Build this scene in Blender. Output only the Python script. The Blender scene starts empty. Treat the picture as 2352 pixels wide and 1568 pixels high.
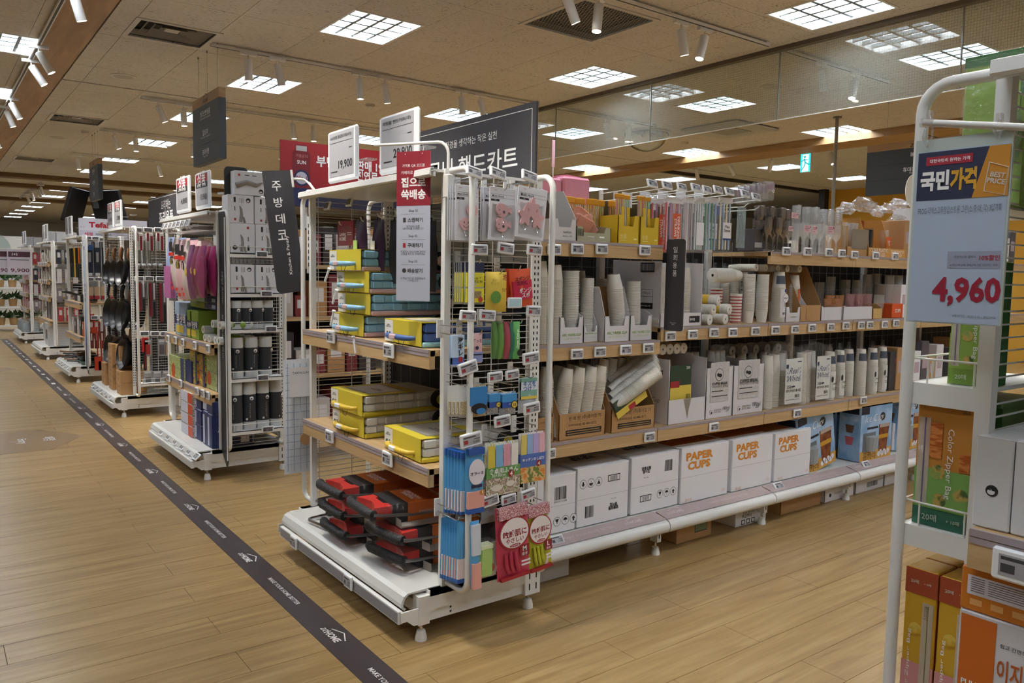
import bpy, math, random
from mathutils import Vector, Matrix
R_ = random.Random(7)
sc = bpy.context.scene
COL = sc.collection
# ------------------------------------------------------------------ camera
W_, H_ = 2352.0, 1568.0
CX, CY = W_/2, H_/2
VP1, VP2, EYE = (-180.0, 608.0), (3600.0, 672.0), 1.45
FPX = math.sqrt(-((VP1[0]-CX)*(VP2[0]-CX)+(VP1[1]-CY)*(VP2[1]-CY)))
def _ray(u, v): return Vector(((u-CX)/FPX, (v-CY)/FPX, 1.0))
_Y = _ray(*VP1).normalized(); _X = _ray(*VP2).normalized(); _Z = _X.cross(_Y)
if _Z.y > 0: _Z = -_Z
CAM = Vector((0, 0, EYE))
def PX(u, v, x=None, y=None, z=None):
    """pixel of the photograph -> point on a plane of the place"""
    r = _ray(u, v); d = Vector((_X.dot(r), _Y.dot(r), _Z.dot(r)))
    t = x/d.x if x is not None else y/d.y if y is not None else (z-EYE)/d.z
    return CAM+d*t
cam = bpy.data.cameras.new('camera'); camo = bpy.data.objects.new('camera', cam); COL.objects.link(camo)
cam.sensor_width = 36.0; cam.lens = FPX/W_*36.0; cam.clip_start = 0.05; cam.clip_end = 200
right = Vector((_X.x, _Y.x, _Z.x)); down = Vector((_X.y, _Y.y, _Z.y)); fwd = Vector((_X.z, _Y.z, _Z.z))
mw = Matrix((right, -down, -fwd)).transposed().to_4x4(); mw.translation = CAM
camo.matrix_world = mw
sc.camera = camo
# ------------------------------------------------------------------ world, exposure
wd = bpy.data.worlds.new('world'); sc.world = wd; wd.use_nodes = True
wd.node_tree.nodes['Background'].inputs[0].default_value = (0.9, 0.93, 1.0, 1)
wd.node_tree.nodes['Background'].inputs[1].default_value = 0.3
sc.view_settings.view_transform = 'Standard'; sc.view_settings.look = 'None'
sc.view_settings.exposure = 0.8; sc.view_settings.gamma = 1.0; sc.view_settings.use_curve_mapping = False
PANEL_L = 22.0          # light given off by a ceiling light panel
SPOT_W = 36.0          # watts of one track spotlight
CZ = 3.4               # ceiling height
sc.cycles.max_bounces = 10; sc.cycles.transparent_max_bounces = 24
# ------------------------------------------------------------------ materials
def lin(c):
    if isinstance(c, str):
        c = [int(c[i:i+2], 16)/255 for i in (0, 2, 4)]
    return tuple(x/12.92 if x <= .04045 else ((x+.055)/1.055)**2.4 for x in c)+(1.0,)
MATS = {}
def mat(c, rough=.5, metal=0., name=None, spec=.5, emit=0., trans=0., alpha=1., coat=0., bump=0., bscale=40):
    k = (c, rough, metal, name, spec, emit, trans, alpha, coat, bump, bscale)
    if k in MATS: return MATS[k]
    m = bpy.data.materials.new(name or 'm_'+str(c)); m.use_nodes = True
    b = m.node_tree.nodes['Principled BSDF']
    b.inputs['Base Color'].default_value = lin(c); b.inputs['Roughness'].default_value = rough
    b.inputs['Metallic'].default_value = metal; b.inputs['Specular IOR Level'].default_value = spec
    b.inputs['Alpha'].default_value = alpha; b.inputs['Transmission Weight'].default_value = trans
    b.inputs['Coat Weight'].default_value = coat
    if emit:
        b.inputs['Emission Color'].default_value = lin(c); b.inputs['Emission Strength'].default_value = emit
    if bump:
        nt = m.node_tree; n = nt.nodes.new('ShaderNodeTexNoise'); n.inputs['Scale'].default_value = bscale
        t = nt.nodes.new('ShaderNodeTexCoord'); nt.links.new(t.outputs['Object'], n.inputs['Vector'])
        bp = nt.nodes.new('ShaderNodeBump'); bp.inputs['Strength'].default_value = bump; bp.inputs['Distance'].default_value = .01
        nt.links.new(n.outputs['Fac'], bp.inputs['Height']); nt.links.new(bp.outputs['Normal'], b.inputs['Normal'])
    MATS[k] = m
    return m
def film(name, tint='ffffff', gloss=.07, density=.025, rough=.15, wrinkle=1.0, wscale=35):
    """thin clear plastic: mostly see-through, wrinkled glossy skin"""
    k = ('film', name)
    if k in MATS: return MATS[k]
    m = bpy.data.materials.new(name); m.use_nodes = True; nt = m.node_tree; nt.nodes.clear()
    o = nt.nodes.new('ShaderNodeOutputMaterial'); tr = nt.nodes.new('ShaderNodeBsdfTransparent'); tr.inputs[0].default_value = lin('ffffff')
    gl = nt.nodes.new('ShaderNodeBsdfGlossy'); gl.inputs['Roughness'].default_value = rough
    df = nt.nodes.new('ShaderNodeBsdfDiffuse'); df.inputs[0].default_value = lin(tint)
    n = nt.nodes.new('ShaderNodeTexNoise'); n.inputs['Scale'].default_value = wscale; n.inputs['Detail'].default_value = 4
    t = nt.nodes.new('ShaderNodeTexCoord'); nt.links.new(t.outputs['Object'], n.inputs['Vector'])
    bp = nt.nodes.new('ShaderNodeBump'); bp.inputs['Strength'].default_value = wrinkle; bp.inputs['Distance'].default_value = .02
    nt.links.new(n.outputs['Fac'], bp.inputs['Height']); nt.links.new(bp.outputs['Normal'], gl.inputs['Normal'])
    m1 = nt.nodes.new('ShaderNodeMixShader'); m1.inputs[0].default_value = density
    nt.links.new(tr.outputs[0], m1.inputs[1]); nt.links.new(df.outputs[0], m1.inputs[2])
    m2 = nt.nodes.new('ShaderNodeMixShader'); m2.inputs[0].default_value = gloss
    nt.links.new(m1.outputs[0], m2.inputs[1]); nt.links.new(gl.outputs[0], m2.inputs[2])
    nt.links.new(m2.outputs[0], o.inputs[0])
    MATS[k] = m
    return m
def ramp(nt, stops, interp='LINEAR'):
    r = nt.nodes.new('ShaderNodeValToRGB'); e = r.color_ramp; e.interpolation = interp
    while len(e.elements) > 1: e.elements.remove(e.elements[0])
    e.elements[0].position = stops[0][0]; e.elements[0].color = lin(stops[0][1])
    for p, c in stops[1:]:
        x = e.elements.new(p); x.color = lin(c)
    return r
def nodes(name, rough=.5, spec=.5, metal=0.):
    m = bpy.data.materials.new(name); m.use_nodes = True; b = m.node_tree.nodes['Principled BSDF']
    b.inputs['Roughness'].default_value = rough; b.inputs['Specular IOR Level'].default_value = spec; b.inputs['Metallic'].default_value = metal
    return m, m.node_tree, b
def wood(name, stops, scale, rough=.45, vary=.12, bump=.08, grain=6.0):
    """wood grain along local/world axis given by the small entry of scale; every board its own tone"""
    m, nt, b = nodes(name, rough)
    g = nt.nodes.new('ShaderNodeNewGeometry'); mp = nt.nodes.new('ShaderNodeMapping'); mp.inputs['Scale'].default_value = scale
    mul = nt.nodes.new('ShaderNodeVectorMath'); mul.operation = 'MULTIPLY_ADD'; mul.inputs[1].default_value = (1, 1, 1)
    cb = nt.nodes.new('ShaderNodeCombineXYZ'); sm = nt.nodes.new('ShaderNodeMath'); sm.operation = 'MULTIPLY'; sm.inputs[1].default_value = 57.0
    nt.links.new(g.outputs['Random Per Island'], sm.inputs[0])
    for i in range(3): nt.links.new(sm.outputs[0], cb.inputs[i])
    nt.links.new(g.outputs['Position'], mp.inputs['Vector']); nt.links.new(mp.outputs[0], mul.inputs[0]); nt.links.new(cb.outputs[0], mul.inputs[2])
    n = nt.nodes.new('ShaderNodeTexNoise'); n.inputs['Scale'].default_value = 1.0; n.inputs['Detail'].default_value = grain; n.inputs['Roughness'].default_value = .62
    n.inputs['Distortion'].default_value = .6
    nt.links.new(mul.outputs[0], n.inputs['Vector'])
    r = ramp(nt, stops); nt.links.new(n.outputs['Fac'], r.inputs[0])
    hs = nt.nodes.new('ShaderNodeHueSaturation'); mr = nt.nodes.new('ShaderNodeMapRange')
    mr.inputs[3].default_value = 1-vary; mr.inputs[4].default_value = 1+vary
    nt.links.new(g.outputs['Random Per Island'], mr.inputs[0]); nt.links.new(mr.outputs[0], hs.inputs['Value'])
    nt.links.new(r.outputs[0], hs.inputs['Color']); nt.links.new(hs.outputs[0], b.inputs['Base Color'])
    bp = nt.nodes.new('ShaderNodeBump'); bp.inputs['Strength'].default_value = bump; bp.inputs['Distance'].default_value = .004
    nt.links.new(n.outputs['Fac'], bp.inputs['Height']); nt.links.new(bp.outputs[0], b.inputs['Normal'])
    return m
def printed(name, cols, scale=60, rough=.4, stretch=(1, 1, 1), interp='CONSTANT'):
    """busy small print: patches of a few inks"""
    k = ('printed', name)
    if k in MATS: return MATS[k]
    m, nt, b = nodes(name, rough)
    t = nt.nodes.new('ShaderNodeTexCoord'); mp = nt.nodes.new('ShaderNodeMapping'); mp.inputs['Scale'].default_value = stretch
    n = nt.nodes.new('ShaderNodeTexNoise'); n.inputs['Scale'].default_value = scale; n.inputs['Detail'].default_value = 3
    nt.links.new(t.outputs['Object'], mp.inputs[0]); nt.links.new(mp.outputs[0], n.inputs['Vector'])
    k2 = len(cols); st = [(0.0 if i == 0 else .34+.32*i/k2, c) for i, c in enumerate(cols)]
    r = ramp(nt, st, interp); nt.links.new(n.outputs['Fac'], r.inputs[0]); nt.links.new(r.outputs[0], b.inputs['Base Color'])
    MATS[k] = m
    return m
# ------------------------------------------------------------------ mesh building
class MB:
    def __init__(s): s.v = []; s.f = []; s.m = []; s.cm = 0
    def add(s, vs, fs):
        o = len(s.v); s.v += [tuple(v) for v in vs]
        for f in fs: s.f.append(tuple(i+o for i in f)); s.m.append(s.cm)
        return s
    def mi(s, i): s.cm = i; return s
    def box(s, x0, x1, y0, y1, z0, z1, M=None):
        vs = [Vector((x, y, z)) for z in (z0, z1) for y in (y0, y1) for x in (x0, x1)]
        if M is not None: vs = [M @ v for v in vs]
        return s.add(vs, [(0, 2, 3, 1), (4, 5, 7, 6), (0, 1, 5, 4), (2, 6, 7, 3), (0, 4, 6, 2), (1, 3, 7, 5)])
    def cbox(s, x0, x1, y0, y1, z0, z1, c=.004, M=None):
        """box with chamfered edges"""
        cx, cy, cz = (x0+x1)/2, (y0+y1)/2, (z0+z1)/2; h = ((x1-x0)/2, (y1-y0)/2, (z1-z0)/2)
        c = min(c, h[0]*.9, h[1]*.9, h[2]*.9); vs = []; ix = {}
        for sx in (-1, 1):
            for sy in (-1, 1):
                for sz in (-1, 1):
                    for a in range(3):
                        p = [sx*(h[0]-(c if a != 0 else 0)), sy*(h[1]-(c if a != 1 else 0)), sz*(h[2]-(c if a != 2 else 0))]
                        ix[(sx, sy, sz, a)] = len(vs); vs.append(Vector((cx+p[0], cy+p[1], cz+p[2])))
        if M is not None: vs = [M @ v for v in vs]
        fs = []
        for sg in (-1, 1):
            q = [ix[(sg, a, b, 0)] for a, b in ((-1, -1), (1, -1), (1, 1), (-1, 1))]; fs.append(q if sg > 0 else q[::-1])
            q = [ix[(a, sg, b, 1)] for a, b in ((-1, -1), (-1, 1), (1, 1), (1, -1))]; fs.append(q if sg > 0 else q[::-1])
            q = [ix[(a, b, sg, 2)] for a, b in ((-1, -1), (1, -1), (1, 1), (-1, 1))]; fs.append(q if sg > 0 else q[::-1])
        for a in (-1, 1):
            for b in (-1, 1):
                fs.append((ix[(a, b, -1, 0)], ix[(a, b, 1, 0)], ix[(a, b, 1, 1)], ix[(a, b, -1, 1)]))
                fs.append((ix[(a, -1, b, 0)], ix[(a, 1, b, 0)], ix[(a, 1, b, 2)], ix[(a, -1, b, 2)]))
                fs.append((ix[(-1, a, b, 1)], ix[(1, a, b, 1)], ix[(1, a, b, 2)], ix[(-1, a, b, 2)]))
                for d in (-1, 1): fs.append((ix[(a, b, d, 0)], ix[(a, b, d, 1)], ix[(a, b, d, 2)]))
        return s.add(vs, fs)
    def ring(s, c, u, v, r, n, ph=0.):
        c = Vector(c)
        return [c+u*(r*math.cos(2*math.pi*i/n+ph))+v*(r*math.sin(2*math.pi*i/n+ph)) for i in range(n)]
    def cyl(s, p0, p1, r0, r1=None, n=12, caps=True):
        p0, p1 = Vector(p0), Vector(p1); r1 = r0 if r1 is None else r1
        d = (p1-p0).normalized(); u = d.orthogonal().normalized(); v = d.cross(u)
        a, b = s.ring(p0, u, v, r0, n), s.ring(p1, u, v, r1, n)
        fs = [(i, (i+1) % n, n+(i+1) % n, n+i) for i in range(n)]
        if caps: fs += [tuple(range(n))[::-1], tuple(range(n, 2*n))]
        return s.add(a+b, fs)
    def tube(s, pts, r, n=8, closed=False, caps=True):
        pts = [Vector(p) for p in pts]; k = len(pts); rings = []; u = None
        for i, p in enumerate(pts):
            if closed: d = pts[(i+1) % k]-pts[i-1]
            else: d = pts[min(i+1, k-1)]-pts[max(i-1, 0)]
            d.normalize()
            u = (d.orthogonal() if u is None else u-d*u.dot(d)).normalized()
            rr = r[i] if isinstance(r, (list, tuple)) else r
            rings.append(s.ring(p, u, d.cross(u), rr, n))
        vs = [q for g in rings for q in g]; fs = []
        for i in range(k if closed else k-1):
            j = (i+1) % k
            for a in range(n): fs.append((i*n+a, i*n+(a+1) % n, j*n+(a+1) % n, j*n+a))
        if caps and not closed: fs += [tuple(range(n))[::-1], tuple(range((k-1)*n, k*n))]
        return s.add(vs, fs)
    def lathe(s, prof, n=16, c=(0, 0, 0), M=None, caps=True):
        """prof: (radius, height) up the z axis"""
        c = Vector(c); vs = []; k = len(prof)
        for r, z in prof:
            for i in range(n):
                a = 2*math.pi*i/n; vs.append(Vector((c.x+r*math.cos(a), c.y+r*math.sin(a), c.z+z)))
        if M is not None: vs = [M @ v for v in vs]
        fs = [(j*n+i, j*n+(i+1) % n, (j+1)*n+(i+1) % n, (j+1)*n+i) for j in range(k-1) for i in range(n)]
        if caps: fs += [tuple(range(n))[::-1], tuple(range((k-1)*n, k*n))]
        return s.add(vs, fs)
    def prism(s, poly, d0, d1, M=None, axis='z'):
        """2-D outline pushed from d0 to d1 along an axis"""
        n = len(poly)
        def P(p, d): return Vector((p[0], p[1], d)) if axis == 'z' else Vector((p[0], d, p[1])) if axis == 'y' else Vector((d, p[0], p[1]))
        vs = [P(p, d0) for p in poly]+[P(p, d1) for p in poly]
        if M is not None: vs = [M @ v for v in vs]
        return s.add(vs, [tuple(range(n))[::-1], tuple(range(n, 2*n))]+[(i, (i+1) % n, n+(i+1) % n, n+i) for i in range(n)])
    def poly(s, pts, M=None):
        vs = [Vector(p) for p in pts]
        if M is not None: vs = [M @ v for v in vs]
        return s.add(vs, [tuple(range(len(vs)))])
    def mesh(s, name, mats, smooth=0):
        me = bpy.data.meshes.new(name); me.from_pydata(s.v, [], s.f)
        for m in (mats if isinstance(mats, (list, tuple)) else [mats]): me.materials.append(m)
        if any(s.m): me.polygons.foreach_set('material_index', s.m)
        if smooth:
            me.polygons.foreach_set('use_smooth', [True]*len(s.f)); me.set_sharp_from_angle(angle=math.radians(smooth))
        me.update()
        return me
    def build(s, name, mats, parent=None, smooth=0, M=None):
        return obj(name, s.mesh(name, mats, smooth), parent, M)
def obj(name, me, parent=None, M=None):
    o = bpy.data.objects.new(name, me); COL.objects.link(o)
    if parent is not None: o.parent = parent
    if M is not None: o.matrix_local = M
    return o
def thing(name, label, cat, loc=(0, 0, 0), rz=0., group=None, M=None):
    o = bpy.data.objects.new(name, None); COL.objects.link(o); o.empty_display_size = .05
    if M is not None: o.matrix_world = M
    else: o.location = loc; o.rotation_euler = (0, 0, rz)
    return tag(o, label, cat, group)
def tag(o, label, cat, group=None):
    o['label'] = label; o['category'] = cat
    if group: o['group'] = group
    return o
def struct(o): o['kind'] = 'structure'; return o
def stuff(o): o['kind'] = 'stuff'; return o
_KIDS = {}
def children(o): return [c for c in COL.objects if c.parent == o]
def tree(o):
    """a thing's parts and sub-parts, listed once so that copies are quick"""
    return [(c, [g for g in o_kids(c)]) for c in o_kids(o)]
def o_kids(o): return list(o.children)
def copy_thing(t, loc, rz=None, label=None, group=None, M=None):
    r = t[0].copy(); COL.objects.link(r)
    if M is not None: r.matrix_world = M
    else:
        r.location = loc
        if rz is not None: r.rotation_euler = (0, 0, rz)
    if label: r['label'] = label
    if group: r['group'] = group
    for c, gs in t[1]:
        d = c.copy(); COL.objects.link(d); d.parent = r
        for g in gs:
            e = g.copy(); COL.objects.link(e); e.parent = d
    return r
def proto(t): return (t, tree(t))
def place(p, first, loc, rz=0., label=None, group=None, M=None):
    """the first use moves the prototype itself, later ones copy it"""
    if first:
        o = p[0]
        if M is not None: o.matrix_world = M
        else: o.location = loc; o.rotation_euler = (0, 0, rz)
        if label: o['label'] = label
        if group: o['group'] = group
        return o
    return copy_thing(p, loc, rz, label, group, M)
class Kit:
    """a prototype that hands out itself first and copies afterwards"""
    def __init__(s, root): s.p = proto(root); s.used = False
    def __call__(s, loc=None, rz=0., label=None, group=None, M=None):
        o = place(s.p, not s.used, loc, rz, label, group, M); s.used = True
        return o
# frames: local x to the reader's right, y up, z out of the sheet
def frame(o, right, up):
    r = Vector(right).normalized(); u = Vector(up); u = (u-r*u.dot(r)).normalized(); n = r.cross(u)
    M = Matrix((r, u, n)).transposed().to_4x4(); M.translation = Vector(o)
    return M
def F_west(x, y, z): return frame((x, y, z), (0, -1, 0), (0, 0, 1))    # a sheet that looks towards -X (the main aisle)
def F_south(x, y, z): return frame((x, y, z), (1, 0, 0), (0, 0, 1))    # a sheet that looks towards -Y
def F_top(x, y, z, right=(0, -1, 0), up=(1, 0, 0)): return frame((x, y, z), right, up)
_TXT = {}
_FC = bpy.data.curves.new('font_source', 'FONT'); _FC.resolution_u = 2; _FC.space_line = .9; _FO = bpy.data.objects.new('font_source', _FC)
def text_mesh(s, bold, w, h, italic=0., al='c'):
    k = (s, bold, round(w or 0, 4), round(h or 0, 4), italic, al)
    if k in _TXT: return _TXT[k]
    c = _FC; c.body = s; c.offset = bold; c.shear = italic; c.align_x = 'CENTER' if al == 'c' else 'LEFT'
    src = _FO.to_mesh(); me = bpy.data.meshes.new('lettering'); me.from_pydata([tuple(v.co) for v in src.vertices], [], [tuple(p.vertices) for p in src.polygons]); _FO.to_mesh_clear()
    me.name = 'lettering'; me.materials.clear()
    if len(me.vertices):
        xs = [v.co.x for v in me.vertices]; ys = [v.co.y for v in me.vertices]
        x0, x1, y0, y1 = min(xs), max(xs), min(ys), max(ys)
        sx = w/(x1-x0) if w else None; sy = h/(y1-y0) if h else None
        sx = sx or sy; sy = sy or sx
        ax = (x0+x1)/2 if al == 'c' else x0
        me.transform(Matrix.Diagonal((sx, sy, 1, 1)) @ Matrix.Translation((-ax, -(y0+y1)/2, 0)))
    _TXT[k] = me
    return me
def txt(parent, s, F, x, y, w=None, h=None, m=None, bold=.02, rot=0., italic=0., al='c', dz=.0008, name='lettering'):
    """lettering w wide or h high centred at (x, y) of the sheet F"""
    me = text_mesh(s, bold, w, h, italic, al)
    if me.materials and me.materials[0] != m or not me.materials:
        if me.users: me = me.copy()
        me.materials.clear(); me.materials.append(m)
    M = F @ Matrix.Translation((x, y, dz)) @ Matrix.Rotation(rot, 4, 'Z')
    return obj(name, me, parent, M)
def decal(parent, F, rects, m, name='print', dz=.0004):
    """flat print: rectangles (x0, x1, y0, y1) or outlines on a sheet, one flat mesh"""
    b = MB()
    for r in rects:
        if len(r) == 4 and not isinstance(r[0], (tuple, list)):
            b.poly([(r[0], r[2], dz), (r[1], r[2], dz), (r[1], r[3], dz), (r[0], r[3], dz)])
        else: b.poly([(p[0], p[1], dz) for p in r])
    return b.build(name, m, parent, M=F)
def disc(x, y, r, n=20, ry=None, a0=0., a1=2*math.pi): return [(x+r*math.cos(a0+(a1-a0)*i/n), y+(ry or r)*math.sin(a0+(a1-a0)*i/n)) for i in range(n+(0 if a1-a0 > 6.2 else 1))]
def bars(x0, x1, y0, y1, n, rr=None):
    """barcode bars"""
    rr = rr or random.Random(n); o = []; x = x0; st = (x1-x0)/n
    for i in range(n):
        w = st*rr.choice((.3, .45, .7))
        o.append((x, x+w, y0, y1)); x += st
    return o
def arc(c, r, a0, a1, n, ax=(1, 0, 0), ay=(0, 0, 1)):
    c, ax, ay = Vector(c), Vector(ax), Vector(ay)
    return [c+ax*(r*math.cos(a0+(a1-a0)*i/n))+ay*(r*math.sin(a0+(a1-a0)*i/n)) for i in range(n+1)]
WHITE = mat('e4e3df', .38, name='white_powder_coat'); WHITE2 = mat('d2d1cc', .4, name='grey_white_metal')
GREY = mat('8d8b8e', .4, name='grey_rail'); BLACK = mat('17171a', .45, name='black_matt'); DARK = mat('3b393e', .5, name='charcoal_board')
INK = mat('1d1d20', .6, name='black_ink'); WINK = mat('f3f2f0', .6, name='white_ink'); CHROME = mat('c9cbce', .18, 1., name='chrome')
PAPER = mat('e9e7ea', .6, name='white_card'); RED = mat('a3262f', .5, name='red_print'); KRAFT = mat('b98f5f', .7, name='kraft_card', bump=.15, bscale=18)
KRAFT2 = mat('a97f52', .75, name='kraft_inside'); SCREEN = mat('a9a8ad', .3, name='e_paper'); SCRINK = mat('45444a', .5, name='e_paper_ink')
PLASW = mat('eceef0', .3, name='white_plastic'); MAUVE = mat('a3979a', .35, name='mauve_strip')
WOODS = wood('shelf_wood', [(.25, 'b39468'), (.5, 'c9a97c'), (.75, 'd6b98e')], (2.2, 2.2, 60), .5, .04, .05)
WOODB = wood('beam_wood', [(.3, '8d6c45'), (.6, 'a5835a'), (.8, 'b08f66')], (14, 1.2, 14), .55, .05, .05)
CLEAR = film('clear_film'); CLEAR2 = film('clear_hard_plastic', gloss=.22, density=.1, rough=.08, wrinkle=.25, wscale=14)
# ------------------------------------------------------------------ the place: floor, ceiling, walls
WOODX = wood('shelf_wood_x', [(.25, 'ab8c60'), (.5, 'c4a375'), (.75, 'd2b488')], (2.0, 45, 45), .5, .03, .05)
WOODY = wood('shelf_wood_y', [(.25, 'ab8c60'), (.5, 'c4a375'), (.75, 'd2b488')], (45, 2.0, 45), .5, .03, .05)
FLOORW = wood('floor_plank_wood', [(.2, '735a38'), (.42, '927549'), (.6, 'a3875a'), (.85, 'b39a6e')], (1.7, 24, 10), .3, .09, .10, 8.0)
def tile_mat(name, base, lo, hi):
    m, nt, b = nodes(name, .9, .1)
    g = nt.nodes.new('ShaderNodeNewGeometry')
    mp = nt.nodes.new('ShaderNodeMapping'); mp.inputs['Scale'].default_value = (26, 75, 1); mp.inputs['Rotation'].default_value = (0, 0, .5)
    v = nt.nodes.new('ShaderNodeTexVoronoi'); v.inputs['Scale'].default_value = 1.0; v.inputs['Randomness'].default_value = 1.0
    nz = nt.nodes.new('ShaderNodeTexNoise'); nz.inputs['Scale'].default_value = 9
    nt.links.new(g.outputs['Position'], mp.inputs[0]); nt.links.new(mp.outputs[0], v.inputs['Vector']); nt.links.new(g.outputs['Position'], nz.inputs['Vector'])
    ad = nt.nodes.new('ShaderNodeMath'); ad.operation = 'MULTIPLY_ADD'; ad.inputs[1].default_value = .5
    nt.links.new(nz.outputs['Fac'], ad.inputs[0]); nt.links.new(v.outputs['Distance'], ad.inputs[2])
    r = ramp(nt, [(.31, '37291b'), (.35, lo), (.6, base), (1.0, hi)]); nt.links.new(ad.outputs[0], r.inputs[0])
    nt.links.new(r.outputs[0], b.inputs['Base Color'])
    return m
TILE = tile_mat('ceiling_tile_beige', 'c3bdb4', 'aaa49b', 'c9c3ba'); TILEG = tile_mat('ceiling_tile_grey', 'b9b9b4', 'a8a8a4', 'c2c2be')
FX0, FX1, FY0, FY1 = -7.0, 22.0, -4.0, 41.0
floor = struct(MB().box(FX0, FX1, FY0, FY1, -.1, -.0035).build('floor', mat('5a4528', .8, name='joint_dark')))
PW, PL = .1845, 1.22
def plank_rows():
    out = []; k = 0; y = 2.75-PW*36
    for k in range(200):
        y0 = 2.75+PW*(k-36)
        if y0 > 34: break
        off = (.905 if k % 2 == 0 else .905+PL*.42)+(R_.random()-.5)*.0
        n0 = math.floor((FX0-off)/PL)
        for n in range(n0, int((17.0-FX0)/PL)+n0+1):
            x0 = off+n*PL; out.append((x0, y0, math.hypot(x0+.6-.3, y0-.2)))
    return out
def in_view(p):
    d = Vector(p)-CAM; c = Vector((d.dot(right), d.dot(down), d.dot(fwd)))
    if c.z < .3: return False
    u, v = CX+FPX*c.x/c.z, CY+FPX*c.y/c.z
    return -150 < u < 2500 and -100 < v < 1680
pl = plank_rows(); seen = sorted([p for p in pl if in_view((p[0]+.6, p[1]+.09, 0)) or in_view((p[0]+1.2, p[1]+.09, 0)) or in_view((p[0], p[1]+.09, 0))], key=lambda p: p[2])[:300]
S = set((p[0], p[1]) for p in seen); G = .0011
pm = MB().box(G, PL-G, G, PW-G, -.003, 0).mesh('plank', FLOORW)
for x0, y0, _ in seen: obj('plank', pm, floor, Matrix.Translation((x0, y0, 0)))
b = MB()
for x0, y0, _ in pl:
    if (x0, y0) not in S: b.box(x0+G, x0+PL-G, y0+G, y0+PW-G, -.003, 0)
stuff(b.build('plank_field', FLOORW, floor))
# floor sticker strip along the main aisle
SXC = 1.264
strip = tag(MB().box(SXC-.066, SXC+.066, .4, 18.6, 0, .0012).build('floor_strip', mat('423a3b', .33, name='dark_vinyl')), 'long dark brown vinyl strip on the floor with white lettering', 'floor sticker')
vin = mat('d9d5d2', .4, name='white_vinyl')
def athome(parent, F, x, y, s, m, dz=.0006):
    """house-roof emblem over the words at HOME, s wide"""
    txt(parent, 'at', F, x-.36*s, y, h=.17*s, m=m, italic=.3, bold=0., dz=dz); txt(parent, 'HOME', F, x+.13*s, y, w=.7*s, h=.2*s, m=m, bold=.03, dz=dz)
    t = .02*s; pts = [(-.3, .17), (.13, .34), (.56, .17)]
    P = [(x+a*s, y+c*s) for a, c in pts]
    decal(parent, F, [[P[0], (P[0][0]+t, P[0][1]-t*1.2), (P[1][0], P[1][1]-t*1.6), P[1]], [P[1], (P[1][0], P[1][1]-t*1.6), (P[2][0]-t, P[2][1]-t*1.2), P[2]]], m, 'emblem', dz)
Fs = F_top(SXC, 0, .0012)
for i in range(-2, 15):
    yy = 2.86+1.045*i
    if i < 8:
        athome(strip, F_top(SXC, yy, .0012), 0, -.006, .155, vin); txt(strip, 'MAKE YOUR HOME BETTER', F_top(SXC, yy+.53, .0012), 0, 0, w=.36, h=.021, m=vin, bold=.01)
    else:
        decal(strip, F_top(SXC, yy, .0012), [(-.07, .07, -.02, .02)], vin); decal(strip, F_top(SXC, yy+.53, .0012), [(-.17, .17, -.009, .009)], vin)
# faded arrow stickers further up the aisle
def arrow(c, w, l, label, words):
    o = tag(MB().prism([(-1.6, -w), (l*.45, -w), (l, 0), (l*.45, w), (-1.6, w)], 0, .0009, Matrix.Translation((c[0], c[1], 0))).build('floor_arrow', mat('8f7454', .25, name='faded_vinyl')), label, 'floor sticker')
    for s, dx, sz in words: txt(o, s, F_top(c[0]+dx, c[1], .0009), 0, 0, h=sz, m=vin, bold=0.)
arrow((.55, 7.60), .46, .52, 'worn brown arrow sticker with pale words on the wooden aisle floor', (('Entry', .06, .085), ('I', -.0, .05), ('매장', .26, .09)))
arrow((.60, 13.1), .36, .44, 'small faded arrow sticker further along the wooden aisle floor', ())
# ceiling with light openings
LX = [.75, 2.95, 5.36, 7.25, 9.68, 12.1, 14.3]
LY = [-1.6, .85, 3.36, 5.91, 8.36, 10.78, 13.35, 15.79, 18.1, 20.6, 23.0, 25.3, 27.8, 30.1, 32.4, 34.6, 36.9]
PWX, PWY = .57, .665
lights = [(x, y) for x in LX for y in LY if not (x > 9 and y > 14) and not (x > 6 and y > 26)]
lights += [(-1.6, y) for y in LY[1:9]]
holes = [(x-PWX/2, x+PWX/2, y-PWY/2, y+PWY/2) for x, y in lights]
VENTS = [(1.742, 7.121, .62, .56), (1.72, 12.0, .62, .56), (1.72, 16.85, .62, .56)]
GRILLE = (4.18, 4.67, .74, .74)
holes += [(v[0]-v[2]/2, v[0]+v[2]/2, v[1]-v[3]/2, v[1]+v[3]/2) for v in VENTS+[GRILLE]]
holes += [(.88, 1.245, FY0, 19.5), (1.245, 19.0, 9.535, 9.575), (9.95, 10.5, FY0, 14)]
def subtract(rs, h):
    out = []
    for a0, a1, b0, b1 in rs:
        c0, c1, d0, d1 = max(a0, h[0]), min(a1, h[1]), max(b0, h[2]), min(b1, h[3])
        if c0 >= c1-1e-6 or d0 >= d1-1e-6: out.append((a0, a1, b0, b1)); continue
        if a0 < c0-1e-4: out.append((a0, c0, b0, b1))
        if c1 < a1-1e-4: out.append((c1, a1, b0, b1))
        if b0 < d0-1e-4: out.append((c0, c1, b0, d0))
        if d1 < b1-1e-4: out.append((c0, c1, d1, b1))
    return out
ceil = struct(MB().box(FX0, FX1, FY0, FY1, CZ+.09, CZ+.2).build('ceiling', mat('6b5c48', .9, name='plenum')))
TX, TY = .62, 1.25; far = {0: MB(), 1: MB()}; tiles = []
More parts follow.
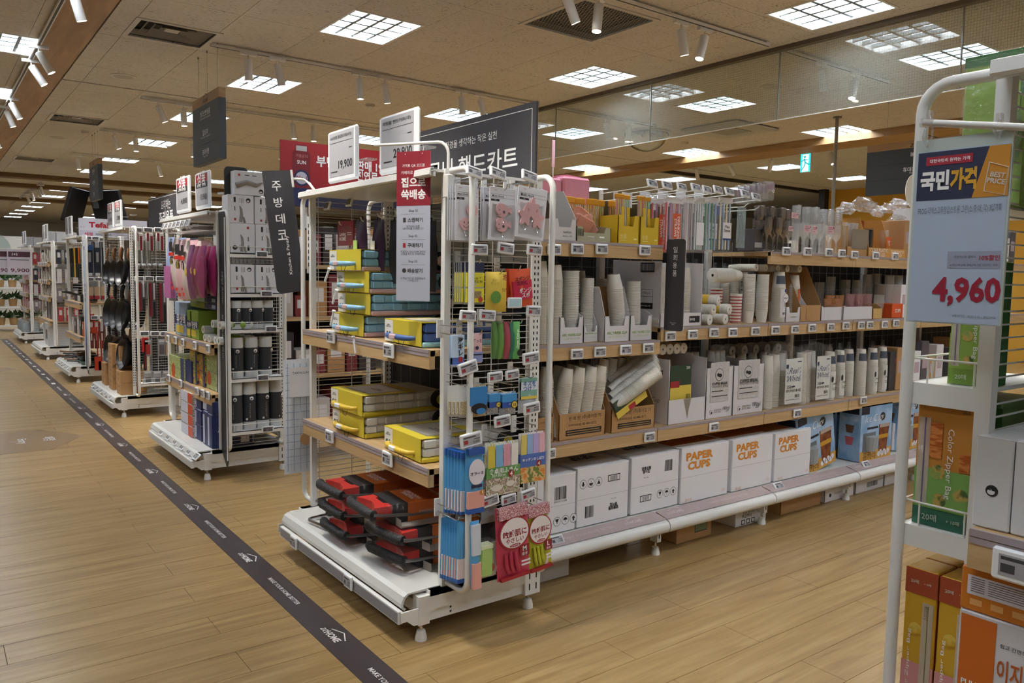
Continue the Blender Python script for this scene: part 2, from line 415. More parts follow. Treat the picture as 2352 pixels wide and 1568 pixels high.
for i in range(-14, 34):
    for j in range(-4, 34):
        x0, y0 = 1.42+TX*i, 5.0+TY*j-6.25
        if x0 > 21 or y0 > FY1: continue
        rs = [(x0+.002, x0+TX-.002, y0+.002, y0+TY-.002)]
        for h in holes: rs = subtract(rs, h)
        if not rs: continue
        tiles.append((math.hypot(x0+.3, y0+.6), x0, y0, rs))
tiles.sort(key=lambda t: t[0] if in_view((t[1]+.3, t[2]+.6, CZ)) else 1e3+t[0])
for k, (d, x0, y0, rs) in enumerate(tiles):
    g = 1 if x0 > 10.2 else 0; bb = MB() if k < 240 else far[g]
    for r in rs: bb.box(r[0], r[1], r[2], r[3], CZ, CZ+.014)
    if k < 240: bb.build('ceiling_tile', TILEG if g else TILE, ceil)
stuff(far[0].build('ceiling_tile_field', TILE, ceil)); stuff(far[1].build('ceiling_tile_field', TILEG, ceil))
# ceiling trims: wooden beams, dark slots, soffits further back
def sbox(name, m, *a):
    return struct(MB().box(*a).build(name, m))
sbox('trim_1', WOODB, .90, 1.225, FY0, 19.4, CZ-.012, CZ+.06)
sbox('trim_2', mat('2a2520', .8), .88, 1.245, FY0, 19.4, CZ+.06, CZ+.08)
o = MB(); o.box(9.95, 10.5, FY0, 13.9, CZ-.10, CZ+.03); struct(o.build('trim_3', WOODB))
sbox('trim_4', mat('1d1b1a', .8), 1.245, 19, 9.53, 9.58, CZ+.03, CZ+.05)
for n, y in ((5, 19.6), (6, 21.9), (7, 26.4)):
    sbox('trim_%d' % n, mat('6f5334', .7), .2, 19, y, y+.35, CZ-.09, CZ)
sbox('trim_8', mat('26262a', .5), 10.5, 16, 9.95, 10.05, CZ-.05, CZ)
YEL = mat('c9962e', .7, name='yellow_wall'); PALE = mat('cdcbc4', .8, name='pale_wall')
struct(MB().box(FX0, FX1, FY1-.1, FY1, 0, CZ+.1).build('wall_back', PALE))
struct(MB().box(FX0, FX0+.1, FY0, FY1, 0, CZ+.1).build('wall_left', PALE))
struct(MB().box(FX0, FX1, FY0, FY0+.1, 0, CZ+.1).build('wall_front', PALE))
struct(MB().box(16.0, 16.12, FY0, 10.1, 0, CZ).build('wall_right', YEL))
struct(MB().box(FX1-.1, FX1, FY0, FY1, 0, CZ+.1).build('wall_side', PALE))
cp = struct(MB().box(15.62, 15.78, 9.72, 9.86, 0, CZ).build('trim_9', mat('3a3a3c', .4, .6)))
# ------------------------------------------------------------------ ceiling fittings
LEDM = mat('eef6ff', .5, name='light_diffuser', emit=PANEL_L); BLADE = mat('6d777b', .4, name='louver_blade'); LFR = mat('cfd2d0', .5, name='light_frame')
lt = thing('ceiling_light', 'square recessed ceiling light with four by four louver cells', 'ceiling light', (0, 0, CZ), 0, 'square louvered ceiling lights')
b = MB(); a, c = PWX/2, PWY/2
for sx in (-1, 1): b.box(sx*(a+.006)-.011, sx*(a+.006)+.011, -c-.017, c+.017, -.005, .0); b.box(sx*a-.004, sx*a+.004, -c, c, 0, .05)
for sy in (-1, 1): b.box(-a+.005, a-.005, sy*(c+.006)-.011, sy*(c+.006)+.011, -.005, .0); b.box(-a, a, sy*c-.004, sy*c+.004, 0, .05)
b.build('frame', LFR, lt); MB().box(-a, a, -c, c, .05, .056).build('diffuser', LEDM, lt)
bx = MB().box(-.013, .013, -c, c, .012, .046).mesh('louver_blade', BLADE); by = MB().box(-a, a, -.013, .013, .012, .046).mesh('louver_blade', BLADE)
for i in (-1, 0, 1):
    obj('louver_blade', bx, lt, Matrix.Translation((i*PWX/4, 0, 0))); obj('louver_blade', by, lt, Matrix.Translation((0, i*PWY/4, 0)))
LK = Kit(lt)
LCOL = {-1.6: 'over the open aisle floor', .75: 'beside the wooden beam over the aisle', 2.95: 'over the end display units', 5.36: 'just before the hanging glass', 7.25: 'just past the hanging glass', 9.68: 'next to the wooden trim', 12.1: 'on the grey ceiling', 14.3: 'by the yellow wall'}
LROW = ['behind the white cartons', 'over the white cartons row', 'above the cart row', 'above the glove row', 'above the pan row', 'before the saucepan row', 'above the saucepan row', 'above the glassware row', 'above the pink goods row']+['%s row past the pink goods' % n for n in ('first', 'second', 'third', 'fourth', 'fifth', 'sixth', 'seventh', 'eighth')]
for x, y in lights: LK((x, y, CZ), 0, 'louvered ceiling light %s, %s' % (LCOL[x], LROW[LY.index(y)]))
# track and spotlights
TRK = mat('dcdbd8', .4, name='track_white'); HEAD = mat('d8d7d4', .45, name='spot_body'); LENS = mat('fff3dc', .4, name='spot_lens', emit=26.)
TROW = {1.2: 'over the near cross aisle', 4.11: 'over the cart row', 7.15: 'over the glove row', 9.84: 'beside the dark ceiling slot', 12.45: 'over the saucepan row', 15.4: 'over the glassware row'}
def track(x0, y0, x1, y1, label):
    L = math.hypot(x1-x0, y1-y0); an = math.atan2(y1-y0, x1-x0)
    t = thing('spotlight_track', label, 'light track', (x0, y0, CZ), an, 'spotlight tracks on the ceiling')
    MB().box(0, L, -.018, .018, -.034, -.014).build('rail', TRK, t); MB().box(0, L, -.008, .008, -.036, -.034).build('conductor_slot', mat('4a4a4a', .6), t)
    b = MB(); n = max(2, int(L/1.2))
    for i in range(n+1): b.box(.03+(L-.06)*i/n-.02, .03+(L-.06)*i/n+.02, -.012, .012, -.014, .0)
    b.build('bracket', TRK, t)
for y in (1.2, 4.11, 7.15, 9.84, 12.45, 15.4): track(2.06, y, 5.68, y, 'white spotlight track across the ceiling '+TROW[y])
for y in (4.11, 7.15): track(5.92, y, 7.6, y, 'short white spotlight track beyond the hanging glass, in line with the %s row' % ('cart' if y < 5 else 'glove'))
track(.885, 2.0, .885, 18.0, 'long pale spotlight track along the wooden ceiling beam')
track(10.7, 6.0, 10.7, 9.3, 'spotlight track on the grey ceiling past the wooden beam')
track(2.3, 21.2, 2.3, 29, 'distant spotlight track far up the aisle')
sp = thing('track_spotlight', 'white cylinder spotlight on a ceiling track', 'spotlight', (0, 0, 0), 0, 'white cylinder track spotlights')
MB().box(-.075, .075, -.016, .016, -.002, .024).build('adapter', TRK, sp)
MB().cyl((0, 0, 0), (0, 0, -.05), .007, n=8).build('stem', TRK, sp)
hd = MB().lathe([(.030, 0), (.0335, -.004), (.0335, -.185), (.031, -.19), (.031, -.182), (.0295, -.178)], 18).build('head', HEAD, sp, 40)
hd.location = (0, 0, -.035)
MB().lathe([(.0001, -.180), (.0295, -.1805)], 18, caps=False).build('lens', LENS, hd)
SK = Kit(sp)
def spot(x, y, z, tilt, az, lamp=1., grp=None, lab=None):
    """tilt the head about its joint; the lamp's own light follows it"""
    o = SK((x, y, z), 0, lab, grp); o.rotation_euler = (0, 0, az)
    h = [c for c in o.children if c.name.startswith('head')][0]
    h.rotation_euler = (0, tilt, 0)
    if lamp:
        d = bpy.data.lights.new('spot_lamp', 'SPOT'); d.energy = SPOT_W*lamp; d.spot_size = math.radians(62); d.spot_blend = .75; d.color = (1.0, .93, .82); d.shadow_soft_size = .03
        l = bpy.data.objects.new('spot_lamp', d); COL.objects.link(l); l.parent = h; l.location = (0, 0, -.2)
TZ = CZ-.058
PI = math.pi
for x, y, tl, az, lm in ((2.4, 1.2, -.5, 1.35, 2), (3.1, 1.2, -.5, 1.57, 2), (3.8, 1.2, -.55, 1.57, 2), (4.5, 1.2, -.55, 1.57, 2), (5.2, 1.2, -.5, 1.4, 2), (3.49, 4.13, .45, -.2, 2), (3.79, 4.13, -.15, .4, 2), (4.63, 4.13, .25, 0, 2), (4.90, 4.13, -.3, .0, 2),
    (2.38, 7.13, .0, 0, 1), (2.64, 7.13, .22, 0, 2), (3.45, 7.13, .05, 0, 1), (3.72, 7.13, .22, .3, 2), (4.60, 7.1, .1, 0, 1), (4.84, 7.1, .3, 0, 1),
    (2.23, 9.8, .4, 0, 2), (2.51, 9.82, .05, 0, 1), (3.82, 9.8, .1, -.4, 2), (4.10, 9.8, .0, 0, 1),
    (2.23, 12.4, .35, 0, 2), (2.51, 12.4, .05, 0, 1), (3.3, 12.4, .0, 0, 1), (3.6, 12.4, .2, 0, 1), (2.2, 15.4, .1, 0, 1), (2.5, 15.4, .3, 0, 2), (3.5, 15.4, .2, 0, 1),
    (6.45, 4.11, .35, .1, 2), (7.02, 4.11, -.35, .1, 1), (6.7, 7.13, .35, 0, 1), (7.1, 7.13, -.1, 0, 1),
    (.885, 6.2, .3, .3, 2), (.885, 8.11, .5, -.2, 2), (.885, 8.7, .55, -.2, 2), (.885, 10.8, .45, -.2, 1), (.885, 11.4, .35, 0, 1), (.885, 13.6, .4, 0, 1), (.885, 15, .4, 0, 1), (.885, 3.9, .45, -.2, 2), (.885, 2.6, .5, -.3, 2),
    (10.7, 6.6, -.4, 1.2, 1), (10.7, 7.6, .3, 1.2, 1), (10.7, 8.4, .5, -.6, 1), (10.7, 9.1, .3, 0, 1),
    (2.3, 21.6, .3, 0, 0), (2.3, 22.4, .5, 0, 0), (2.3, 23.4, .2, 0, 0), (2.3, 24.6, .4, 0, 0)):
    g_ = min(TROW, key=lambda k: abs(k-y)); spot(x, y, TZ, -tl, az, lm, None, 'white cylinder spotlight '+('on the track along the wooden beam' if x < 1 else 'on the grey ceiling track' if x > 10 else 'beyond the hanging glass' if x > 5.8 else 'far up the aisle' if y > 20 else 'on the track '+TROW[g_]))
# vents, speakers, grille, detectors
VW = mat('bdb9b0', .5, name='vent_white'); VG = mat('7d776c', .6, name='vent_grey')
for i, (x, y, w, l) in enumerate(VENTS):
    t = thing('ceiling_vent', 'square ceiling air diffuser with stepped louver rings', 'air vent', (x, y, CZ), 0, 'stepped air diffusers beside the wooden beam')
    def sq(a0, a1, z0, z1, m, nm):
        b = MB()
        P = [(-a0*w, -a0*l, z0), (a0*w, -a0*l, z0), (a0*w, a0*l, z0), (-a0*w, a0*l, z0)]; Q = [(-a1*w, -a1*l, z1), (a1*w, -a1*l, z1), (a1*w, a1*l, z1), (-a1*w, a1*l, z1)]
        b.add(P+Q, [(k, (k+1) % 4, 4+(k+1) % 4, 4+k) for k in range(4)]); b.build(nm, m, t)
    b = MB()
    for s in (-1, 1): b.box(s*w/2-.02, s*w/2+.02, -l/2-.02, l/2+.02, -.008, 0); b.box(-w/2+.02, w/2-.02, s*l/2-.02, s*l/2+.02, -.008, 0)
    b.build('frame', VW, t)
    for k, (a0, a1) in enumerate(((.40, .46), (.30, .37), (.20, .27), (.10, .17))): sq(a1, a0, .012, .05, VG, 'louver_ring')
    MB().cbox(-.09*w, .09*w, -.09*l, .09*l, .02, .045).build('centre_plate', VW, t); MB().box(-w/2, w/2, -l/2, l/2, .07, .075).build('duct_plate', mat('3a362f', .8), t)
for (x, y) in ((1.72, 8.98), (1.73, 13.83), (10.9, 8.36), (7.0, 5.0)):
    t = thing('ceiling_speaker', 'round flush ceiling speaker with a dotted grille', 'speaker', (x, y, CZ), 0, 'round ceiling speakers')
    MB().lathe([(.125, 0), (.125, -.006), (.108, -.009)], 28).build('rim', VW, t, 40); MB().lathe([(.107, -.008), (.06, -.012), (.001, -.013)], 28).build('grille', mat('a9a398', .7, bump=.4, bscale=220), t, 40)
t = thing('return_air_grille', 'square return air grille with dark honeycomb mesh in the ceiling', 'air vent', (GRILLE[0], GRILLE[1], CZ))
b = MB(); a = .37
for s in (-1, 1): b.box(s*a-.018, s*a+.018, -a-.018, a+.018, -.008, 0); b.box(-a+.018, a-.018, s*a-.018, s*a+.018, -.008, 0)
b.build('frame', VW, t); MB().box(-a, a, -a, a, .06, .065).build('duct_plate', mat('1c1b1a', .9), t)
b = MB(); n = 26
for i in range(n):
    for j in range(n):
        x, y = -a+.72*(i+.5+(j % 2)*.5)/n, -a+.72*(j+.5)/n
        if x < a-.01:
            for k in range(3):
                an = PI/6+k*PI*2/3; dx, dy = .0165*math.cos(an), .0165*math.sin(an); q = (-dy*.11, dx*.11)
                b.add([(x+q[0], y+q[1], 0), (x-q[0], y-q[1], 0), (x+dx-q[0], y+dy-q[1], 0), (x+dx+q[0], y+dy+q[1], 0)], [(0, 1, 2, 3)])
stuff(b.build('honeycomb_mesh', VW, t))
for (x, y) in ((4.26, 8.52), (1.95, 12.9), (3.2, 13.4), (8.9, 7.8), (13.5, 8.5)):
    t = thing('smoke_detector', 'small round smoke detector on the ceiling', 'smoke detector', (x, y, CZ), 0, 'smoke detectors on the ceiling')
    MB().lathe([(.055, 0), (.055, -.012), (.04, -.03), (.02, -.036), (.001, -.037)], 18).build('cover', VW, t, 40); MB().lathe([(.046, -.02), (.047, -.024)], 18, caps=False).build('slot', BLACK, t)
t = thing('mirror_dome', 'silvery ceiling dome wrapped in crinkled film', 'ceiling dome', (7.9, 7.6, CZ-.002))
MB().lathe([(.3*math.cos(i*PI/16), -.3*.85*math.sin(i*PI/16)) for i in range(9)], 22).build('dome', mat('b5b9b9', .15, .9, bump=1.0, bscale=16), t, 50); MB().lathe([(.33, 0), (.33, -.02), (.3, -.025)], 22).build('rim', VW, t, 40)
t = thing('cassette_unit', 'white square ceiling air conditioner cassette behind the glass', 'air conditioner', (8.5, 6.7, CZ-.002))
MB().cbox(-.45, .45, -.45, .45, -.035, 0, .02).build('panel', mat('a9aaa6', .5), t); MB().box(-.2, .2, -.2, .2, -.042, -.035).build('intake_grille', mat('8a8b88', .6), t)
# hanging wired-glass smoke curtain
GX = 5.87
wg = bpy.data.materials.new('wired_glass'); wg.use_nodes = True; nt = wg.node_tree; nt.nodes.clear()
o = nt.nodes.new('ShaderNodeOutputMaterial'); tr = nt.nodes.new('ShaderNodeBsdfTransparent'); tr.inputs[0].default_value = lin('e6ece8'); gl = nt.nodes.new('ShaderNodeBsdfGlossy'); gl.inputs['Roughness'].default_value = .02
df = nt.nodes.new('ShaderNodeBsdfDiffuse'); df.inputs[0].default_value = lin('b9beb8')
fr = nt.nodes.new('ShaderNodeFresnel'); fr.inputs[0].default_value = 1.45
mv = nt.nodes.new('ShaderNodeMath'); mv.operation = 'MULTIPLY_ADD'; mv.inputs[1].default_value = 1.0; mv.inputs[2].default_value = .05; nt.links.new(fr.outputs[0], mv.inputs[0])
mh = nt.nodes.new('ShaderNodeMixShader'); mh.inputs[0].default_value = .17; nt.links.new(tr.outputs[0], mh.inputs[1]); nt.links.new(df.outputs[0], mh.inputs[2])
mx = nt.nodes.new('ShaderNodeMixShader'); nt.links.new(mv.outputs[0], mx.inputs[0]); nt.links.new(mh.outputs[0], mx.inputs[1]); nt.links.new(gl.outputs[0], mx.inputs[2]); nt.links.new(mx.outputs[0], o.inputs[0])
cur = thing('glass_smoke_curtain', 'hanging wired glass smoke curtain below the ceiling', 'glass screen', (GX, 0, 0))
for i in range(-1, 8):
    y0 = 2.66-1.47*2+1.47*i+.0; y1 = y0+1.47
    if y0 > 7.2: break
    pn = MB().poly([(0, y0+.004, 2.80), (0, y0+.004, CZ-.03), (0, min(y1, 7.40)-.004, CZ-.03), (0, min(y1, 7.40)-.004, 2.80)]).build('pane', wg, cur)
    b = MB(); k = 0; zz = 2.80
    while zz < CZ-.03: b.add([(.0006, y0, zz), (.0006, min(y1, 7.4), zz), (.0006, min(y1, 7.4), zz+.0012), (.0006, y0, zz+.0012)], [(0, 1, 2, 3)]); zz += .02
    yy = y0
    while yy < min(y1, 7.4): b.add([(.0006, yy, 2.8), (.0006, yy+.0012, 2.8), (.0006, yy+.0012, CZ-.03), (.0006, yy, CZ-.03)], [(0, 1, 2, 3)]); yy += .02
    stuff(b.build('wire_mesh', mat('8f9088', .5), pn))
    MB().box(-.006, .006, y0-.004, y0+.004, 2.795, CZ-.03).build('joint_bar', mat('8d8d8a', .3, .7), cur)
MB().box(-.03, .03, -1.8, 7.42, CZ-.035, CZ).build('top_channel', mat('6c6257', .4, .5), cur); MB().box(-.006, .006, -1.8, 7.4, 2.793, 2.80).build('edge_strip', mat('c9c6bd', .4), cur)
# ------------------------------------------------------------------ shelving
EX = 1.535; EW = 1.31        # front foot line of the end units, width of an end unit
ROWS = dict(A=2.62, B=5.55, C=8.36, D=11.19, E=14.19, F=17.44, N=-.655)
MESHW = mat('d5d4cf', .4, name='wire_white')
def wires(b, y, x0, x1, z0, z1, st=.026, r=.0022, vx=(.13, .32, .5), n=4):
    z = z0
    while z < z1: b.cyl((x0, y, z), (x1, y, z), r, n=n, caps=False); z += st
    for x in vx: b.cyl((x, y-.003, z0), (x, y-.003, z1), r, n=n, caps=False)
    return b
def foot(parent, x, y):
    f = MB().cyl((x, y, .035), (x, y, .075), .007, n=8).build('foot', CHROME, parent)
    MB().lathe([(.024, 0), (.024, .012), (.017, .04), (.012, .042)], 14, (x, y, 0)).build('foot_cap', WHITE, f, 40)
DOTS = mat('2c2b2b', .7, name='slot_dark')
def rack_tube(t, x, s, y):
    d = .16; r = .055; y0 = y; e = y+s*d
    pts = [(x, y0, 1.845)]+[Vector((x, e-s*r, 1.845-r))+Vector((0, s*r*math.sin(a*PI/12), r*math.cos(a*PI/12))) for a in range(0, 7)]
    pts += [Vector((x, e-s*r, .27))+Vector((0, s*r*math.cos(a*PI/12), -r*math.sin(a*PI/12))) for a in range(0, 7)]+[(x, y0, .215)]
    MB().tube(pts, .0125, 8).build('rack_tube', WHITE, t, 60)
def end_unit(key, label, shelves, near=True, farr=True, detail=2, frontdots=False):
    y0 = ROWS[key]
    t = thing('end_display_unit', label, 'shelving', (EX, y0, 0)); W = EW
    # base
    b = MB()
    for y in (0, W):
        b.box(-.025, .025, y-.025, y+.025, .07, .185); b.box(.025, .5, y-.012, y+.012, .075, .12); b.box(.025, .5, y-.02, y+.02, .12, .2)
        b.prism([(-.1, .14), (-.02, .14), (-.02, .075), (-.045, .075), (-.075, .1), (-.1, .1)], y-.022, y-.014, axis='y')
        b.box(.5, .58, y-.03, y+.03, .07, .24)
    b.box(-.02, .02, 0, W, .11, .16); b.box(.03, .55, -.02, W+.02, .175, .2)
    b.build('base_frame', WHITE, t)
    b = MB()
    for y in (-.031,):
        for x in (.522, .558):
            for z in (.105, .155, .2): b.box(x-.003, x+.003, y, y+.002, z-.014, z+.014)
    for x in (.13,):
        for z in (.09, .108): b.cyl((x, -.0215+.009, z), (x, -.013, z), .005, n=8)
    b.build('slot', DOTS, t)
    for x in (0, .537):
        for y in (0, W): foot(t, x, y)
    # deck with rolled front and the price rail
    pr = [(-.075, .135), (-.09, .15), (-.09, .165), (-.078, .192), (-.06, .202), (.02, .204), (.55, .204), (.55, .196), (-.055, .196), (-.07, .185), (-.08, .162), (-.078, .15), (-.068, .143)]
    MB().prism(pr, 0.0, W-.04, axis='y').build('deck', WHITE2, t)
    rl = MB().box(-.108, -.09, -.012, W-.06, .092, .142).build('front_rail', WHITE, t)
    MB().box(-.1095, -.108, -.005, W-.07, .097, .137).build('rail_face', GREY if key == 'A' else WHITE2, rl)
    # uprights
    for x, z0, z1, w in ((.1, .2, 1.852, .014), (.54, .07, 1.86, .024)):
        for y in (0, W):
            p = MB().box(x-w, x+w, y-.014, y+.014, z0, z1).build('post', WHITE, t)
            if detail > 1 and (x > .5 or frontdots):
                b = MB(); z = .3
                while z < 1.8: b.box(x-.012, x-.006, y-.0148, y-.0139, z, z+.012); b.box(x+.006, x+.012, y-.0148, y-.0139, z, z+.012); z += .025
                b.build('post_slot', DOTS, p)
    for y in (0, W):
        b = MB(); wires(b, y, .11, .52, .225, 1.84, .026 if detail > 1 else .04); stuff(b.build('wire_side', MESHW, t))
    # back: black wire grid over a dark board up top
    b = MB(); k = .12
    for i in range(13): b.cyl((.54, .05+i*.1, .25), (.54, .05+i*.1, 1.8), .0022, n=4, caps=False)
    for i in range(14): b.cyl((.538, .02, .28+i*.115), (.538, W-.02, .28+i*.115), .0022, n=4, caps=False)
    stuff(b.build('back_grid', mat('6d6d70', .5), t))
    b = MB(); b.box(.55, .555, .02, W-.02, .25, 1.5).build('back_board', mat('19191b', .6, name='black_board'), t)
    MB().box(.545, .552, .02, W-.02, 1.5, 1.8).build('header_board', mat('b4b3ae', .5), t)
    # top shelf
    b = MB(); b.box(.03, .56, .0, W, 1.838, 1.848); b.prism([(.03, 1.82), (.022, 1.826), (.024, 1.85), (.04, 1.855), (.045, 1.848), (.03, 1.842)], 0, W, axis='y'); b.box(.04, .05, .0, W, 1.82, 1.84)
    b.build('top_shelf', WHITE, t)
    for z in shelves:
        s = MB().box(.045, .47, .02, W-.01, z-.024, z).box(.04, .066, .02, W-.01, z-.075, z-.002).build('shelf', WOODY, t)
        MB().box(.0375, .046, .022, W-.012, z-.012, z+.0015).box(.0385, .04, .022, W-.012, z-.026, z-.014).build('edge_strip', MAUVE, s)
    for on, y, s in ((near, 0, -1), (farr, W, 1)):
        if on:
            for x in (.112, .5): rack_tube(t, x, s, y)
    return t
UA = end_unit('A', 'white end display shelving unit with yellow carts and folded hand carts', (1.15, .678))
UB = end_unit('B', 'white end display shelving unit with glove bags and zipper bag boxes', (.935, .585))
UC = end_unit('C', 'white end display shelving unit hung with frying pans above brown cartons', (), near=True, frontdots=True)
UD = end_unit('D', 'white end display shelving unit with saucepans and a blue side board', (1.0, .57), detail=1)
UE = end_unit('E', 'far white end display shelving unit packed with small clips and glassware', (1.53, 1.25, .98, .6), detail=1)
UF = end_unit('F', 'farthest white end display shelving unit with rows of small pink goods', (1.5, 1.2, .95, .65), detail=1)
UN = end_unit('N', 'white end display shelving unit holding zipper bag boxes and white cartons', (.985, .555), detail=2)
# long shelving bays behind end unit A, facing the near cross aisle
BAYX = [2.135, 3.05, 3.965, 4.88, 5.795, 6.71, 7.625]; FY = 2.79; BKY = 3.22
def bay(i, shelves):
    x0, x1 = BAYX[i], BAYX[i+1]
    t = thing('shelving_bay', ['long shelving bay next to end unit with napkins above cup sleeves', 'long shelving bay with straw packets hanging above paper cups', 'long shelving bay with plastic goblets above small clear cups', 'far long shelving bay holding clear dome cups and blue ice cup boxes', 'long shelving bay past the blue ice cup boxes', 'last long shelving bay of the cup run'][i], 'shelving', (x0, 0, 0), 0); w = x1-x0
    # rolled base front (tube), sloping mauve label deck, base deck
    c = (0, 2.712, .165)
    prof = [(2.712+.034*math.cos(a), .163+.034*math.sin(a)) for a in [PI*.42+i2*PI*1.25/12 for i2 in range(13)]]
    b = MB().prism([(2.72, .198)]+prof+[(2.74, .14), (2.80, .17)], .004, w-.004, axis='x')
    b.build('base_tube', WHITE, t, 40)
    MB().box(0, w, 2.79, BKY+.0, .2, .215).build('base_deck', WHITE2, t)
    sl = MB().add([(0.004, 2.705, .2005), (w-.004, 2.705, .2005), (w-.004, 2.79, .2195), (.004, 2.79, .2195)], [(0, 1, 2, 3)]).build('label_strip', mat('b7a5a3', .45, name='dusty_pink_strip'), t)
    Fd = frame((0, 2.705, .2005), (1, 0, 0), (0, .085, .019))
    pk = mat('d6c6c4', .5); athome(sl, Fd, w*(.12 if i else .78), .045, .13, pk); txt(sl, 'MAKE YOUR HOME BETTER', Fd, w*(.62 if i else .45), .045, w=.33, h=.02, m=pk, bold=0.)
    # leg and upright at the bay joint
    b = MB().box(w-.03, w+.0, 2.74, 2.79, .07, .17).box(w-.025, w-.005, 2.79, BKY, .12, .19)
    b.build('leg', WHITE, t)
    MB().box(w-.018, w-.0125, 2.7385, 2.74, .09, .135).build('leg_slot', DOTS, t)
    foot(t, w-.015, 2.765)
    MB().box(w-.04, w-.001, BKY, BKY+.06, .05, 1.72).build('upright', WHITE, t)
    MB().box(0.02, w-.02, BKY+.03, BKY+.04, .2, 1.7).build('back_board', mat('222224', .7, name='dark_back_board'), t)
    b = MB()
    for k in range(10): b.cyl((.04+k*.09, BKY+.02, .25), (.04+k*.09, BKY+.02, 1.68), .002, n=4, caps=False)
    for k in range(12): b.cyl((.02, BKY+.018, .3+k*.12), (w-.02, BKY+.018, .3+k*.12), .002, n=4, caps=False)
    stuff(b.build('back_grid', mat('77777a', .5), t))
    for z, x00 in shelves:
        s = MB().box(.003+x00, w-.003, FY+.006, BKY, z-.024, z).box(.003+x00, w-.003, FY, FY+.026, z-.072, z-.002).build('shelf', WOODX, t)
        MB().box(.004+x00, w-.004, FY-.003, FY+.006, z-.012, z+.0015).build('edge_strip', MAUVE, s)
    return t
SH = [[(.665, 0), (1.127, 0), (1.612, 0)], [(.665, 0), (1.19, 0)], [(.665, 0), (1.19, 0), (1.61, -.0)], [(.665, 0), (1.19, 0), (1.61, 0)]]
BAYS = [bay(i, SH[min(i, 3)]) for i in range(6)]
# ------------------------------------------------------------------ shared product builders
def rectS(u0, v0, u1, v1, y):
    """pixel rectangle -> (x0, x1, z0, z1) on a plane that faces the near cross aisle"""
    um, vm = (u0+u1)/2, (v0+v1)/2
    return PX(u0, vm, y=y).x, PX(u1, vm, y=y).x, PX(um, v1, y=y).z, PX(um, v0, y=y).z
def rectW(u0, v0, u1, v1, x):
    """pixel rectangle -> (y0, y1, z0, z1) on a plane that faces the main aisle"""
    um, vm = (u0+u1)/2, (v0+v1)/2
    return PX(u1, vm, x=x).y, PX(u0, vm, x=x).y, PX(um, v1, x=x).z, PX(um, v0, x=x).z
# small electronic price tags
_TAGS = {}
def price_tag(price, M, where, w=.082, h=.046, dark=False, red=False):
    """white e-paper tag; M: origin at the tag's centre, x right, y up, z out"""
    k = (price, w, h, dark, red)
    if k not in _TAGS:
        t = thing('price_tag', 'x', 'price tag', group='electronic price tags')
        MB().cbox(-w/2, w/2, -h/2, h/2, -.006, .006, .004).build('case', PLASW, t)
        s = MB().box(-w*.40, w*.40, -h*.33, h*.33, .006, .0066).build('screen', mat('6f6e74', .3) if dark else SCREEN, t)
        F = Matrix.Translation((0, 0, .0066))
        r = [(-w*.37, w*.2, h*.17, h*.27), (-w*.37, -w*.18, -h*.22, h*.05), (w*.1, w*.37, h*.0, h*.06)]
        if red: decal(s, F, r[1:2], RED); r = r[:1]+r[2:]
        decal(s, F, r, SCRINK)
        txt(s, price, F, w*.2, -h*.17, w=w*.3, h=h*.2, m=INK, bold=.01)
        _TAGS[k] = Kit(t)
    return _TAGS[k](M=M, label=where, group='electronic price tags: '+where[-40:])
def card_hook(parent_x, y0, y1, z, wire=.003):
    pass
def peg(x, y0, y1, z, label, group):
    """single display hook pushed out towards -Y with an upturned tip"""
    t = thing('display_hook', label, 'hook', (x, y0, z), 0, group); L = y0-y1
    MB().tube([(0, 0, 0), (0, -L+.02, -.002), (0, -L+.006, .004), (0, -L, .018)], .0028, 6).build('prong', CHROME, t, 60)
    MB().tube([(0, 0, .03), (0, -L+.01, .032)], .002, 6).build('tag_arm', CHROME, t, 60)
    MB().box(-.012, .012, -.004, .004, -.02, .05).build('back_plate', WHITE, t)
    return t
def pegW(y, x0, x1, z, label, group):
    """display hook that points towards the main aisle"""
    t = thing('display_hook', label, 'hook', (x0, y, z), 0, group); L = x0-x1
    MB().tube([(0, 0, 0), (-L+.02, 0, -.002), (-L+.006, 0, .004), (-L, 0, .018)], .003, 6).build('prong', WHITE, t, 60)
    MB().tube([(0, 0, .03), (-L+.02, 0, .034)], .002, 6).build('tag_arm', WHITE, t, 60)
    MB().box(-.004, .004, -.012, .012, -.02, .05).build('back_plate', WHITE, t)
    return t
def pouch(w, h, t, nx=8, nz=8, seed=1, wr=.15, waist=0.):
    """filled bag hanging in the x-z plane, faces -Y, origin top centre"""
    rr = random.Random(seed); b = MB(); vs = {}; k = 0
    V = []; Fs = []
    for side in (-1, 1):
        for j in range(nz+1):
            for i in range(nx+1):
                u, v = i/nx, j/nz; f = (max(0, math.sin(PI*u))**.6)*(max(0, math.sin(PI*min(1, max(0, (v-.06)/.9))))**.6)
                d = side*t/2*f*(1+wr*(rr.random()-.5)*2)
                ww = w*(1-waist*math.sin(PI*v))
                V.append(((u-.5)*ww, d, -v*h))
    n = (nx+1)*(nz+1)
    for s in (0, 1):
        for j in range(nz):
            for i in range(nx):
                q = (s*n+j*(nx+1)+i, s*n+j*(nx+1)+i+1, s*n+(j+1)*(nx+1)+i+1, s*n+(j+1)*(nx+1)+i)
                Fs.append(q[::-1] if s == 0 else q)
    b.add(V, Fs)
    return b
def wrap(r, z0, z1, a0, a1, n=10, r1=None):
    """curved label around an upright cylinder"""
    b = MB(); r1 = r1 or r; V = []
    for i in range(n+1):
        a = a0+(a1-a0)*i/n; V += [(r*math.cos(a), r*math.sin(a), z0), (r1*math.cos(a), r1*math.sin(a), z1)]
    return b.add(V, [(2*i, 2*i+2, 2*i+3, 2*i+1) for i in range(n)])
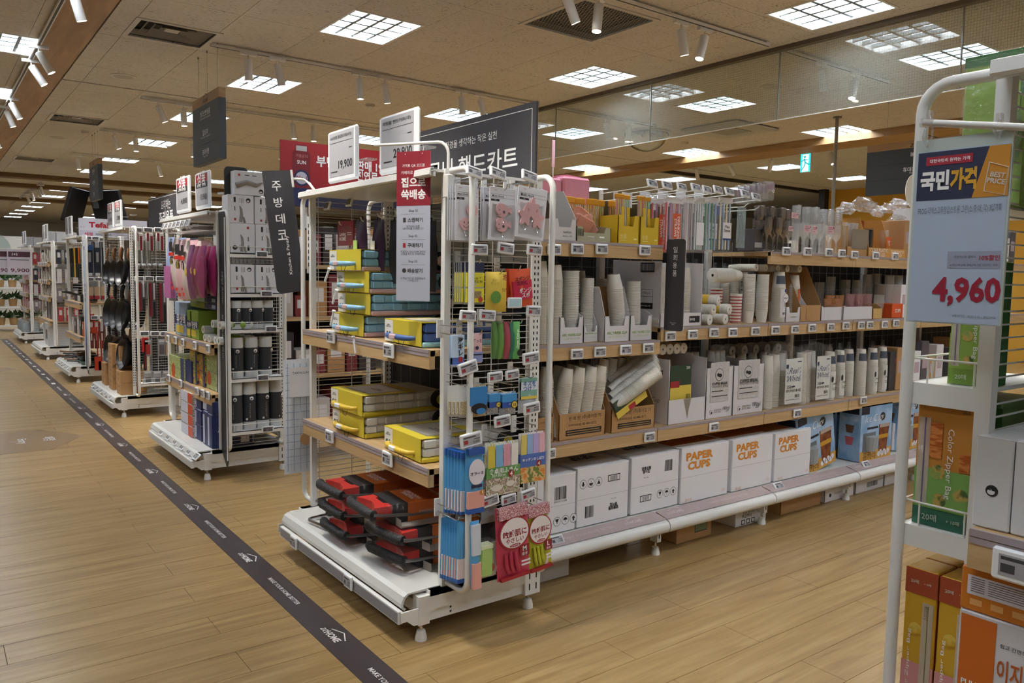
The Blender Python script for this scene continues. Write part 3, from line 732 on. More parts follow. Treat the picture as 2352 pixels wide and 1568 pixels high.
def carton(name, label, x0, x1, y0, y1, z0, z1, m=None, group=None, seam=.5, rz=0., tape=True, cat='carton'):
    """closed shipping carton: body, top flaps with a gap, tape; origin at its base centre"""
    w, d, h = x1-x0, y1-y0, z1-z0
    t = thing(name, label, cat, ((x0+x1)/2, (y0+y1)/2, z0), rz, group); m = m or PAPER
    MB().cbox(-w/2, w/2, -d/2, d/2, 0, h-.003, .003).build('body', m, t)
    g = .0025
    for s in (-1, 1): MB().cbox(*((-w/2, w/2)+((-d/2, -g) if s < 0 else (g, d/2))), h-.004, h, .002).build('flap', m, t)
    if tape: MB().box(-w/2+.004, w/2-.004, -.024, .024, h, h+.0006).box(-.0 if 0 else w/2, w/2+.0005, -.024, .024, h*.72, h).build('tape', mat('cdb894', .25, name='parcel_tape'), t)
    if seam: MB().box(-w/2+.001, w/2-.001, -d/2-.0004, -d/2, h*seam-.0008, h*seam+.0008).build('crease', mat('b9b3b3', .6), t)
    return t
def FS(t_w, d, h, x=0., z=0.): return F_south(x, -d/2, z)     # sheet on the front (-Y) of a thing whose origin is its base centre
# ------------------------------------------------------------------ end unit A: carts on the shelves
YEL_P = mat('d6c23a', .45, name='yellow_sleeve'); YEL_H = mat('e0bd3c', .35, name='yellow_handle'); CARTW = mat('dcdad2', .4, name='cream_plastic')
def cart_box(label, col, tray, hand, label_eye=True, group=None):
    """folding cart in its card sleeve; front towards -X, near side towards -Y; origin at the front edge centre of its base"""
    t = thing('folding_cart', label, 'folding cart', group=group); D, Wd, h = .44, .35, .1; y0, y1 = -Wd/2, Wd/2
    b = MB(); b.cbox(.012, D, y0+.006, y1-.006, .022, .058, .006); b.cbox(.012, D, y0+.004, y1-.004, .06, h-.004, .008)
    for i, (a, c) in enumerate(((.015, .07), (.11, .17), (.19, .27), (.29, .35))):
        b.cbox(a, c, y0-.002, y0+.03, .06, h-.006, .004); b.cbox(a+.004, c-.004, y0-.001, y0+.03, .024, .056, .004)
    b.build('shell', col, t)
    tr = MB().cbox(.004, D, y0-.002, y1+.002, .0, .022, .006).build('tray', tray, t)
    s = MB().box(-.001, .001, y0+.004, y1-.002, .004, h-.001).box(-.001, .30, y0+.004, y1-.002, h-.001, h+.0005).build('sleeve', YEL_P, t)
    F = F_west(-.0012, 0, 0)
    decal(s, F, [(-Wd/2+.004, -Wd/2+.085, .006, h-.004)], mat('e6e4de', .5), 'label_panel')
    txt(s, 'NEED A\nDRIVE CART', F, -Wd/2+.043, h*.72, w=.045, m=INK, dz=.001)
    b = MB(); 
    for dx in (.03, .055): b.tube([Vector((-.0016, 0, 0))+Vector((0, Wd/2-dx-.0-.008*math.cos(a), .03+.016*math.sin(a))) for a in [PI*i/6 for i in range(7)]], .0022, 5)
    b.build('eye_print', INK, s)
    Ft = F_top(.15, 0, h+.0006); decal(s, Ft, [(-.13, .13, -.1, .1)], mat('8f8a82', .5), 'picture_panel'); decal(s, Ft, [(-.12, .12, -.09, .09)], mat('c9c2b2', .5), 'picture_panel', .0007)
    txt(s, '4-Wheel\nHAND CART', Ft, .03, 0, w=.11, m=INK, dz=.001)
    hd = MB().tube([(.0, -.115, .035), (-.022, -.105, .034), (-.034, -.06, .034), (-.034, .06, .034), (-.022, .105, .034), (.0, .115, .035)], [.008, .011, .013, .013, .011, .008], 8).build('handle', hand, t, 60)
    MB().cbox(-.049, -.03, -.02, .035, .024, .045, .004).build('grip_label', PLASW if col is CARTW else mat('d9b7b8', .4), hd)
    for y in (y0-.006,):
        w = MB().cyl((D-.03, y-.012, .055), (D-.03, y+.01, .055), .045, n=20).build('wheel', mat('1f1f1f', .6), t, 40)
        MB().cyl((D-.03, y-.014, .055), (D-.03, y-.011, .055), .024, n=14).build('hub', tray, w, 40)
    MB().tube([(-.03, -.08, .03), (-.045, -.09, -.0), (-.04, -.05, -.0+.002), (-.034, -.03, .03)], .0012, 5).build('cord', BLACK, t)
    return t
LB = mat('8fc1dc', .35, name='sky_blue_plastic'); PINKT = mat('d8b3b2', .4, name='pink_tray'); DB = mat('4765a0', .35, name='denim_plastic'); LBT = mat('97cbd6', .4, name='aqua_tray')
g1 = 'cream carts in yellow sleeves'
k1 = Kit(cart_box('a', CARTW, YEL_P, YEL_H, group=g1))
k1((1.612, 3.455, .68), 0, 'cream folding cart in yellow sleeve under another, on the lower wooden shelf', g1)
k1((1.606, 3.46, .781), 0, 'cream folding cart in yellow sleeve, topmost on the lower wooden shelf', g1)
k1((1.60, 2.90, .68), -.05, 'cream folding cart in yellow sleeve lying alone on the lower wooden shelf', g1)
k2 = Kit(cart_box('b', LB, PINKT, LB))
for i, (dx, dy, w) in enumerate(((0, .03, 'lowest'), (.012, -.015, 'second'), (.008, -.01, 'third'), (-.008, .04, 'topmost'))):
    k2((1.612+dx, 3.44+dy-.01, 1.152+i*.101), 0, 'sky blue folding cart in yellow sleeve, %s of its stack of four' % w, 'sky blue carts on the upper shelf')
k3 = Kit(cart_box('c', DB, LBT, DB)); k3((1.60, 2.90, 1.152), -.05, 'denim blue folding cart in yellow sleeve beside the sky blue stack')
# security tag sticks hanging off the carts
for i, (x, y, z, rx) in enumerate(((1.56, 3.5, 1.26, .5), (1.56, 3.47, 1.36, .6), (1.55, 3.53, 1.46, .7), (1.553, 3.27, 1.155, -.3))):
    t = thing('security_tag', 'small white plastic security stick tied to a cart', 'security tag', (x, y, z), 0, 'white security sticks'); t.rotation_euler = (rx, 0, 0)
    MB().cbox(-.004, .004, -.006, .006, -.075, .0, .002).build('stick', PLASW, t); MB().lathe([(.009, -.004), (.009, .004)], 12, (0, 0, .004)).build('cap', PLASW, t, 40)
# price tags on A's shelves and rail
for (u, v, p, where) in ((760, 773, '39,900', 'upper wooden shelf of the cart display'), (893, 805, '29,900', 'upper wooden shelf of the cart display'), (757, 1002, '29,900', 'lower wooden shelf of the cart display'), (890, 1053, '19,900', 'lower wooden shelf of the cart display')):
    q = PX(u, v, x=1.562); price_tag(p, F_west(q.x, q.y, q.z), 'white price tag clipped to the '+where, .085, .062)
for (u, v, p) in ((675, 1245, '19,900'), (800, 1335, '29,900')):
    q = PX(u, v, x=1.418); price_tag(p, F_west(q.x, q.y, q.z), 'white price tag on the grey rail under the hand carts', .075, .062)
# ------------------------------------------------------------------ end unit A: folding hand carts on the deck
ORG = mat('e2722a', .5, name='orange_card'); REDP = mat('c9302b', .35, name='red_plastic'); BLKF = mat('222124', .55, name='black_foam', bump=.5, bscale=120); STEEL = mat('8f9092', .3, .9, name='brushed_steel'); BLKG = mat('141416', .12, name='gloss_black_bag', bump=.8, bscale=30)
def hand_cart(label, group=None, plate=True):
    """folded hand cart in a card sleeve: handle towards -X; origin at the base under the sleeve's front edge"""
    t = thing('folding_hand_cart', label, 'hand cart', group=group); h = .085
    c = MB().cbox(.0, .36, -.105, .105, .0, h, .003).build('card_sleeve', ORG, t)
    Ft = frame((.0, 0, h), (0, 1, 0), (-1, 0, 0))
    txt(c, 'FOLDING\nHANDCART', Ft, -.0, -.06, w=.15, m=WINK, bold=.03); txt(c, 'HOME', Ft, .07, -.33, w=.03, m=WINK); decal(c, Ft, [(-.08, -.03, -.17, -.165), (-.08, -.03, -.18, -.175), (-.02, .04, -.17, -.165), (-.02, .04, -.18, -.175)], WINK)
    b = MB(); b.tube([(.17, .06, h+.001), (.33, .045, h+.001)], .003, 4); b.tube([(.3+.022*math.cos(a), .04+.022*math.sin(a), h+.001) for a in [PI*2*i/12 for i in range(12)]], .002, 4, True); b.build('cart_drawing', INK, c)
    txt(c, 'EVERYDAY LIFE', F_south(.1, -.1055, .04), 0, 0, w=.09, m=WINK, bold=0.)
    MB().box(-.07, .002, -.104, .104, .003, h-.001).build('black_band', mat('242326', .5), t)
    b = MB()   # red grip plate with a hand hole
    o = [(-.15, -.1), (-.06, -.1), (-.055, -.06), (-.085, -.045), (-.085, .045), (-.055, .06), (-.06, .1), (-.15, .1), (-.13, .05), (-.12, 0), (-.13, -.05)]
    b.prism(o, .035, .08); b.build('grip_plate', REDP, t)
    MB().tube([(-.165, -.13, .06), (-.175, -.1, .06), (-.178, .1, .06), (-.165, .13, .06)], .021, 10).build('foam_handle', BLKF, t, 60)
    b = MB()
    for s in (-1, 1): b.tube([(-.165, s*.128, .06), (-.11, s*.125, .05), (.02, s*.1, .03), (.38, s*.1, .03)], .008, 6)
    b.build('frame_tube', STEEL, t, 60)
    if plate:
        MB().prism([(-.06, .0), (.24, .0), (.24, .006), (-.055, .006), (-.06, .035)], -.17, -.115, axis='y').build('toe_plate', mat('9b968f', .4, .3), t)
    for s in (-1, 1):
        w = MB().tube([(.42+.07*math.cos(a), s*.07, .055+.05*math.sin(a)) for a in [2*PI*i/16 for i in range(16)]], .02, 8, True).build('wheel', BLKG, t, 60)
        MB().cyl((.42, s*.07-.012, .055), (.42, s*.07+.012, .055), .045, n=12).build('wheel_disc', BLKG, w)
    MB().cbox(-.19, .37, -.14, .14, .002, h+.006, .02).build('clear_bag', film('thin_bag', gloss=.03, density=.004, rough=.2, wrinkle=1.), t)
    return t
hk = Kit(hand_cart('x', 'folded hand carts on the deck'))
HG = 'folded hand carts on the deck'
for i, (x, y, z, rz, tl, lab) in enumerate(((1.655, 3.33, .206, -.02, 0, 'orange sleeved hand cart at the bottom of the stack of three'), (1.65, 3.34, .297, -.03, 0, 'orange sleeved hand cart in the middle of the stack of three'), (1.645, 3.35, .388, -.02, 0, 'orange sleeved hand cart on top of the stack of three'),
    (1.70, 2.93, .206, .12, 0, 'orange sleeved hand cart lowest beside the side rack'), (1.69, 2.92, .297, .10, 0, 'orange sleeved hand cart between two others beside the side rack'), (1.635, 3.0, .388, -.08, .05, 'orange sleeved hand cart uppermost beside the side rack with bare steel plate'))):
    hk(M=Matrix.Translation((x, y, z)) @ Matrix.Rotation(rz, 4, 'Z'), label=lab, group=HG)
# chrome luggage trolley frame and black bags behind
t = thing('luggage_trolley', 'folded chrome luggage trolley with looped steel tube on the white deck', 'trolley', (1.52, 3.62, .206), .15)
def loop(x0, x1, y0, y1, z, r=.035):
    P = []
    for cx, cy, a in ((x1-r, y1-r, 0), (x0+r, y1-r, PI/2), (x0+r, y0+r, PI), (x1-r, y0+r, 1.5*PI)): P += [(cx+r*math.cos(a+PI/2*i/4), cy+r*math.sin(a+PI/2*i/4), z) for i in range(5)]
    return P
MB().tube(loop(-.02, .3, -.21, .06, .012), .008, 6, True).build('lower_loop', CHROME, t, 60); MB().tube(loop(.06, .34, -.16, .12, .08), .008, 6, True).build('upper_loop', CHROME, t, 60)
w = MB().tube([(.1, -.1, .03), (.1, -.02, .035), (.1, .06, .05)], [.016, .012, .012], 8).build('axle', CHROME, t, 60)
for y in (-.085, .03): MB().tube([(.1+.022*math.cos(a), y, .036+.022*math.sin(a)) for a in [2*PI*i/12 for i in range(12)]], .007, 6, True).build('wheel', BLKG, t, 60)
for i, (x, y, z, s) in enumerate(((1.98, 3.05, .206, 1), (1.99, 3.06, .33, .95), (1.99, 3.05, .45, .9), (1.98, 2.78, .206, .8))):
    o = tag(pouch(.36*s, .2, .13, 7, 6, i+3).build('black_bagged_cart', BLKG, smooth=60), 'black plastic wrapped hand cart %s at the back of the deck' % ('lowest', 'second up', 'third up', 'alone near the side rack')[i], 'wrapped cart', 'black wrapped carts')
    o.matrix_world = Matrix.Translation((x, y, z+.065)) @ Matrix.Rotation(PI/2, 4, 'Z') @ Matrix.Rotation(PI/2, 4, 'X') @ Matrix.Translation((0, 0, .1))
# ------------------------------------------------------------------ hooks and pouches under A's top shelf
NAVY = mat('3a4a63', .5, name='navy_nylon'); PURP = mat('3a2540', .35, name='purple_nylon'); BLKN = mat('1e1a22', .5, name='black_nylon'); DRED = mat('8d1f33', .5, name='crimson_card')
for i, (y, z) in enumerate(((3.66, 1.68), (3.42, 1.69), (3.25, 1.70), (3.08, 1.70))):
    pegW(y, 2.05, 1.66, z, 'white display hook under the top shelf holding folded shopping bags', 'hooks under the cart display top shelf')
for (u, v) in ((752, 473), (803, 464)):
    q = PX(u, v, x=1.66); price_tag('5,900', F_west(q.x, q.y, q.z) @ Matrix.Rotation(-.3, 4, 'X'), 'grey price tag on a hook above the shopping bag packs', .06, .045, True)
def west_pack(name, label, cat, y, z, w, h, t, x, m, group=None, seed=1, rz=0.):
    """hanging pack that faces the main aisle, origin top centre"""
    o = thing(name, label, cat, (x, y, z), -PI/2+rz, group)
    pouch(w, h, t, seed=seed).build('pouch', m, o, 60)
    return o
t = thing('mesh_bag_pack', 'navy mesh bag in a clear pack with a crimson card header', 'packaged bag', (1.68, 3.62, 1.70), -PI/2)
MB().box(-.09, .09, -.004, .004, -.12, .0).build('card_header', DRED, t); F = F_south(0, -.004, 0)
txt(t, 'Loving\nHOME', F, -.03, -.075, w=.075, m=WINK); decal(t, F, [(.02, .07, -.06, -.057), (.02, .07, -.07, -.067)], WINK)
b = MB().prism(disc(0, -.24, .075, 20, .1), -.012, .008, axis='y'); b.build('folded_bag', NAVY, t); MB().tube([(p[0], -.014, p[1]) for p in disc(0, -.24, .07, 20, .095)], .006, 6, True).build('rim_cord', mat('2b3a50', .5), t)
pouch(.19, .38, .05, seed=4).build('clear_bag', CLEAR, t, 60)
for i, (y, m, lab) in enumerate(((3.45, PURP, 'shiny purple folded shopping bag hanging next to the navy mesh bag'), (3.33, PURP, 'dark purple folded shopping bag with a white swing tag'), (3.22, BLKN, 'black folded shopping bag hanging between purple and black ones'), (3.12, BLKN, 'black folded shopping bag hanging beside the paper banner'), (3.02, BLKN, 'black folded shopping bag behind the paper banner'))):
    o = west_pack('folded_shopping_bag', lab, 'shopping bag', y, 1.70-.005*i, .11, .27+.01*i, .05, 1.68+.03*i, m, 'dark folded shopping bags', i+2)
    MB().tube([(-.02, 0, -.03), (-.012, 0, .012), (.012, 0, .012), (.02, 0, -.03)], .004, 6).build('strap', m, o, 60)
    if i in (0, 1): MB().box(-.02, .02, -.034, -.031, -.18, -.1).build('swing_tag', mat('a9c77a', .5) if i == 0 else PAPER, o)
# ------------------------------------------------------------------ side rack of end unit A (faces the near cross aisle)
SY = 2.475
LAB_TAG = 'white price tag on the hooks beside the %s'
def st(u0, v0, u1, v1, p, near, rx=-.25, rz=0., dark=False, red=True, y=2.45):
    q = PX((u0+u1)/2, (v0+v1)/2, y=y); w = (u1-u0)*(q-CAM).dot(fwd)/FPX; h = w*.56
    price_tag(p, Matrix.Translation(q) @ F_south(0, 0, 0) @ Matrix.Rotation(rz, 4, 'Z') @ Matrix.Rotation(rx, 4, 'X'), LAB_TAG % near, round(w, 3), round(h, 3), dark, red)
for a in (((1066, 380, 1112, 410), '4,900', 'hook cards', -.3, -.2), ((1120, 386, 1167, 411), '4,900', 'hook cards', -.3, -.2), ((1193, 390, 1239, 420), '4,900', 'hook cards', -.3, -.2)): st(*a[0], a[1], a[2], a[3], a[4], False, False); q = PX((a[0][0]+a[0][2])/2, a[0][3]-3, y=2.46); peg(q.x, 2.615, 2.455, q.z-.03, 'chrome tag hook above the white hook cards', 'tag hooks')
for a in (((1078, 560, 1124, 586), '6,930', 'yellow scourer packs', 0), ((1138, 558, 1185, 583), '2,130', 'yellow scourer packs', -.1), ((1205, 560, 1250, 588), '2,430', 'yellow scourer packs', -.05),
    ((1052, 713, 1097, 737), '2,130', 'slim sponge packs', -.08), ((1096, 711, 1142, 737), '2,130', 'slim sponge packs', -.08), ((1204, 702, 1247, 726), '2,130', 'slim sponge packs', -.05),
    ((1048, 828, 1101, 861), '3,500', 'steel wool packs', .25), ((1116, 852, 1158, 878), '3,500', 'steel wool packs', .05), ((1157, 847, 1196, 873), '3,500', 'steel wool packs', .08), ((1195, 808, 1244, 836), '2,430', 'steel wool packs', .1),
    ((1130, 952, 1177, 981), '4,630', 'dishcloth packs', .08), ((1197, 923, 1245, 951), '4,630', 'dishcloth packs', .1), ((1052, 994, 1111, 1025), '3,000', 'dishcloth packs', .12),
    ((1100, 1134, 1150, 1163), '4,000', 'rubber glove packs', .15), ((1147, 1131, 1189, 1160), '4,000', 'rubber glove packs', .1), ((1191, 1119, 1234, 1150), '4,000', 'rubber glove packs', .15)):
    st(*a[0], a[1], a[2], 0, a[3])
q = PX(1182, 695, y=2.44); t = thing('blank_tag', 'pale blue blank plastic tag in front of the orange scourer pack', 'price tag', q); MB().cbox(-.035, .035, -.004, .004, -.021, .021, .004).build('case', PLASW, t); MB().box(-.029, .029, -.0046, -.004, -.015, .015).build('window', mat('b5d2d8', .2), t)
RH = 'chrome hooks on the side rack of the cart display'
for (u, v) in ((1088, 428), (1150, 433), (1216, 433), (1088, 602), (1138, 625), (1180, 617), (1046, 765), (1092, 762), (1140, 738), (1160, 738), (1184, 738), (1060, 880), (1131, 900), (1165, 896), (1210, 862), (1065, 1025), (1150, 1010), (1218, 988), (1040, 1186), (1090, 1195), (1174, 1158), (1232, 1158)):
    q = PX(u, v, y=2.5); peg(q.x, 2.615, 2.455, q.z-.006, 'chrome display hook on the wire side of the cart display', RH)
def item(name, label, cat, u0, v0, u1, v1, y=SY, group=None, rz=0., hang=True):
    """thing whose origin is the top centre of a pixel rectangle on the rack plane"""
    x0, x1, z0, z1 = rectS(u0, v0, u1, v1, y)
    t = thing(name, label, cat, M=Matrix.Translation(((x0+x1)/2, y, z1)) @ Matrix.Rotation(rz, 4, 'Y'), group=group)
    return t, x1-x0, z1-z0
# white cards with pink adhesive hooks
PINK = mat('d9a9ad', .35, name='pink_hook'); CARD = mat('dedde2', .55, name='pale_card'); FACE = mat('3a3438', .5)
def hook_card(label, u0, v0, u1, v1, kind, rz=0., y=SY, grp='white cards of pink adhesive hooks'):
    t, w, h = item('hook_card', label, 'hook pack', u0, v0, u1, v1, y, grp, rz)
    MB().cbox(-w/2, w/2, -.001, .002, -h, 0, .001).build('card', CARD, t); F = F_south(0, -.001, 0)
    txt(t, 'alsen', F, -w*.28, -h*.055, h=h*.022, m=RED, bold=0.); decal(t, F, [(-w*.45, w*.45, -h*.135, -h*.131), (-w*.45, w*.45, -h*.2, -h*.196)], INK); txt(t, 'Multi Hook', F, -w*.18, -h*.167, w=w*.45, m=INK, bold=.01)
    decal(t, F, [(-w*.44, -w*.12, -h*.265, -h*.225)], INK); txt(t, '1.5kg', F, -w*.28, -h*.245, h=h*.024, m=WINK, dz=.001, bold=0.)
    def hk(cx, cz, s): MB().tube([(cx-s, -.006, cz), (cx-s*.8, -.008, cz-.014), (cx, -.01, cz-.02), (cx+s*.8, -.008, cz-.014)], .0018, 5).build('wire_hook', CHROME, t, 60)
    if kind == 'smile':
        for cx, cz, r in ((w*.18, -h*.45, w*.23), (-w*.08, -h*.7, w*.23)):
            p = MB().prism(disc(cx, cz, r, 22), -.009, -.001, axis='y').build('round_hook', PINK, t)
            Fp = F_south(0, -.0092, 0); decal(p, Fp, [disc(cx-r*.35, cz+r*.25, r*.09, 8, r*.2), disc(cx+r*.35, cz+r*.25, r*.09, 8, r*.2)], FACE)
            MB().tube([(cx+r*.55*math.cos(a), -.0095, cz+r*.55*math.sin(a)) for a in [PI*1.1+PI*.8*i/8 for i in range(9)]], .0012, 4).build('smile_line', FACE, p); hk(cx, cz-r, .006)
    elif kind == 'whale':
        for cz in (-h*.44, -h*.71):
            r = w*.22
            o = [(-r*1.3, 0), (-r*1.25, r*.6), (-r*.8, r*1.0), (-.1*r, r*1.05), (r*.6, r*.7), (r*1.1, r*.25), (r*1.5, r*.6), (r*1.75, r*.45), (r*1.55, r*.1), (r*1.75, -r*.25), (r*1.45, -r*.3), (r*1.05, -r*.05), (r*.5, -r*.75), (-.2*r, -r*.95), (-r, -r*.7)]
            p = MB().prism([(a*.9, cz+c) for a, c in o], -.009, -.001, axis='y').build('whale_hook', PINK, t)
            Fp = F_south(0, -.0092, 0); decal(p, Fp, [disc(r*.1, cz-r*.15, r*.22, 12), disc(-r*.7, cz+r*.1, r*.09, 8)], FACE); hk(.0, cz-r*.9, .006)
            MB().tube([(-r*.75+r*.4*math.cos(a), -.0095, cz-r*.25+r*.3*math.sin(a)) for a in [PI*1.1+PI*.7*i/6 for i in range(7)]], .001, 4).build('mouth_line', FACE, p)
    else:
        for cx, cz in ((-.0, -h*.4), (-w*.22, -h*.58), (w*.2, -h*.6)):
            r = w*.18; o = [(cx+r*(1+.28*math.sin(5*a))*math.cos(a), cz+r*1.25*(1+.28*math.sin(5*a))*math.sin(a)) for a in [2*PI*i/40 for i in range(40)]]
            MB().prism(o, -.009+abs(cx)*.01, -.001, axis='y').build('flower_hook', PINK, t); hk(cx, cz-r*1.3, .007)
    MB().cbox(-w*.42, w*.42, -.012, -.001, -h*.95, -h*.3, .006).build('blister', film('blister', gloss=.1, density=.02, wrinkle=.2), t)
    return t
hook_card('white hook card with two pink smiling faces', 1045, 425, 1099, 553, 'smile')
hook_card('white hook card with two pink whale hooks', 1124, 431, 1184, 553, 'whale', .03)
hook_card('white hook card with three pink flower shaped hooks', 1190, 431, 1257, 549, 'flower', .09, 2.46)
for i in range(3): hook_card('white hook card with pink smiling faces, behind the front smiling one', 1028+5*i, 427, 1080+5*i, 553, 'smile', 0, 2.56-.025*i, 'hook cards behind the smiling card')
for i in range(2): hook_card('white hook card with pink whales, behind the front whale card', 1103+6*i, 431, 1160+6*i, 554, 'whale', 0, 2.55-.03*i, 'hook cards behind the whale card')
for i in range(2): hook_card('white hook card with pink flowers, behind the front flower card', 1180+4*i, 431, 1243+4*i, 553, 'flower', 0, 2.55-.03*i, 'hook cards behind the flower card')
# small kitchen scrubber packs
def pack(name, label, cat, box, mats, t=.025, y=SY, group=None, rz=0., seed=1, clear=True):
    """soft pack: body pouch with print bands (fraction top, fraction bottom, material)"""
    o, w, h = item(name, label, cat, *box, y=y, group=group, rz=rz)
    pouch(w, h, t, seed=seed).build('pouch', mats[0], o, 60)
    F = F_south(0, -t*.53, 0)
    for k, (a, c, m) in enumerate(mats[1:]): MB().box(-w*.44, w*.44, -t*.53-.0003*k, t*.2, -h*c, -h*a).build('label_panel', m, o)
    return o, w, h, F_south(0, -t*.53-.0006, 0)
YB = mat('d8cf2e', .4); NVY = mat('22284a', .45); LEM = mat('e3c64e', .4); ORR = mat('d9542b', .35); CRM = mat('c7284a', .35)
o, w, h, F = pack('scourer_pack', 'black and yellow scourer pack in front of its row', 'scourer pack', (1066, 602, 1111, 699), (mat('b9b8ad', .4), (0, .22, NVY), (.25, .58, YB), (.62, .95, YB)), .02)
txt(o, 'ズつけず\n強ピカピカ!', F, 0, -h*.42, w=w*.7, m=INK); decal(o, F, [(-w*.3, w*.3, -h*.85, -h*.68)], printed('wool_photo', ['6b5a3c', '8d7a52', 'b3a173'], 300)); decal(o, F, [disc(w*.25, -h*.88, w*.12)], mat('b5482c', .5), dz=.001)
for i in range(4): pack('scourer_pack', 'black and yellow scourer pack behind the front one', 'scourer pack', (1042+5*i, 603, 1088+5*i, 698), (mat('b9b8ad', .4), (0, .22, NVY), (.25, .58, YB), (.62, .95, YB)), .015, 2.585-.025*i, 'yellow scourer packs in a row')
o, w, h, F = pack('foam_sponge_pouch', 'lemon yellow sponge pouch with a green round picture', 'sponge pack', (1114, 624, 1163, 716), (LEM,), .035, seed=3)
txt(o, '泡', F, w*.26, -h*.13, h=h*.15, m=RED, dz=.004); txt(o, 'あわあわ\nスポンジ', F, w*.28, -h*.45, w=w*.3, m=mat('9b4b2a'), dz=.004); decal(o, F, [disc(-w*.15, -h*.63, w*.24)], mat('5f8d3a', .5), dz=.004); txt(o, 'あわ\nポンジ', F, -w*.2, -h*.25, w=w*.4, m=mat('b08a2a'), bold=0., dz=.004)
o, w, h, F = pack('scourer_pouch', 'orange and magenta scourer pouch hanging askew', 'scourer pack', (1168, 618, 1216, 705), (ORR, (.3, .8, CRM)), .025, rz=-.12, seed=5)
txt(o, 'スポンジ\nたわし', F, -w*.0, -h*.3, w=w*.7, m=mat('3a1218'), dz=.002); txt(o, 'ポンジ\nスポ', F, w*.1, -h*.62, w=w*.6, m=WINK, dz=.002)
pack('scourer_pouch', 'orange scourer pouch tucked behind the askew one', 'scourer pack', (1160, 617, 1200, 690), (ORR,), .02, 2.53, seed=6)
o, w, h, F = pack('cleaner_pack', 'slim white and blue stain eraser pack with brush lettering', 'cleaner pack', (1032, 769, 1063, 838), (mat('9fb9d8', .4), (0, 1., mat('b9cde4', .4)), (.74, .97, mat('4a66b0', .4))), .03)
txt(o, '激\nキ\nレ', F, w*.15, -h*.37, w=w*.42, h=h*.62, m=INK, dz=.001); decal(o, F, [(-.0*w, w*.3, -h*.9, -h*.72)], RED, dz=.001)
o, w, h, F = pack('cleaner_pack', 'pink and blue cleaning sheet pack with round emblem', 'cleaner pack', (1076, 765, 1107, 834), (mat('d9b0b4', .4), (.62, .95, mat('8b97c9', .4))), .022)
txt(o, 'ずっと', F, 0, -h*.24, w=w*.7, m=NVY, dz=.001); decal(o, F, [disc(0, -h*.48, w*.12), (-w*.3, w*.4, -h*.72, -h*.68)], NVY, dz=.001)
for i, (u, m, lab) in enumerate(((1129, '5d8a4a', 'dull green'), (1143, '6c9a4d', 'light green'), (1157, 'b0505e', 'pinkish red'), (1170, '3f7c68', 'teal'), (1178, '6fbf6b', 'bright green'))):
    o, w, h, F = pack('slim_sponge_pack', 'slim upright %s kitchen sponge pack' % lab, 'sponge pack', (u, 738, u+15, 824), (mat(m, .35),), .03, 2.50-.008*i, 'slim upright sponge packs', seed=i)
    if i == 4: txt(o, 'Green Kitchen', F, -w*.25, -h*.45, w=h*.5, h=w*.3, m=WINK, rot=PI/2, dz=.004); decal(o, F, [disc(w*.15, -h*.82, w*.42)], INK, dz=.003)
BLUP = mat('2f7fc0', .35); GOLD = printed('gold_wool', ['6d5833', '9a8352', 'c8b989', 'e8e2cf'], 500, .3)
for i in range(4):
    o, w, h, F = pack('gold_wool_pack', 'clear pack of gold steel wool, one of a row', 'steel wool', (1027+9*i, 884, 1062+9*i, 956), (mat('d5d5d2', .3), (.5, .9, GOLD)), .03, 2.57-.03*i, 'gold steel wool packs in a row', seed=i)
o, w, h, F = pack('gold_wool_pack', 'gold steel wool pack with a swirling blue and black card', 'steel wool', (1073, 884, 1116, 957), (GOLD, (.05, .62, BLUP)), .03, 2.46, seed=9); decal(o, F, [disc(0, -h*.72, w*.42, 16, h*.17)], INK, dz=.001); decal(o, F, [disc(w*.1, -h*.8, w*.25, 16, h*.1)], BLUP, dz=.002)
for i, u in enumerate((1117, 1146)):
    o, w, h, F = pack('silver_wool_pack', 'silver steel wool pack with a blue card and round yellow number', 'steel wool', (u, 899, u+(28 if i == 0 else 38), 952), (printed('silver_wool', ['55595c', '9fa3a6', 'd9dcde'], 500, .3), (.08, .65, mat('3f93cf', .35)), (.42, .66, mat('2a4fa0', .35))), .03, 2.47, 'silver steel wool packs', seed=i)
    decal(o, F, [disc(w*.28, -h*.55, w*.2)], INK, dz=.001); decal(o, F, [disc(w*.28, -h*.55, w*.16)], LEM, dz=.0015); txt(o, '10' if i else '14', F, w*.28, -h*.55, h=w*.16, m=INK, dz=.002)
o, w, h, F = pack('net_sponge_pack', 'white and teal net sponge pack with blue lettering panel', 'sponge pack', (1190, 866, 1231, 947), (mat('b9bec0', .35), (.02, .6, mat('7fae9d', .35)), (.12, .35, mat('e0e4ea', .4)), (.52, .6, LEM)), .025, 2.49)
txt(o, 'キズを\nつけず', F, 0, -h*.23, w=w*.7, m=mat('2b55a0'), dz=.002)
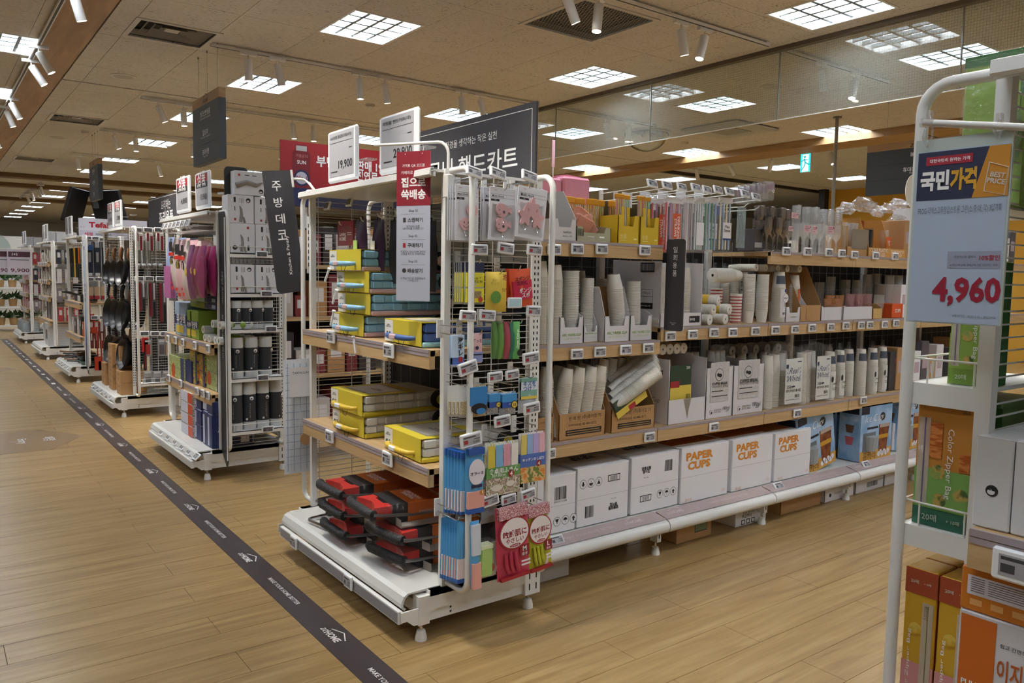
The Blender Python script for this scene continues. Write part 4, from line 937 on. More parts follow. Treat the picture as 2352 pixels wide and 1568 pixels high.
# rubber gloves and cloths
SKY = mat('5aa6da', .3); SKD = mat('1f55a5', .3); PEACH = mat('e2a497', .35)
o, w, h, F = pack('glove_pack', 'sky blue rubber glove pack with a round pale label', 'glove pack', (1068, 1028, 1110, 1176), (SKY, (0, .1, SKD), (.66, .92, PEACH), (.92, 1.0, SKD)), .03, 2.45)
decal(o, F, [disc(0, -h*.36, w*.44, 24, h*.2)], mat('e3dde4', .5), dz=.002); txt(o, 'オラーネ', F, 0, -h*.38, w=w*.72, m=NVY, dz=.003); decal(o, F, [(-w*.3, w*.3, -h*.6, -h*.55)], NVY, dz=.002); decal(o, F, [disc(w*.3, -h*.68, w*.12)], mat('d18a2a'), dz=.003); txt(o, 'S', F, w*.3, -h*.68, h=w*.13, m=WINK, dz=.004)
for i in range(6): pack('glove_pack', 'sky blue and peach glove pack seen edge on in the upper row', 'glove pack', (1020+7*i, 1028+2*i, 1040+7*i, 1174+i), (SKY, (0, .1, SKD), (.62, .95, mat('dccfd0', .35)), (.95, 1, SKD)), .022, 2.60-.022*i, 'blue glove packs in the upper row', seed=i)
for i in range(7): pack('glove_pack', 'sky blue and peach glove pack seen edge on in the bottom row', 'glove pack', (1013+6*i, 1187+2*i, 1032+6*i, 1324+2*i), (SKY, (.6, .93, PEACH if i % 2 else mat('dccfd0', .35)), (.93, 1, SKD)), .022, 2.60-.02*i, 'blue glove packs in the bottom row', .02, i)
pack('glove_pack', 'single twisted blue and peach glove pack hanging by itself', 'glove pack', (1078, 1196, 1099, 1350), (SKY, (.05, .5, mat('cdd3dd', .35)), (.62, 1, PEACH)), .03, 2.44, rz=-.03, seed=12)
DISH = printed('dishcloth_stripe', ['e9e6e0', 'd9c65a', 'e9e6e0', '8fb6d6', 'e6c9d2'], 22, .6, (4, 1, .2))
o, w, h, F = pack('dishcloth_pack', 'folded dishcloth pack with a green band and red number four', 'cloth pack', (1112, 1014, 1189, 1133), (DISH,), .03, 2.46, seed=4)
MB().box(-w*.5, w*.5, -.016, .01, -h*.66, -h*.46).build('green_band', mat('6aa05a', .45), o); txt(o, '食卓用ふきん', F, 0, -h*.53, w=w*.86, m=WINK, dz=.002); decal(o, F, [disc(w*.22, -h*.61, w*.09)], RED, dz=.002); txt(o, '4', F, w*.22, -h*.61, h=w*.12, m=WINK, dz=.003); txt(o, '30×30cm', F, -w*.15, -h*.61, w=w*.4, m=WINK, bold=0., dz=.002)
MB().box(-w*.5, w*.5, -.0158, .01, -h*1., -h*.66).build('food_picture', printed('food_photo', ['b9a58f', '8d7a66', 'd8cfc4', '7b8a55'], 60), o); decal(o, F, [disc(-w*.2, -h*.85, w*.16, 16, w*.08), disc(w*.2, -h*.8, w*.13, 16, w*.07)], mat('dcd6cc', .5), dz=.002)
for i, c in enumerate(('d8c44a', '7fb2d8', 'd69aa8', 'e8e4dc')): MB().box(-w*.46+i*w*.23, -w*.26+i*w*.23, -.0165, -.0155, -h*.46, -h*.04).build('folded_cloth', mat(c, .7) if i < 3 else mat('e8e4dc', .7), o)
o, w, h, F = pack('kitchen_towel_pack', 'plaid kitchen towel pack with a blue label and apple picture', 'cloth pack', (1190, 992, 1247, 1104), (mat('e2dad6', .5),), .03, 2.46, seed=7)
for i, c in enumerate(('dcca6a', '93b3dc', 'b9a8d8', 'e3b3bf')): MB().box(-w*.48+i*w*.24, -w*.26+i*w*.24, -.0165, -.0155, -h*.42, -h*.02).build('folded_cloth', mat(c, .7), o)
MB().box(-w*.5, w*.5, -.0166, .01, -h*.68, -h*.42).build('blue_band', mat('4f6fb8', .45), o); txt(o, 'キッチンおしぼり', F, 0, -h*.53, w=w*.86, m=WINK, dz=.002); decal(o, F, [disc(w*.22, -h*.63, w*.1)], RED, dz=.002); txt(o, '4', F, w*.22, -h*.63, h=w*.13, m=WINK, dz=.003)
MB().box(-w*.5, w*.5, -.0164, .01, -h*1., -h*.68).build('apple_picture', printed('apple_photo', ['a8322a', 'd98a3f', 'e2c08a', '6f7d3a'], 40, .4, interp='LINEAR'), o)
GREENS = mat('a9cf6a', .6, bump=.4, bscale=150)
t, w, h = item('green_sponge', 'light green dish sponge with ridged top in a clear sleeve', 'sponge', 1097, 1250, 1127, 1322, 2.45); MB().cbox(-w/2, w/2, -.02, .02, -h, 0, .008).build('foam', GREENS, t); MB().cbox(-w*.49, w*.49, -.021, .02, -h*.12, .004, .003).build('scrub_layer', mat('d5e0b8', .7), t); MB().cbox(-w*.55, w*.62, -.024, .024, -h*1.02, .02, .006).build('clear_sleeve', CLEAR, t)
o, w, h, F = pack('scrub_card', 'black and white scrubber card behind the green sponge', 'sponge pack', (1100, 1163, 1140, 1325), (mat('33353a', .4), (.0, .22, mat('c9ccd0', .4)), (.5, .98, mat('d2d2d2', .5))), .015, 2.52); decal(o, F, [disc(w*.15, -h*.86, w*.2)], CRM, dz=.002); decal(o, F, [disc(w*.1, -h*.6, w*.14)], INK, dz=.002)
def glove_bag(label, box, body, ring, size, y, rz):
    o, w, h, F = pack('rubber_glove_bag', label, 'glove pack', box, (body, (0, .16, printed('check_'+size, ['e6dcdc', 'c77d88', '8d3442'], 260, .4)), (.955, 1., RED)), .03, y, rz=rz, seed=len(size)+4)
    decal(o, F, [disc(0, -h*.37, w*.47, 28, h*.225)], ring, dz=.001); decal(o, F, [disc(0, -h*.365, w*.43, 28, h*.205)], mat('e6dedd', .5), dz=.0015)
    txt(o, '敏感肌に', F, 0, -h*.37, w=w*.74, m=mat('8e2230', .5), bold=.03, dz=.002); txt(o, 'やさしい', F, 0, -h*.46, w=w*.55, m=mat('8e2230', .5), bold=.02, dz=.002); decal(o, F, [disc(0, -h*.535, w*.17, 16, h*.022)], RED, dz=.002); txt(o, 'リッチネ', F, 0, -h*.535, w=w*.24, m=WINK, dz=.0025)
    decal(o, F, [(w*.14, w*.44, -h*.72, -h*.56)], mat('8e2230', .5), dz=.0025); txt(o, size, F, w*.29, -h*.615, h=h*.07, m=WINK, dz=.003); txt(o, '厚手', F, w*.29, -h*.69, w=w*.18, m=WINK, dz=.003, bold=0.)
    decal(o, F, [(w*.18, w*.46, -h*.8, -h*.775), (w*.18, w*.46, -h*.85, -h*.825)], PAPER, dz=.002)
    for i, cx in enumerate((-.3, -.15, .0)): MB().tube([(w*cx, -.017, -h*.62), (w*(cx+.02), -.019, -h*.8), (w*(cx+.08), -.017, -h*.9)], [.006, .009, .006], 6).build('glove_finger', body, o, 60)
glove_bag('red rubber glove bag in size M with a checked header', (1135, 1160, 1209, 1327), mat('c4405a', .3), RED, 'M', 2.43, -.06)
glove_bag('lime yellow rubber glove bag in size L with a checked header', (1203, 1158, 1258, 1308), mat('bdbf3a', .3), RED, 'L', 2.455, -.09)
# ------------------------------------------------------------------ signs and screens over end unit A
def price_screen(label, y, z, words, red=None, x=1.6, w=.315, h=.245, s=.0, small=False):
    t = thing('price_screen', label, 'price screen', M=frame((x, y, z), (s, -1, 0), (0, 0, 1)), group=None); rw, rh = w/2, h/2
    MB().cbox(-rw, rw, -rh, rh, -.02, 0, .012).build('case', PLASW, t); sc_ = MB().box(-rw*.84, rw*.84, -rh*.78, rh*.9, 0, .0012).build('screen', mat('b4b3b8', .25, name='e_paper_light'), t); F = Matrix.Translation((0, 0, .0014))
    if red:
        decal(sc_, F, [(-rw*.82, rw*.82, rh*.45, rh*.85)], RED, dz=.0002); decal(sc_, F, [(-rw*.82, rw*.82, rh*.15, rh*.42)], INK, dz=.0002); txt(sc_, '상품', F, 0, rh*.65, w=rw*1.1, m=WINK); txt(sc_, red, F, 0, rh*.28, w=rw*1.3, h=rh*.16, m=WINK)
    else:
        txt(sc_, words[0], F, -rw*.74, rh*.7, w=rw*(1.45 if len(words[0]) > 9 else 1.1), h=rh*.15, m=INK, al='l', bold=.01); decal(sc_, F, [(-rw*.78, rw*.8, rh*.5, rh*.515), (-rw*.7, -rw*.25, -rh*.62, -rh*.58)], INK)
    txt(sc_, words[1], F, rw*.3, -rh*.38, w=rw*.95, h=rh*.36, m=INK, bold=.015)
    if not red: decal(sc_, F, [(rw*.55, rw*.75, rh*.2, rh*.23)], INK)
    MB().box(-.045, .045, -.012, -.004, -rh-.04, -rh+.01).build('clear_stand', CLEAR2, t)
    return t
price_screen('white price screen for the square cart, next to the slanted flag sign', 3.5, 1.998, ('(G)리빙홈 폴딩핸드카트(사각)', '19,900'))
price_screen('white price screen for the large hand cart, over the crimson banner', 2.955, 1.99, ('리빙홈 핸드카트(대)', '29,900'), w=.33)
t = thing('header_sign', 'large charcoal header board with white hand cart lettering', 'sign', (2.125, 0, 0))
s = MB().box(-.006, .006, 2.685, 4.0, 1.86, 2.188).build('board', DARK, t); MB().box(.006, .0065, 2.685, 4.0, 1.86, 2.188).build('back_sheet', PAPER, t)
F = F_west(-.0062, 0, 0)
txt(s, '환경을 생각하는 작은 실천', F, -3.19, 2.085, w=.44, m=WINK, bold=0.); txt(s, '장바구니·핸드카트', F, -3.31, 1.968, w=1.0, h=.1, m=WINK, bold=.012)
decal(s, F, [(-3.99, -2.71, 2.160, 2.163), (-2.713, -2.71, 1.87, 2.16)], WINK)
for y in (2.85, 3.8): MB().box(.006, .02, y-.012, y+.012, 1.85, 2.0).build('bracket', WHITE, t)
o = tag(pouch(.28, .14, .2, 8, 6, 5, .3).build('black_sack', BLKG, smooth=60), 'black sack lying behind the charcoal header board', 'sack'); o.matrix_world = Matrix.Translation((2.32, 3.35, 2.245)) @ Matrix.Rotation(PI/2, 4, 'Z')
t = thing('stock_carton', 'cardboard stock carton holding up a black sack', 'carton', (2.36, 3.35, 1.72)); MB().cbox(-.15, .15, -.2, .2, 0, .4, .003).build('body', KRAFT, t); MB().box(-.15, .15, -.02, .02, .4, .401).build('tape', mat('cdb894', .25, name='parcel_tape'), t)
# red butane sign on row B
RS_ = 1; t = thing('red_header_sign', 'large red header board showing a gas can picture', 'sign', (0, 6.2, 0)); b0 = PX(645, 470, y=6.2); b1 = PX(643, 320, y=6.2)
s = MB().box(b1.x, b1.x+1.3, -.01, .01, 1.97, b1.z).build('board', mat('a0242c', .45, name='red_board'), t); MB().box(b1.x, b1.x+1.3, -.0104, -.01, 1.97, 2.08).build('navy_foot', mat('27283f', .5), s)
[MB().box(b1.x+dx, b1.x+dx+.03, .01, .03, 1.5, 2.2).build('support_post', WHITE, t) for dx in (.2, .9)]; F = F_south(b1.x, -.0106, 0)
c = MB().prism([(b1.x+.1, 1.98), (b1.x+.245, 1.98), (b1.x+.245, 2.40), (b1.x+.225, 2.42), (b1.x+.215, 2.465), (b1.x+.13, 2.465), (b1.x+.12, 2.42), (b1.x+.1, 2.40)], -.0114, -.0106, axis='y').build('gas_can_picture', mat('7c222c', .45), t); Fc = F_south(b1.x+.1725, -.0116, 0)
decal(c, Fc, [(-.07, .07, 1.98, 2.12)], mat('27305c', .5), dz=.0002); decal(c, Fc, [disc(0, 2.2, .066)], mat('27305c', .5), dz=.0003); decal(c, Fc, [disc(0, 2.2, .05)], mat('b9b9c6', .5), dz=.0005); txt(c, 'No.1', Fc, 0, 2.2, h=.035, m=RED, dz=.0008)
decal(c, Fc, [(-.045, .045, 2.415, 2.455)], mat('b6b6b8', .3), dz=.0003); txt(c, '가열금지', Fc, 0, 2.375, w=.1, m=mat('c98a8a'), bold=0., dz=.0006); txt(c, 'SUN', Fc, 0, 2.325, w=.075, m=WINK, dz=.0006); txt(c, 'No.1', Fc, .01, 2.06, w=.08, m=WINK, dz=.0006)
pb = PX(748, 372, y=6.2); txt(s, '부탄', F, pb.x-b1.x, pb.z, w=.17, m=WINK, bold=.03)
pb = PX(848, 383, y=6.2); txt(s, '판매 19', F, pb.x-b1.x, pb.z, w=.24, h=.085, m=WINK, bold=.03); pb = PX(842, 405, y=6.2); txt(s, '천연료', F, pb.x-b1.x, pb.z, w=.2, h=.085, m=WINK, bold=.03)
# paper banner on a swing rod at the near front post of A
zr = 1.955; pe = PX(860, 334, z=zr); pk_ = PX(985, 363, z=zr); base = Vector((EX+.1, ROWS['A']-.01, 1.8))
t = thing('paper_banner', 'crimson and white delivery banner hanging from a swing rod', 'banner', base)
dr = (pe-base); dr.z = 0; dr.normalize(); L = (Vector((pe.x, pe.y, 0))-Vector((base.x, base.y, 0))).length
P = [Vector((0, 0, -.03)), Vector((0, 0, zr-1.8-.045))]+[Vector((0, 0, zr-1.8-.045))+dr*(.045*(1-math.cos(a)))+Vector((0, 0, .045*math.sin(a))) for a in (PI/8, PI/4, 3*PI/8, PI/2)]+[dr*L+Vector((0, 0, zr-1.8))]
MB().tube(P, .0062, 8).build('rod', WHITE, t, 60); MB().cbox(-.016, .016, -.02, .016, -.06, .03, .004).build('clamp', WHITE, t)
up = Vector((0, 0, 1)); rt = -dr; Fb = frame(dr*(L*.46)+Vector((0, 0, zr-1.8-.03)), rt, up); bw, bh = .152, .585
sh = MB().box(-bw/2, bw/2, -bh, 0, -.0006, 0).build('sheet', mat('b3b7c6', .55, name='banner_paper'), t, M=Fb); F = Fb; F0 = Matrix.Identity(4)
decal(sh, F0, [(-bw/2, bw/2, -bh*.36, 0)], mat('8d2230', .5, name='banner_red')); W2 = WINK
for s_, y, w, c, bo in (('가격표 QR 코드를', -.095, .66, W2, 0.), ('카메라로 스캔하면', -.14, .72, W2, 0.), ('집으로', -.205, .72, W2, .03), ('쓱배송', -.285, .72, W2, .03), ('Step 01', -.395, .26, INK, 0.), ('스캔하기', -.455, .44, INK, .015), ('원하시는 상품\nQR코드를 스캔합니다', -.505, .62, INK, -.005), ('Step 02', -.565, .26, INK, 0.), ('구매하기', -.625, .44, INK, .015), ('연결되는 SSG.COM 앱에서\n상품을 확인후 구매하세요', -.675, .74, INK, -.005), ('Step 03', -.735, .26, INK, 0.), ('배송받기', -.795, .44, INK, .015), ('고객님 댁으로 상품배송이\n시작됩니다', -.855, .74, INK, -.005)):
    txt(sh, s_, F0, (.06 if w == .44 else 0)*bw, y*bh, w=w*bw, m=c, bold=bo)
decal(sh, F0, [(-.36*bw, .36*bw, y*bh-.0005, y*bh) for y in (-.415, -.585, -.755)], INK, dz=.0005); decal(sh, F0, [disc(-.26*bw, -.795*bh, .009)], DARK, dz=.0006); decal(sh, F0, [(-.3*bw, -.22*bw, -.64*bh, -.61*bh)], RED, dz=.0006); decal(sh, F0, [(-.3*bw, -.22*bw, -.47*bh, -.44*bh)], DARK, dz=.0006)
for sx in (-.25, .25):
    c = Fb @ Vector((sx*bw, 0, 0)); MB().tube([(c.x, c.y, c.z-.012), (c.x+.006, c.y, c.z+.01), (c.x, c.y, c.z+.036), (c.x-.006, c.y, c.z+.03)], .0016, 5).build('clip', mat('d9d9d9', .1), t, 60)
# slanted charcoal flag sign on the far post of A
t = thing('flag_sign', 'slanted charcoal flag sign for kitchen and pantry goods', 'sign', (EX+.1, ROWS['A']+EW, 1.84))
yS = 4.12; p0, p1, p2, p3 = [PX(u, v, y=yS) for u, v in ((600, 392), (667, 390), (705, 668), (637, 675))]
oS = Vector((EX+.1, ROWS['A']+EW, 1.84)); rt = (p1-p0).normalized(); upv = (p0-p3).normalized(); wS = (p1-p0).length*.98; hS = (p0-p3).length; up2 = (upv-rt*upv.dot(rt)).normalized()
Fg = frame(((p0+p1+p2+p3)/4)-oS, up2.cross(Vector((0, -1, 0)))*1.0 if False else Vector((0, -1, 0)).cross(up2)*-1, up2)
o_ = [(-wS/2, hS/2), (wS/2, hS/2)][::-1]+[(-wS/2, -hS/2+.03)]+[(-wS/2+.03-.03*math.cos(a), -hS/2+.03-.03*math.sin(a)) for a in (PI/8, PI/4, 3*PI/8)]+[(-wS/2+.03, -hS/2), (wS/2, -hS/2)]
s = MB().prism(o_[::-1], -.008, .0).build('plate', DARK, t, M=Fg); I4 = Matrix.Identity(4)
for i, ch in enumerate('주방데코'): txt(s, ch, I4, -.012+.0*i, hS*(.375-.132*i), w=.05, h=.052, m=WINK, bold=.01)
txt(s, 'Kitchen & Pantry', I4, .012, -hS*.19, w=hS*.32, h=.022, m=WINK, rot=PI/2, bold=.01)
MB().box(wS/2-.004, wS/2+.004, hS/2-.09, hS/2, -.02, .012, Fg).build('edge_clip', WHITE, t)
e = Fg @ Vector((wS/2, hS/2-.045, 0)); MB().tube([e, e+Vector((.06, -.01, 0)), e+Vector((.09, -.02, -.02)), Vector((.02, .0, .02)), Vector((.02, 0, -.01))], .007, 8).build('arm', WHITE, t, 60); MB().cbox(-.03, .04, -.018, .018, -.0, .03, .006).build('clamp', WHITE, t)
# ------------------------------------------------------------------ cup shelving behind end unit A
CUPW = mat('dedbd3', .55, name='paper_cup'); CUPK = mat('d9d3c4', .6, name='cream_cup'); CUPC = film('clear_cup', gloss=.12, density=.16, rough=.12, wrinkle=.05)
SL = film('cup_sleeve', gloss=.05, density=.02, rough=.2, wrinkle=1.0, wscale=45)
_CK = {}
def cup_kit(n, pitch, r, rb, hb, m, sleeve=True):
    """nested cups, rims down: origin at the open end, bodies narrow towards +z"""
    k = (n, pitch, r, rb, hb, m.name, sleeve)
    if k not in _CK:
        t = thing('cup_stack', 'x', 'cup stack'); pr = [(r*.2, .0), (r*.93, .0)]
        for i in range(n): z = i*pitch; pr += [(r, z+.0008), (r, z+min(.004, pitch*.5)), (r*.92, z+min(.0045, pitch*.62)), (r*.915, z+pitch-.0004)]
        z = (n-1)*pitch; pr[-1] = (r*.955, z+.006); pr += [(rb, z+hb), (rb*.92, z+hb), (rb*.9, z+hb-.004), (.001, z+hb-.004)]
        MB().lathe(pr, 18, caps=False).build('cups', m, t, 22); L = z+hb
        if sleeve: MB().lathe([(r*.5, -.012), (r+.002, -.003), (r+.0025, z), (rb+.004, L+.002), (rb*.55, L+.014), (rb*.35, L+.04), (rb*.6, L+.05)], 14, caps=False).build('sleeve', SL, t, 30)
        _CK[k] = (Kit(t), L)
    return _CK[k]
def cups(label, x, y, z, L=.3, r=.036, up=False, m=None, tilt=0., lean=0., az=0., group=None, lying=None, sleeve=True, pitch=.0078, rb=None, hb=.075):
    """a sleeve of nested cups standing at (x, y, z); up: open ends upwards"""
    rb = rb or r*.72; n = max(3, int((L-hb)/pitch)); kit, LL = cup_kit(n, pitch, r, rb, hb, m or CUPW, sleeve)
    M = Matrix.Translation((x, y, z)) @ Matrix.Rotation(az, 4, 'Z') @ Matrix.Rotation(tilt, 4, 'Y') @ Matrix.Rotation(lean, 4, 'X')
    if lying is not None: M = Matrix.Translation((x, y, z)) @ lying
    elif up: M = M @ Matrix.Translation((0, 0, LL)) @ Matrix.Rotation(PI, 4, 'X')
    return kit(M=M, label=label, group=group)
PY = 2.835
def zx(u, y): return PX(u, 700, y=y).x
def tray_box(name, label, x0, x1, y0, y1, z, hf, hb, m, inner=None, group=None, cat='display box', notch=0., side='slope'):
    """shelf-ready box: low front with a notch, sloping sides, tall back; origin base centre"""
    w, d = x1-x0, y1-y0; t = thing(name, label, cat, ((x0+x1)/2, (y0+y1)/2, z), 0, group); a, c = w/2, d/2; inner = inner or m; T = .003
    if notch: fr = [(-a, 0), (a, 0), (a, hf), (a*notch+.01, hf), (a*notch, hf*.62), (-a*notch, hf*.62), (-a*notch-.01, hf), (-a, hf)]
    else: fr = [(-a, 0), (a, 0), (a, hf), (-a, hf)]
    MB().prism(fr, -c, -c+T, axis='y').build('front_panel', m, t)
    for s in (-1, 1):
        o = [(-c, 0), (c, 0), (c, hb), (-c+d*.35, hb), (-c, hf)] if side == 'slope' else [(-c, 0), (c, 0), (c, hb), (-c, hb*.96)]
        MB().prism(o, s*a-(T if s > 0 else 0), s*a+(0 if s > 0 else T), axis='x').build('side_panel', m, t)
    MB().box(-a+T, a-T, c-T, c, 0, hb).build('back_panel', inner, t); MB().box(-a+T, a-T, -c+T, c-T, 0, T).build('floor_panel', inner, t)
    return t
WB = mat('d8d5d8', .6, name='white_board'); GRN = mat('7ea83c', .6, name='green_ink'); ORI = mat('d98a2c', .55, name='orange_ink')
# bay 1, upper cup shelf
z = 1.129
for i, (u, L, up, r) in enumerate(((1246, .40, False, .037), (1274, .385, False, .037))):
    cups('tall sleeve of paper cups by the white rack tube', zx(u, 2.86), 2.86+.02*(1-i), z, L, r, up, CUPK, group='tall cup sleeves by the rack tube')
o = cups('sleeve of white cups with a green printed label in a paper cup box', zx(1311, 2.87), 2.875, z+.02, .335, .042, True)
q = wrap(.0445, .13, .165, -PI*.85, -PI*.2).build('green_label', mat('3f7d3a', .5), None); q.parent = o; q.location = (0, 0, .0); F = frame((-.0, -.0452, .235), (1, 0, 0), (0, 0, -1)); 
q2 = wrap(.0447, .19, .23, -PI*.8, -PI*.25).build('faint_label', mat('aebfa0', .5), None); q2.parent = o
cups('plain sleeve of white cups between two paper cup boxes', zx(1351, 2.9), 2.91, z+.01, .315, .034, True)
cups('leaning sleeve of ribbed white cups in a torn paper cup box', zx(1424, 2.87), 2.87, z+.012, .34, .042, False, tilt=-.16)
cups('plain white cup sleeve standing in the paper cup box next to the tall carton', zx(1457, 2.88), 2.885, z+.012, .30, .04, True, tilt=-.03)
cups('short hidden sleeve of grey white cups behind the leaning one', zx(1392, 3.0), 3.02, z, .32, .036, True); cups('cup sleeve at the back of the upper cup shelf', zx(1330, 3.1), 3.1, z, .36, .037, group='cup sleeves at the back'); cups('cup sleeve at the back of the upper cup shelf', zx(1460, 3.1), 3.1, z, .36, .037, group='cup sleeves at the back')
for i, (u0, u1, y, lab) in enumerate(((1287, 1341, 2.815, 'holding the green labelled sleeve'), (1342, 1375, 2.85, 'half hidden behind its neighbour'), (1390, 1447, 2.815, 'with a torn side holding the leaning sleeve'), (1449, 1499, 2.815, 'beside the tall grey carton'))):
    x0, x1 = zx(u0, y), zx(u1, y); t = tray_box('paper_cup_box', 'white paper cup box with green lettering '+lab, x0, x1, y, y+.13, z, .125 if i != 1 else .08, .27 if i == 2 else .15, WB, KRAFT2, notch=.55); F = F_south(0, -.0655, 0); w = x1-x0
    txt(t, 'ABC PAPER CUP', F, 0, .042, w=w*.82, m=GRN, bold=.015); txt(t, '고급 종이컵 6.5oz 50P', F, 0, .024, w=w*.7, m=mat('a9bd86'), bold=0.)
# bay 2 upper: big carton with cups by its side panel
z = 1.192
x0 = 3.075; x1 = zx(1612, 2.82); t = tray_box('cup_carton', 'tall pale carton cut open with columns of cups inside', x0, x1, 2.82, 3.18, z, .07, .35, WB, KRAFT2, side='tall'); F = frame((-(x1-x0)/2-.0004, 0, 0), (0, -1, 0), (0, 0, 1))
decal(t, F, [(.03, .13, .285, .335)], INK); decal(t, F, bars(.036, .124, .292, .328, 18), mat('b9b6ba'), dz=.0006); decal(t, F, [(.0, .125, .19, .192), (.0, .125, .155, .157), (.0, .125, .12, .122), (.123, .125, .12, .19)], INK); decal(t, F, [(.0, .125, .09, .12)], INK); txt(t, '6 oz / 50 pcs', F, .06, .173, w=.09, m=INK, bold=0.); txt(t, 'www.cup.com', F, .07, .105, w=.08, m=WINK, bold=0., dz=.001)
F = F_south((x1-x0)/2-.06, -.1805, .035); decal(t, F, [(-.04, .045, -.018, .018)], INK); txt(t, '종이컵', F, -.015, 0, h=.014, m=WINK, dz=.001)
for i, u in enumerate((1522, 1546, 1571, 1595)):
    cups('column of gold edged cups inside the tall pale carton', zx(u, 2.9), 2.9, z+.004, .32, .034, False, CUPK, group='columns of cups in the tall carton')
    if i in (0, 2): pass
for i in range(2): cups('yellow banded cup roll lying low inside the tall pale carton', zx(1512+18*i, 2.86), 2.86, z+.03, .2, .03, group='low rolls in the tall carton', lying=Matrix.Rotation(-PI/2, 4, 'X') @ Matrix.Translation((0, 0, -.03)))
# flag sign for disposable items
t = thing('flag_sign', 'upright charcoal flag sign for disposable items', 'sign', (3.07, 2.79, 0)); za, zb = PX(1550, 760, x=3.07).z, PX(1550, 549, x=3.07).z; ya, yb = PX(1570, 655, x=3.07).y, PX(1528, 655, x=3.07).y
W2 = yb-ya if yb-ya > .05 else .12; yc = -.005-W2/2; hS = zb-za; zc = (za+zb)/2
def rrect(w, h, r, n=4):
    P = []
    for sx, sy, a in ((1, 1, 0), (-1, 1, PI/2), (-1, -1, PI), (1, -1, PI*1.5)): P += [(sx*(w/2-r)+r*math.cos(a+PI/2*i/n), sy*(h/2-r)+r*math.sin(a+PI/2*i/n)) for i in range(n+1)]
    return P
Fg = F_west(0, (ya+yb)/2-2.79, zc); s = MB().prism(rrect(W2, hS, .015), -.008, 0).build('plate', DARK, t, M=Fg); MB().prism(rrect(W2+.004, hS+.004, .016), -.009, -.0075).build('white_edge', PAPER, s)
for i, ch in enumerate('일회용품'): txt(s, ch, I4, 0, hS*(.385-.085*i), w=.027, h=.03, m=WINK, bold=.0, rot=0)
txt(s, 'Disposable\nItems', I4, .0, -hS*.42, w=.04, m=mat('b9b9bd'), bold=0.); MB().box(-.004, .004, yb-2.79-.005, .02, zb-.12, zb-.07).build('bracket', BLACK, t)
# lying and standing cups in bay 2
ly = lambda a, b=0: Matrix.Rotation(a, 4, 'Z') @ Matrix.Rotation(-PI/2+b, 4, 'X')
YW = mat('d8b53a', .5)
for i, (u, zz, a, yel, lab) in enumerate(((1650, .135, -.95, 1, 'wrapped in yellow print, uppermost'), (1632, .03, -.5, 0, 'lying at the bottom next to the tall carton'), (1668, .03, -.35, 0, 'lying at the bottom by the white columns'), (1640, .085, -.6, 0, 'lying second up with white rims'), (1676, .085, -.45, 1, 'wrapped in yellow print, lower'))):
    q = PX(u, 700, y=2.815); o = cups('sleeve of white cups '+lab, q.x, 2.815, z+zz, .26, .03, group=None, lying=ly(-a*.35))
    if yel: c = wrap(.0325, .05, .16, 0, PI*2, 14).build('yellow_wrap', YW, None); c.parent = o
for i, (u, zz) in enumerate(((1640, .125), (1640, .165))): pass
def striped(label, u, y, zz, h):
    t = thing('striped_cup_stack', label, 'cup stack', (zx(u, y), y, zz)); MB().lathe([(.03, 0), (.036, h), (.034, h), (.03, h-.005)], 18).build('cups', CUPW, t, 50)
    for k in range(int(h/.018)): c = wrap(.0305+.0055*(k*.018+.004)/h+.0006, k*.018+.004, k*.018+.011, 0, 2*PI, 18, .0306+.0055*(k*.018+.011)/h+.0006).build('red_stripe', mat('b5434c', .5), t)
striped('red striped white paper cups standing behind the yellow wraps', 1645, 3.0, z, .2); striped('red striped white paper cups next to the white columns', 1690, 2.9, z, .17)
cups('large roll of white paper bowls lying across the cup rolls', zx(1634, 2.92), 2.92, z+.275, .25, .042, lying=Matrix.Rotation(PI/2, 4, 'Y') @ Matrix.Translation((0, 0, .0)), pitch=.007)
for i in range(4): cups('plain roll of white cups filling the shelf behind the yellow wraps', zx(1632+22*i, 3.1), 3.08, z, .31, .036, group='white cup rolls behind the yellow wraps')
SCR = mat('2d3a5c', .5); PKI = mat('c9505a', .5)
def cup_print(o, r, z0, z1, a, m, name='print_band'):
    c = wrap(r+.0008, z0, z1, -PI/2-a, -PI/2+a, 8).build(name, m, None); c.parent = o; return c
for i, (u, m, w_) in enumerate(((1719, INK, 'black'), (1750, PKI, 'pink'))):
    o = cups('white cup column with %s script lettering by the cup rolls' % w_, zx(u, 2.87), 2.87, z, .30, .036, True, CUPW, sleeve=True)
    F = frame((0, -.0395, 0), (-1, 0, 0), (0, 0, -1)); L = .3
    c = cup_print(o, .0375, .04, .25, .55, PAPER, 'white_card'); txt(o, 'Real\nWhite', F, 0, -.2, w=.045, m=m, italic=.4, bold=0., dz=.0012); txt(o, '종이컵 200P', F, 0, -.13, w=.04, m=INK, bold=0., dz=.0012); decal(o, F, bars(-.004, .024, -.075, -.055, 12), INK, dz=.0012); decal(o, F, [(-.025, .025, -.05, -.044), (-.025, .02, -.095, -.09)], m, dz=.0012)
NAV = mat('34425a', .5, name='slate_blue_print')
def great(label, u, y, zz, L, r=.04, band=True, tiltl=0.):
    o = cups(label, zx(u, y), y, zz, L, r, False, CUPW, sleeve=True, hb=.1, pitch=.0075); k = L-.1
    F = F_south(0, -r-.0012, 0)
    if band: wrap(r*.93, L-.085, L-.035, -PI*.95, -PI*.05, 12, r*.80).build('navy_band', NAV, None).parent = o
    return o, F
o, F = great('tall white cup column with a navy band and ornate lettering', 1787, 2.87, z, .315, .042)
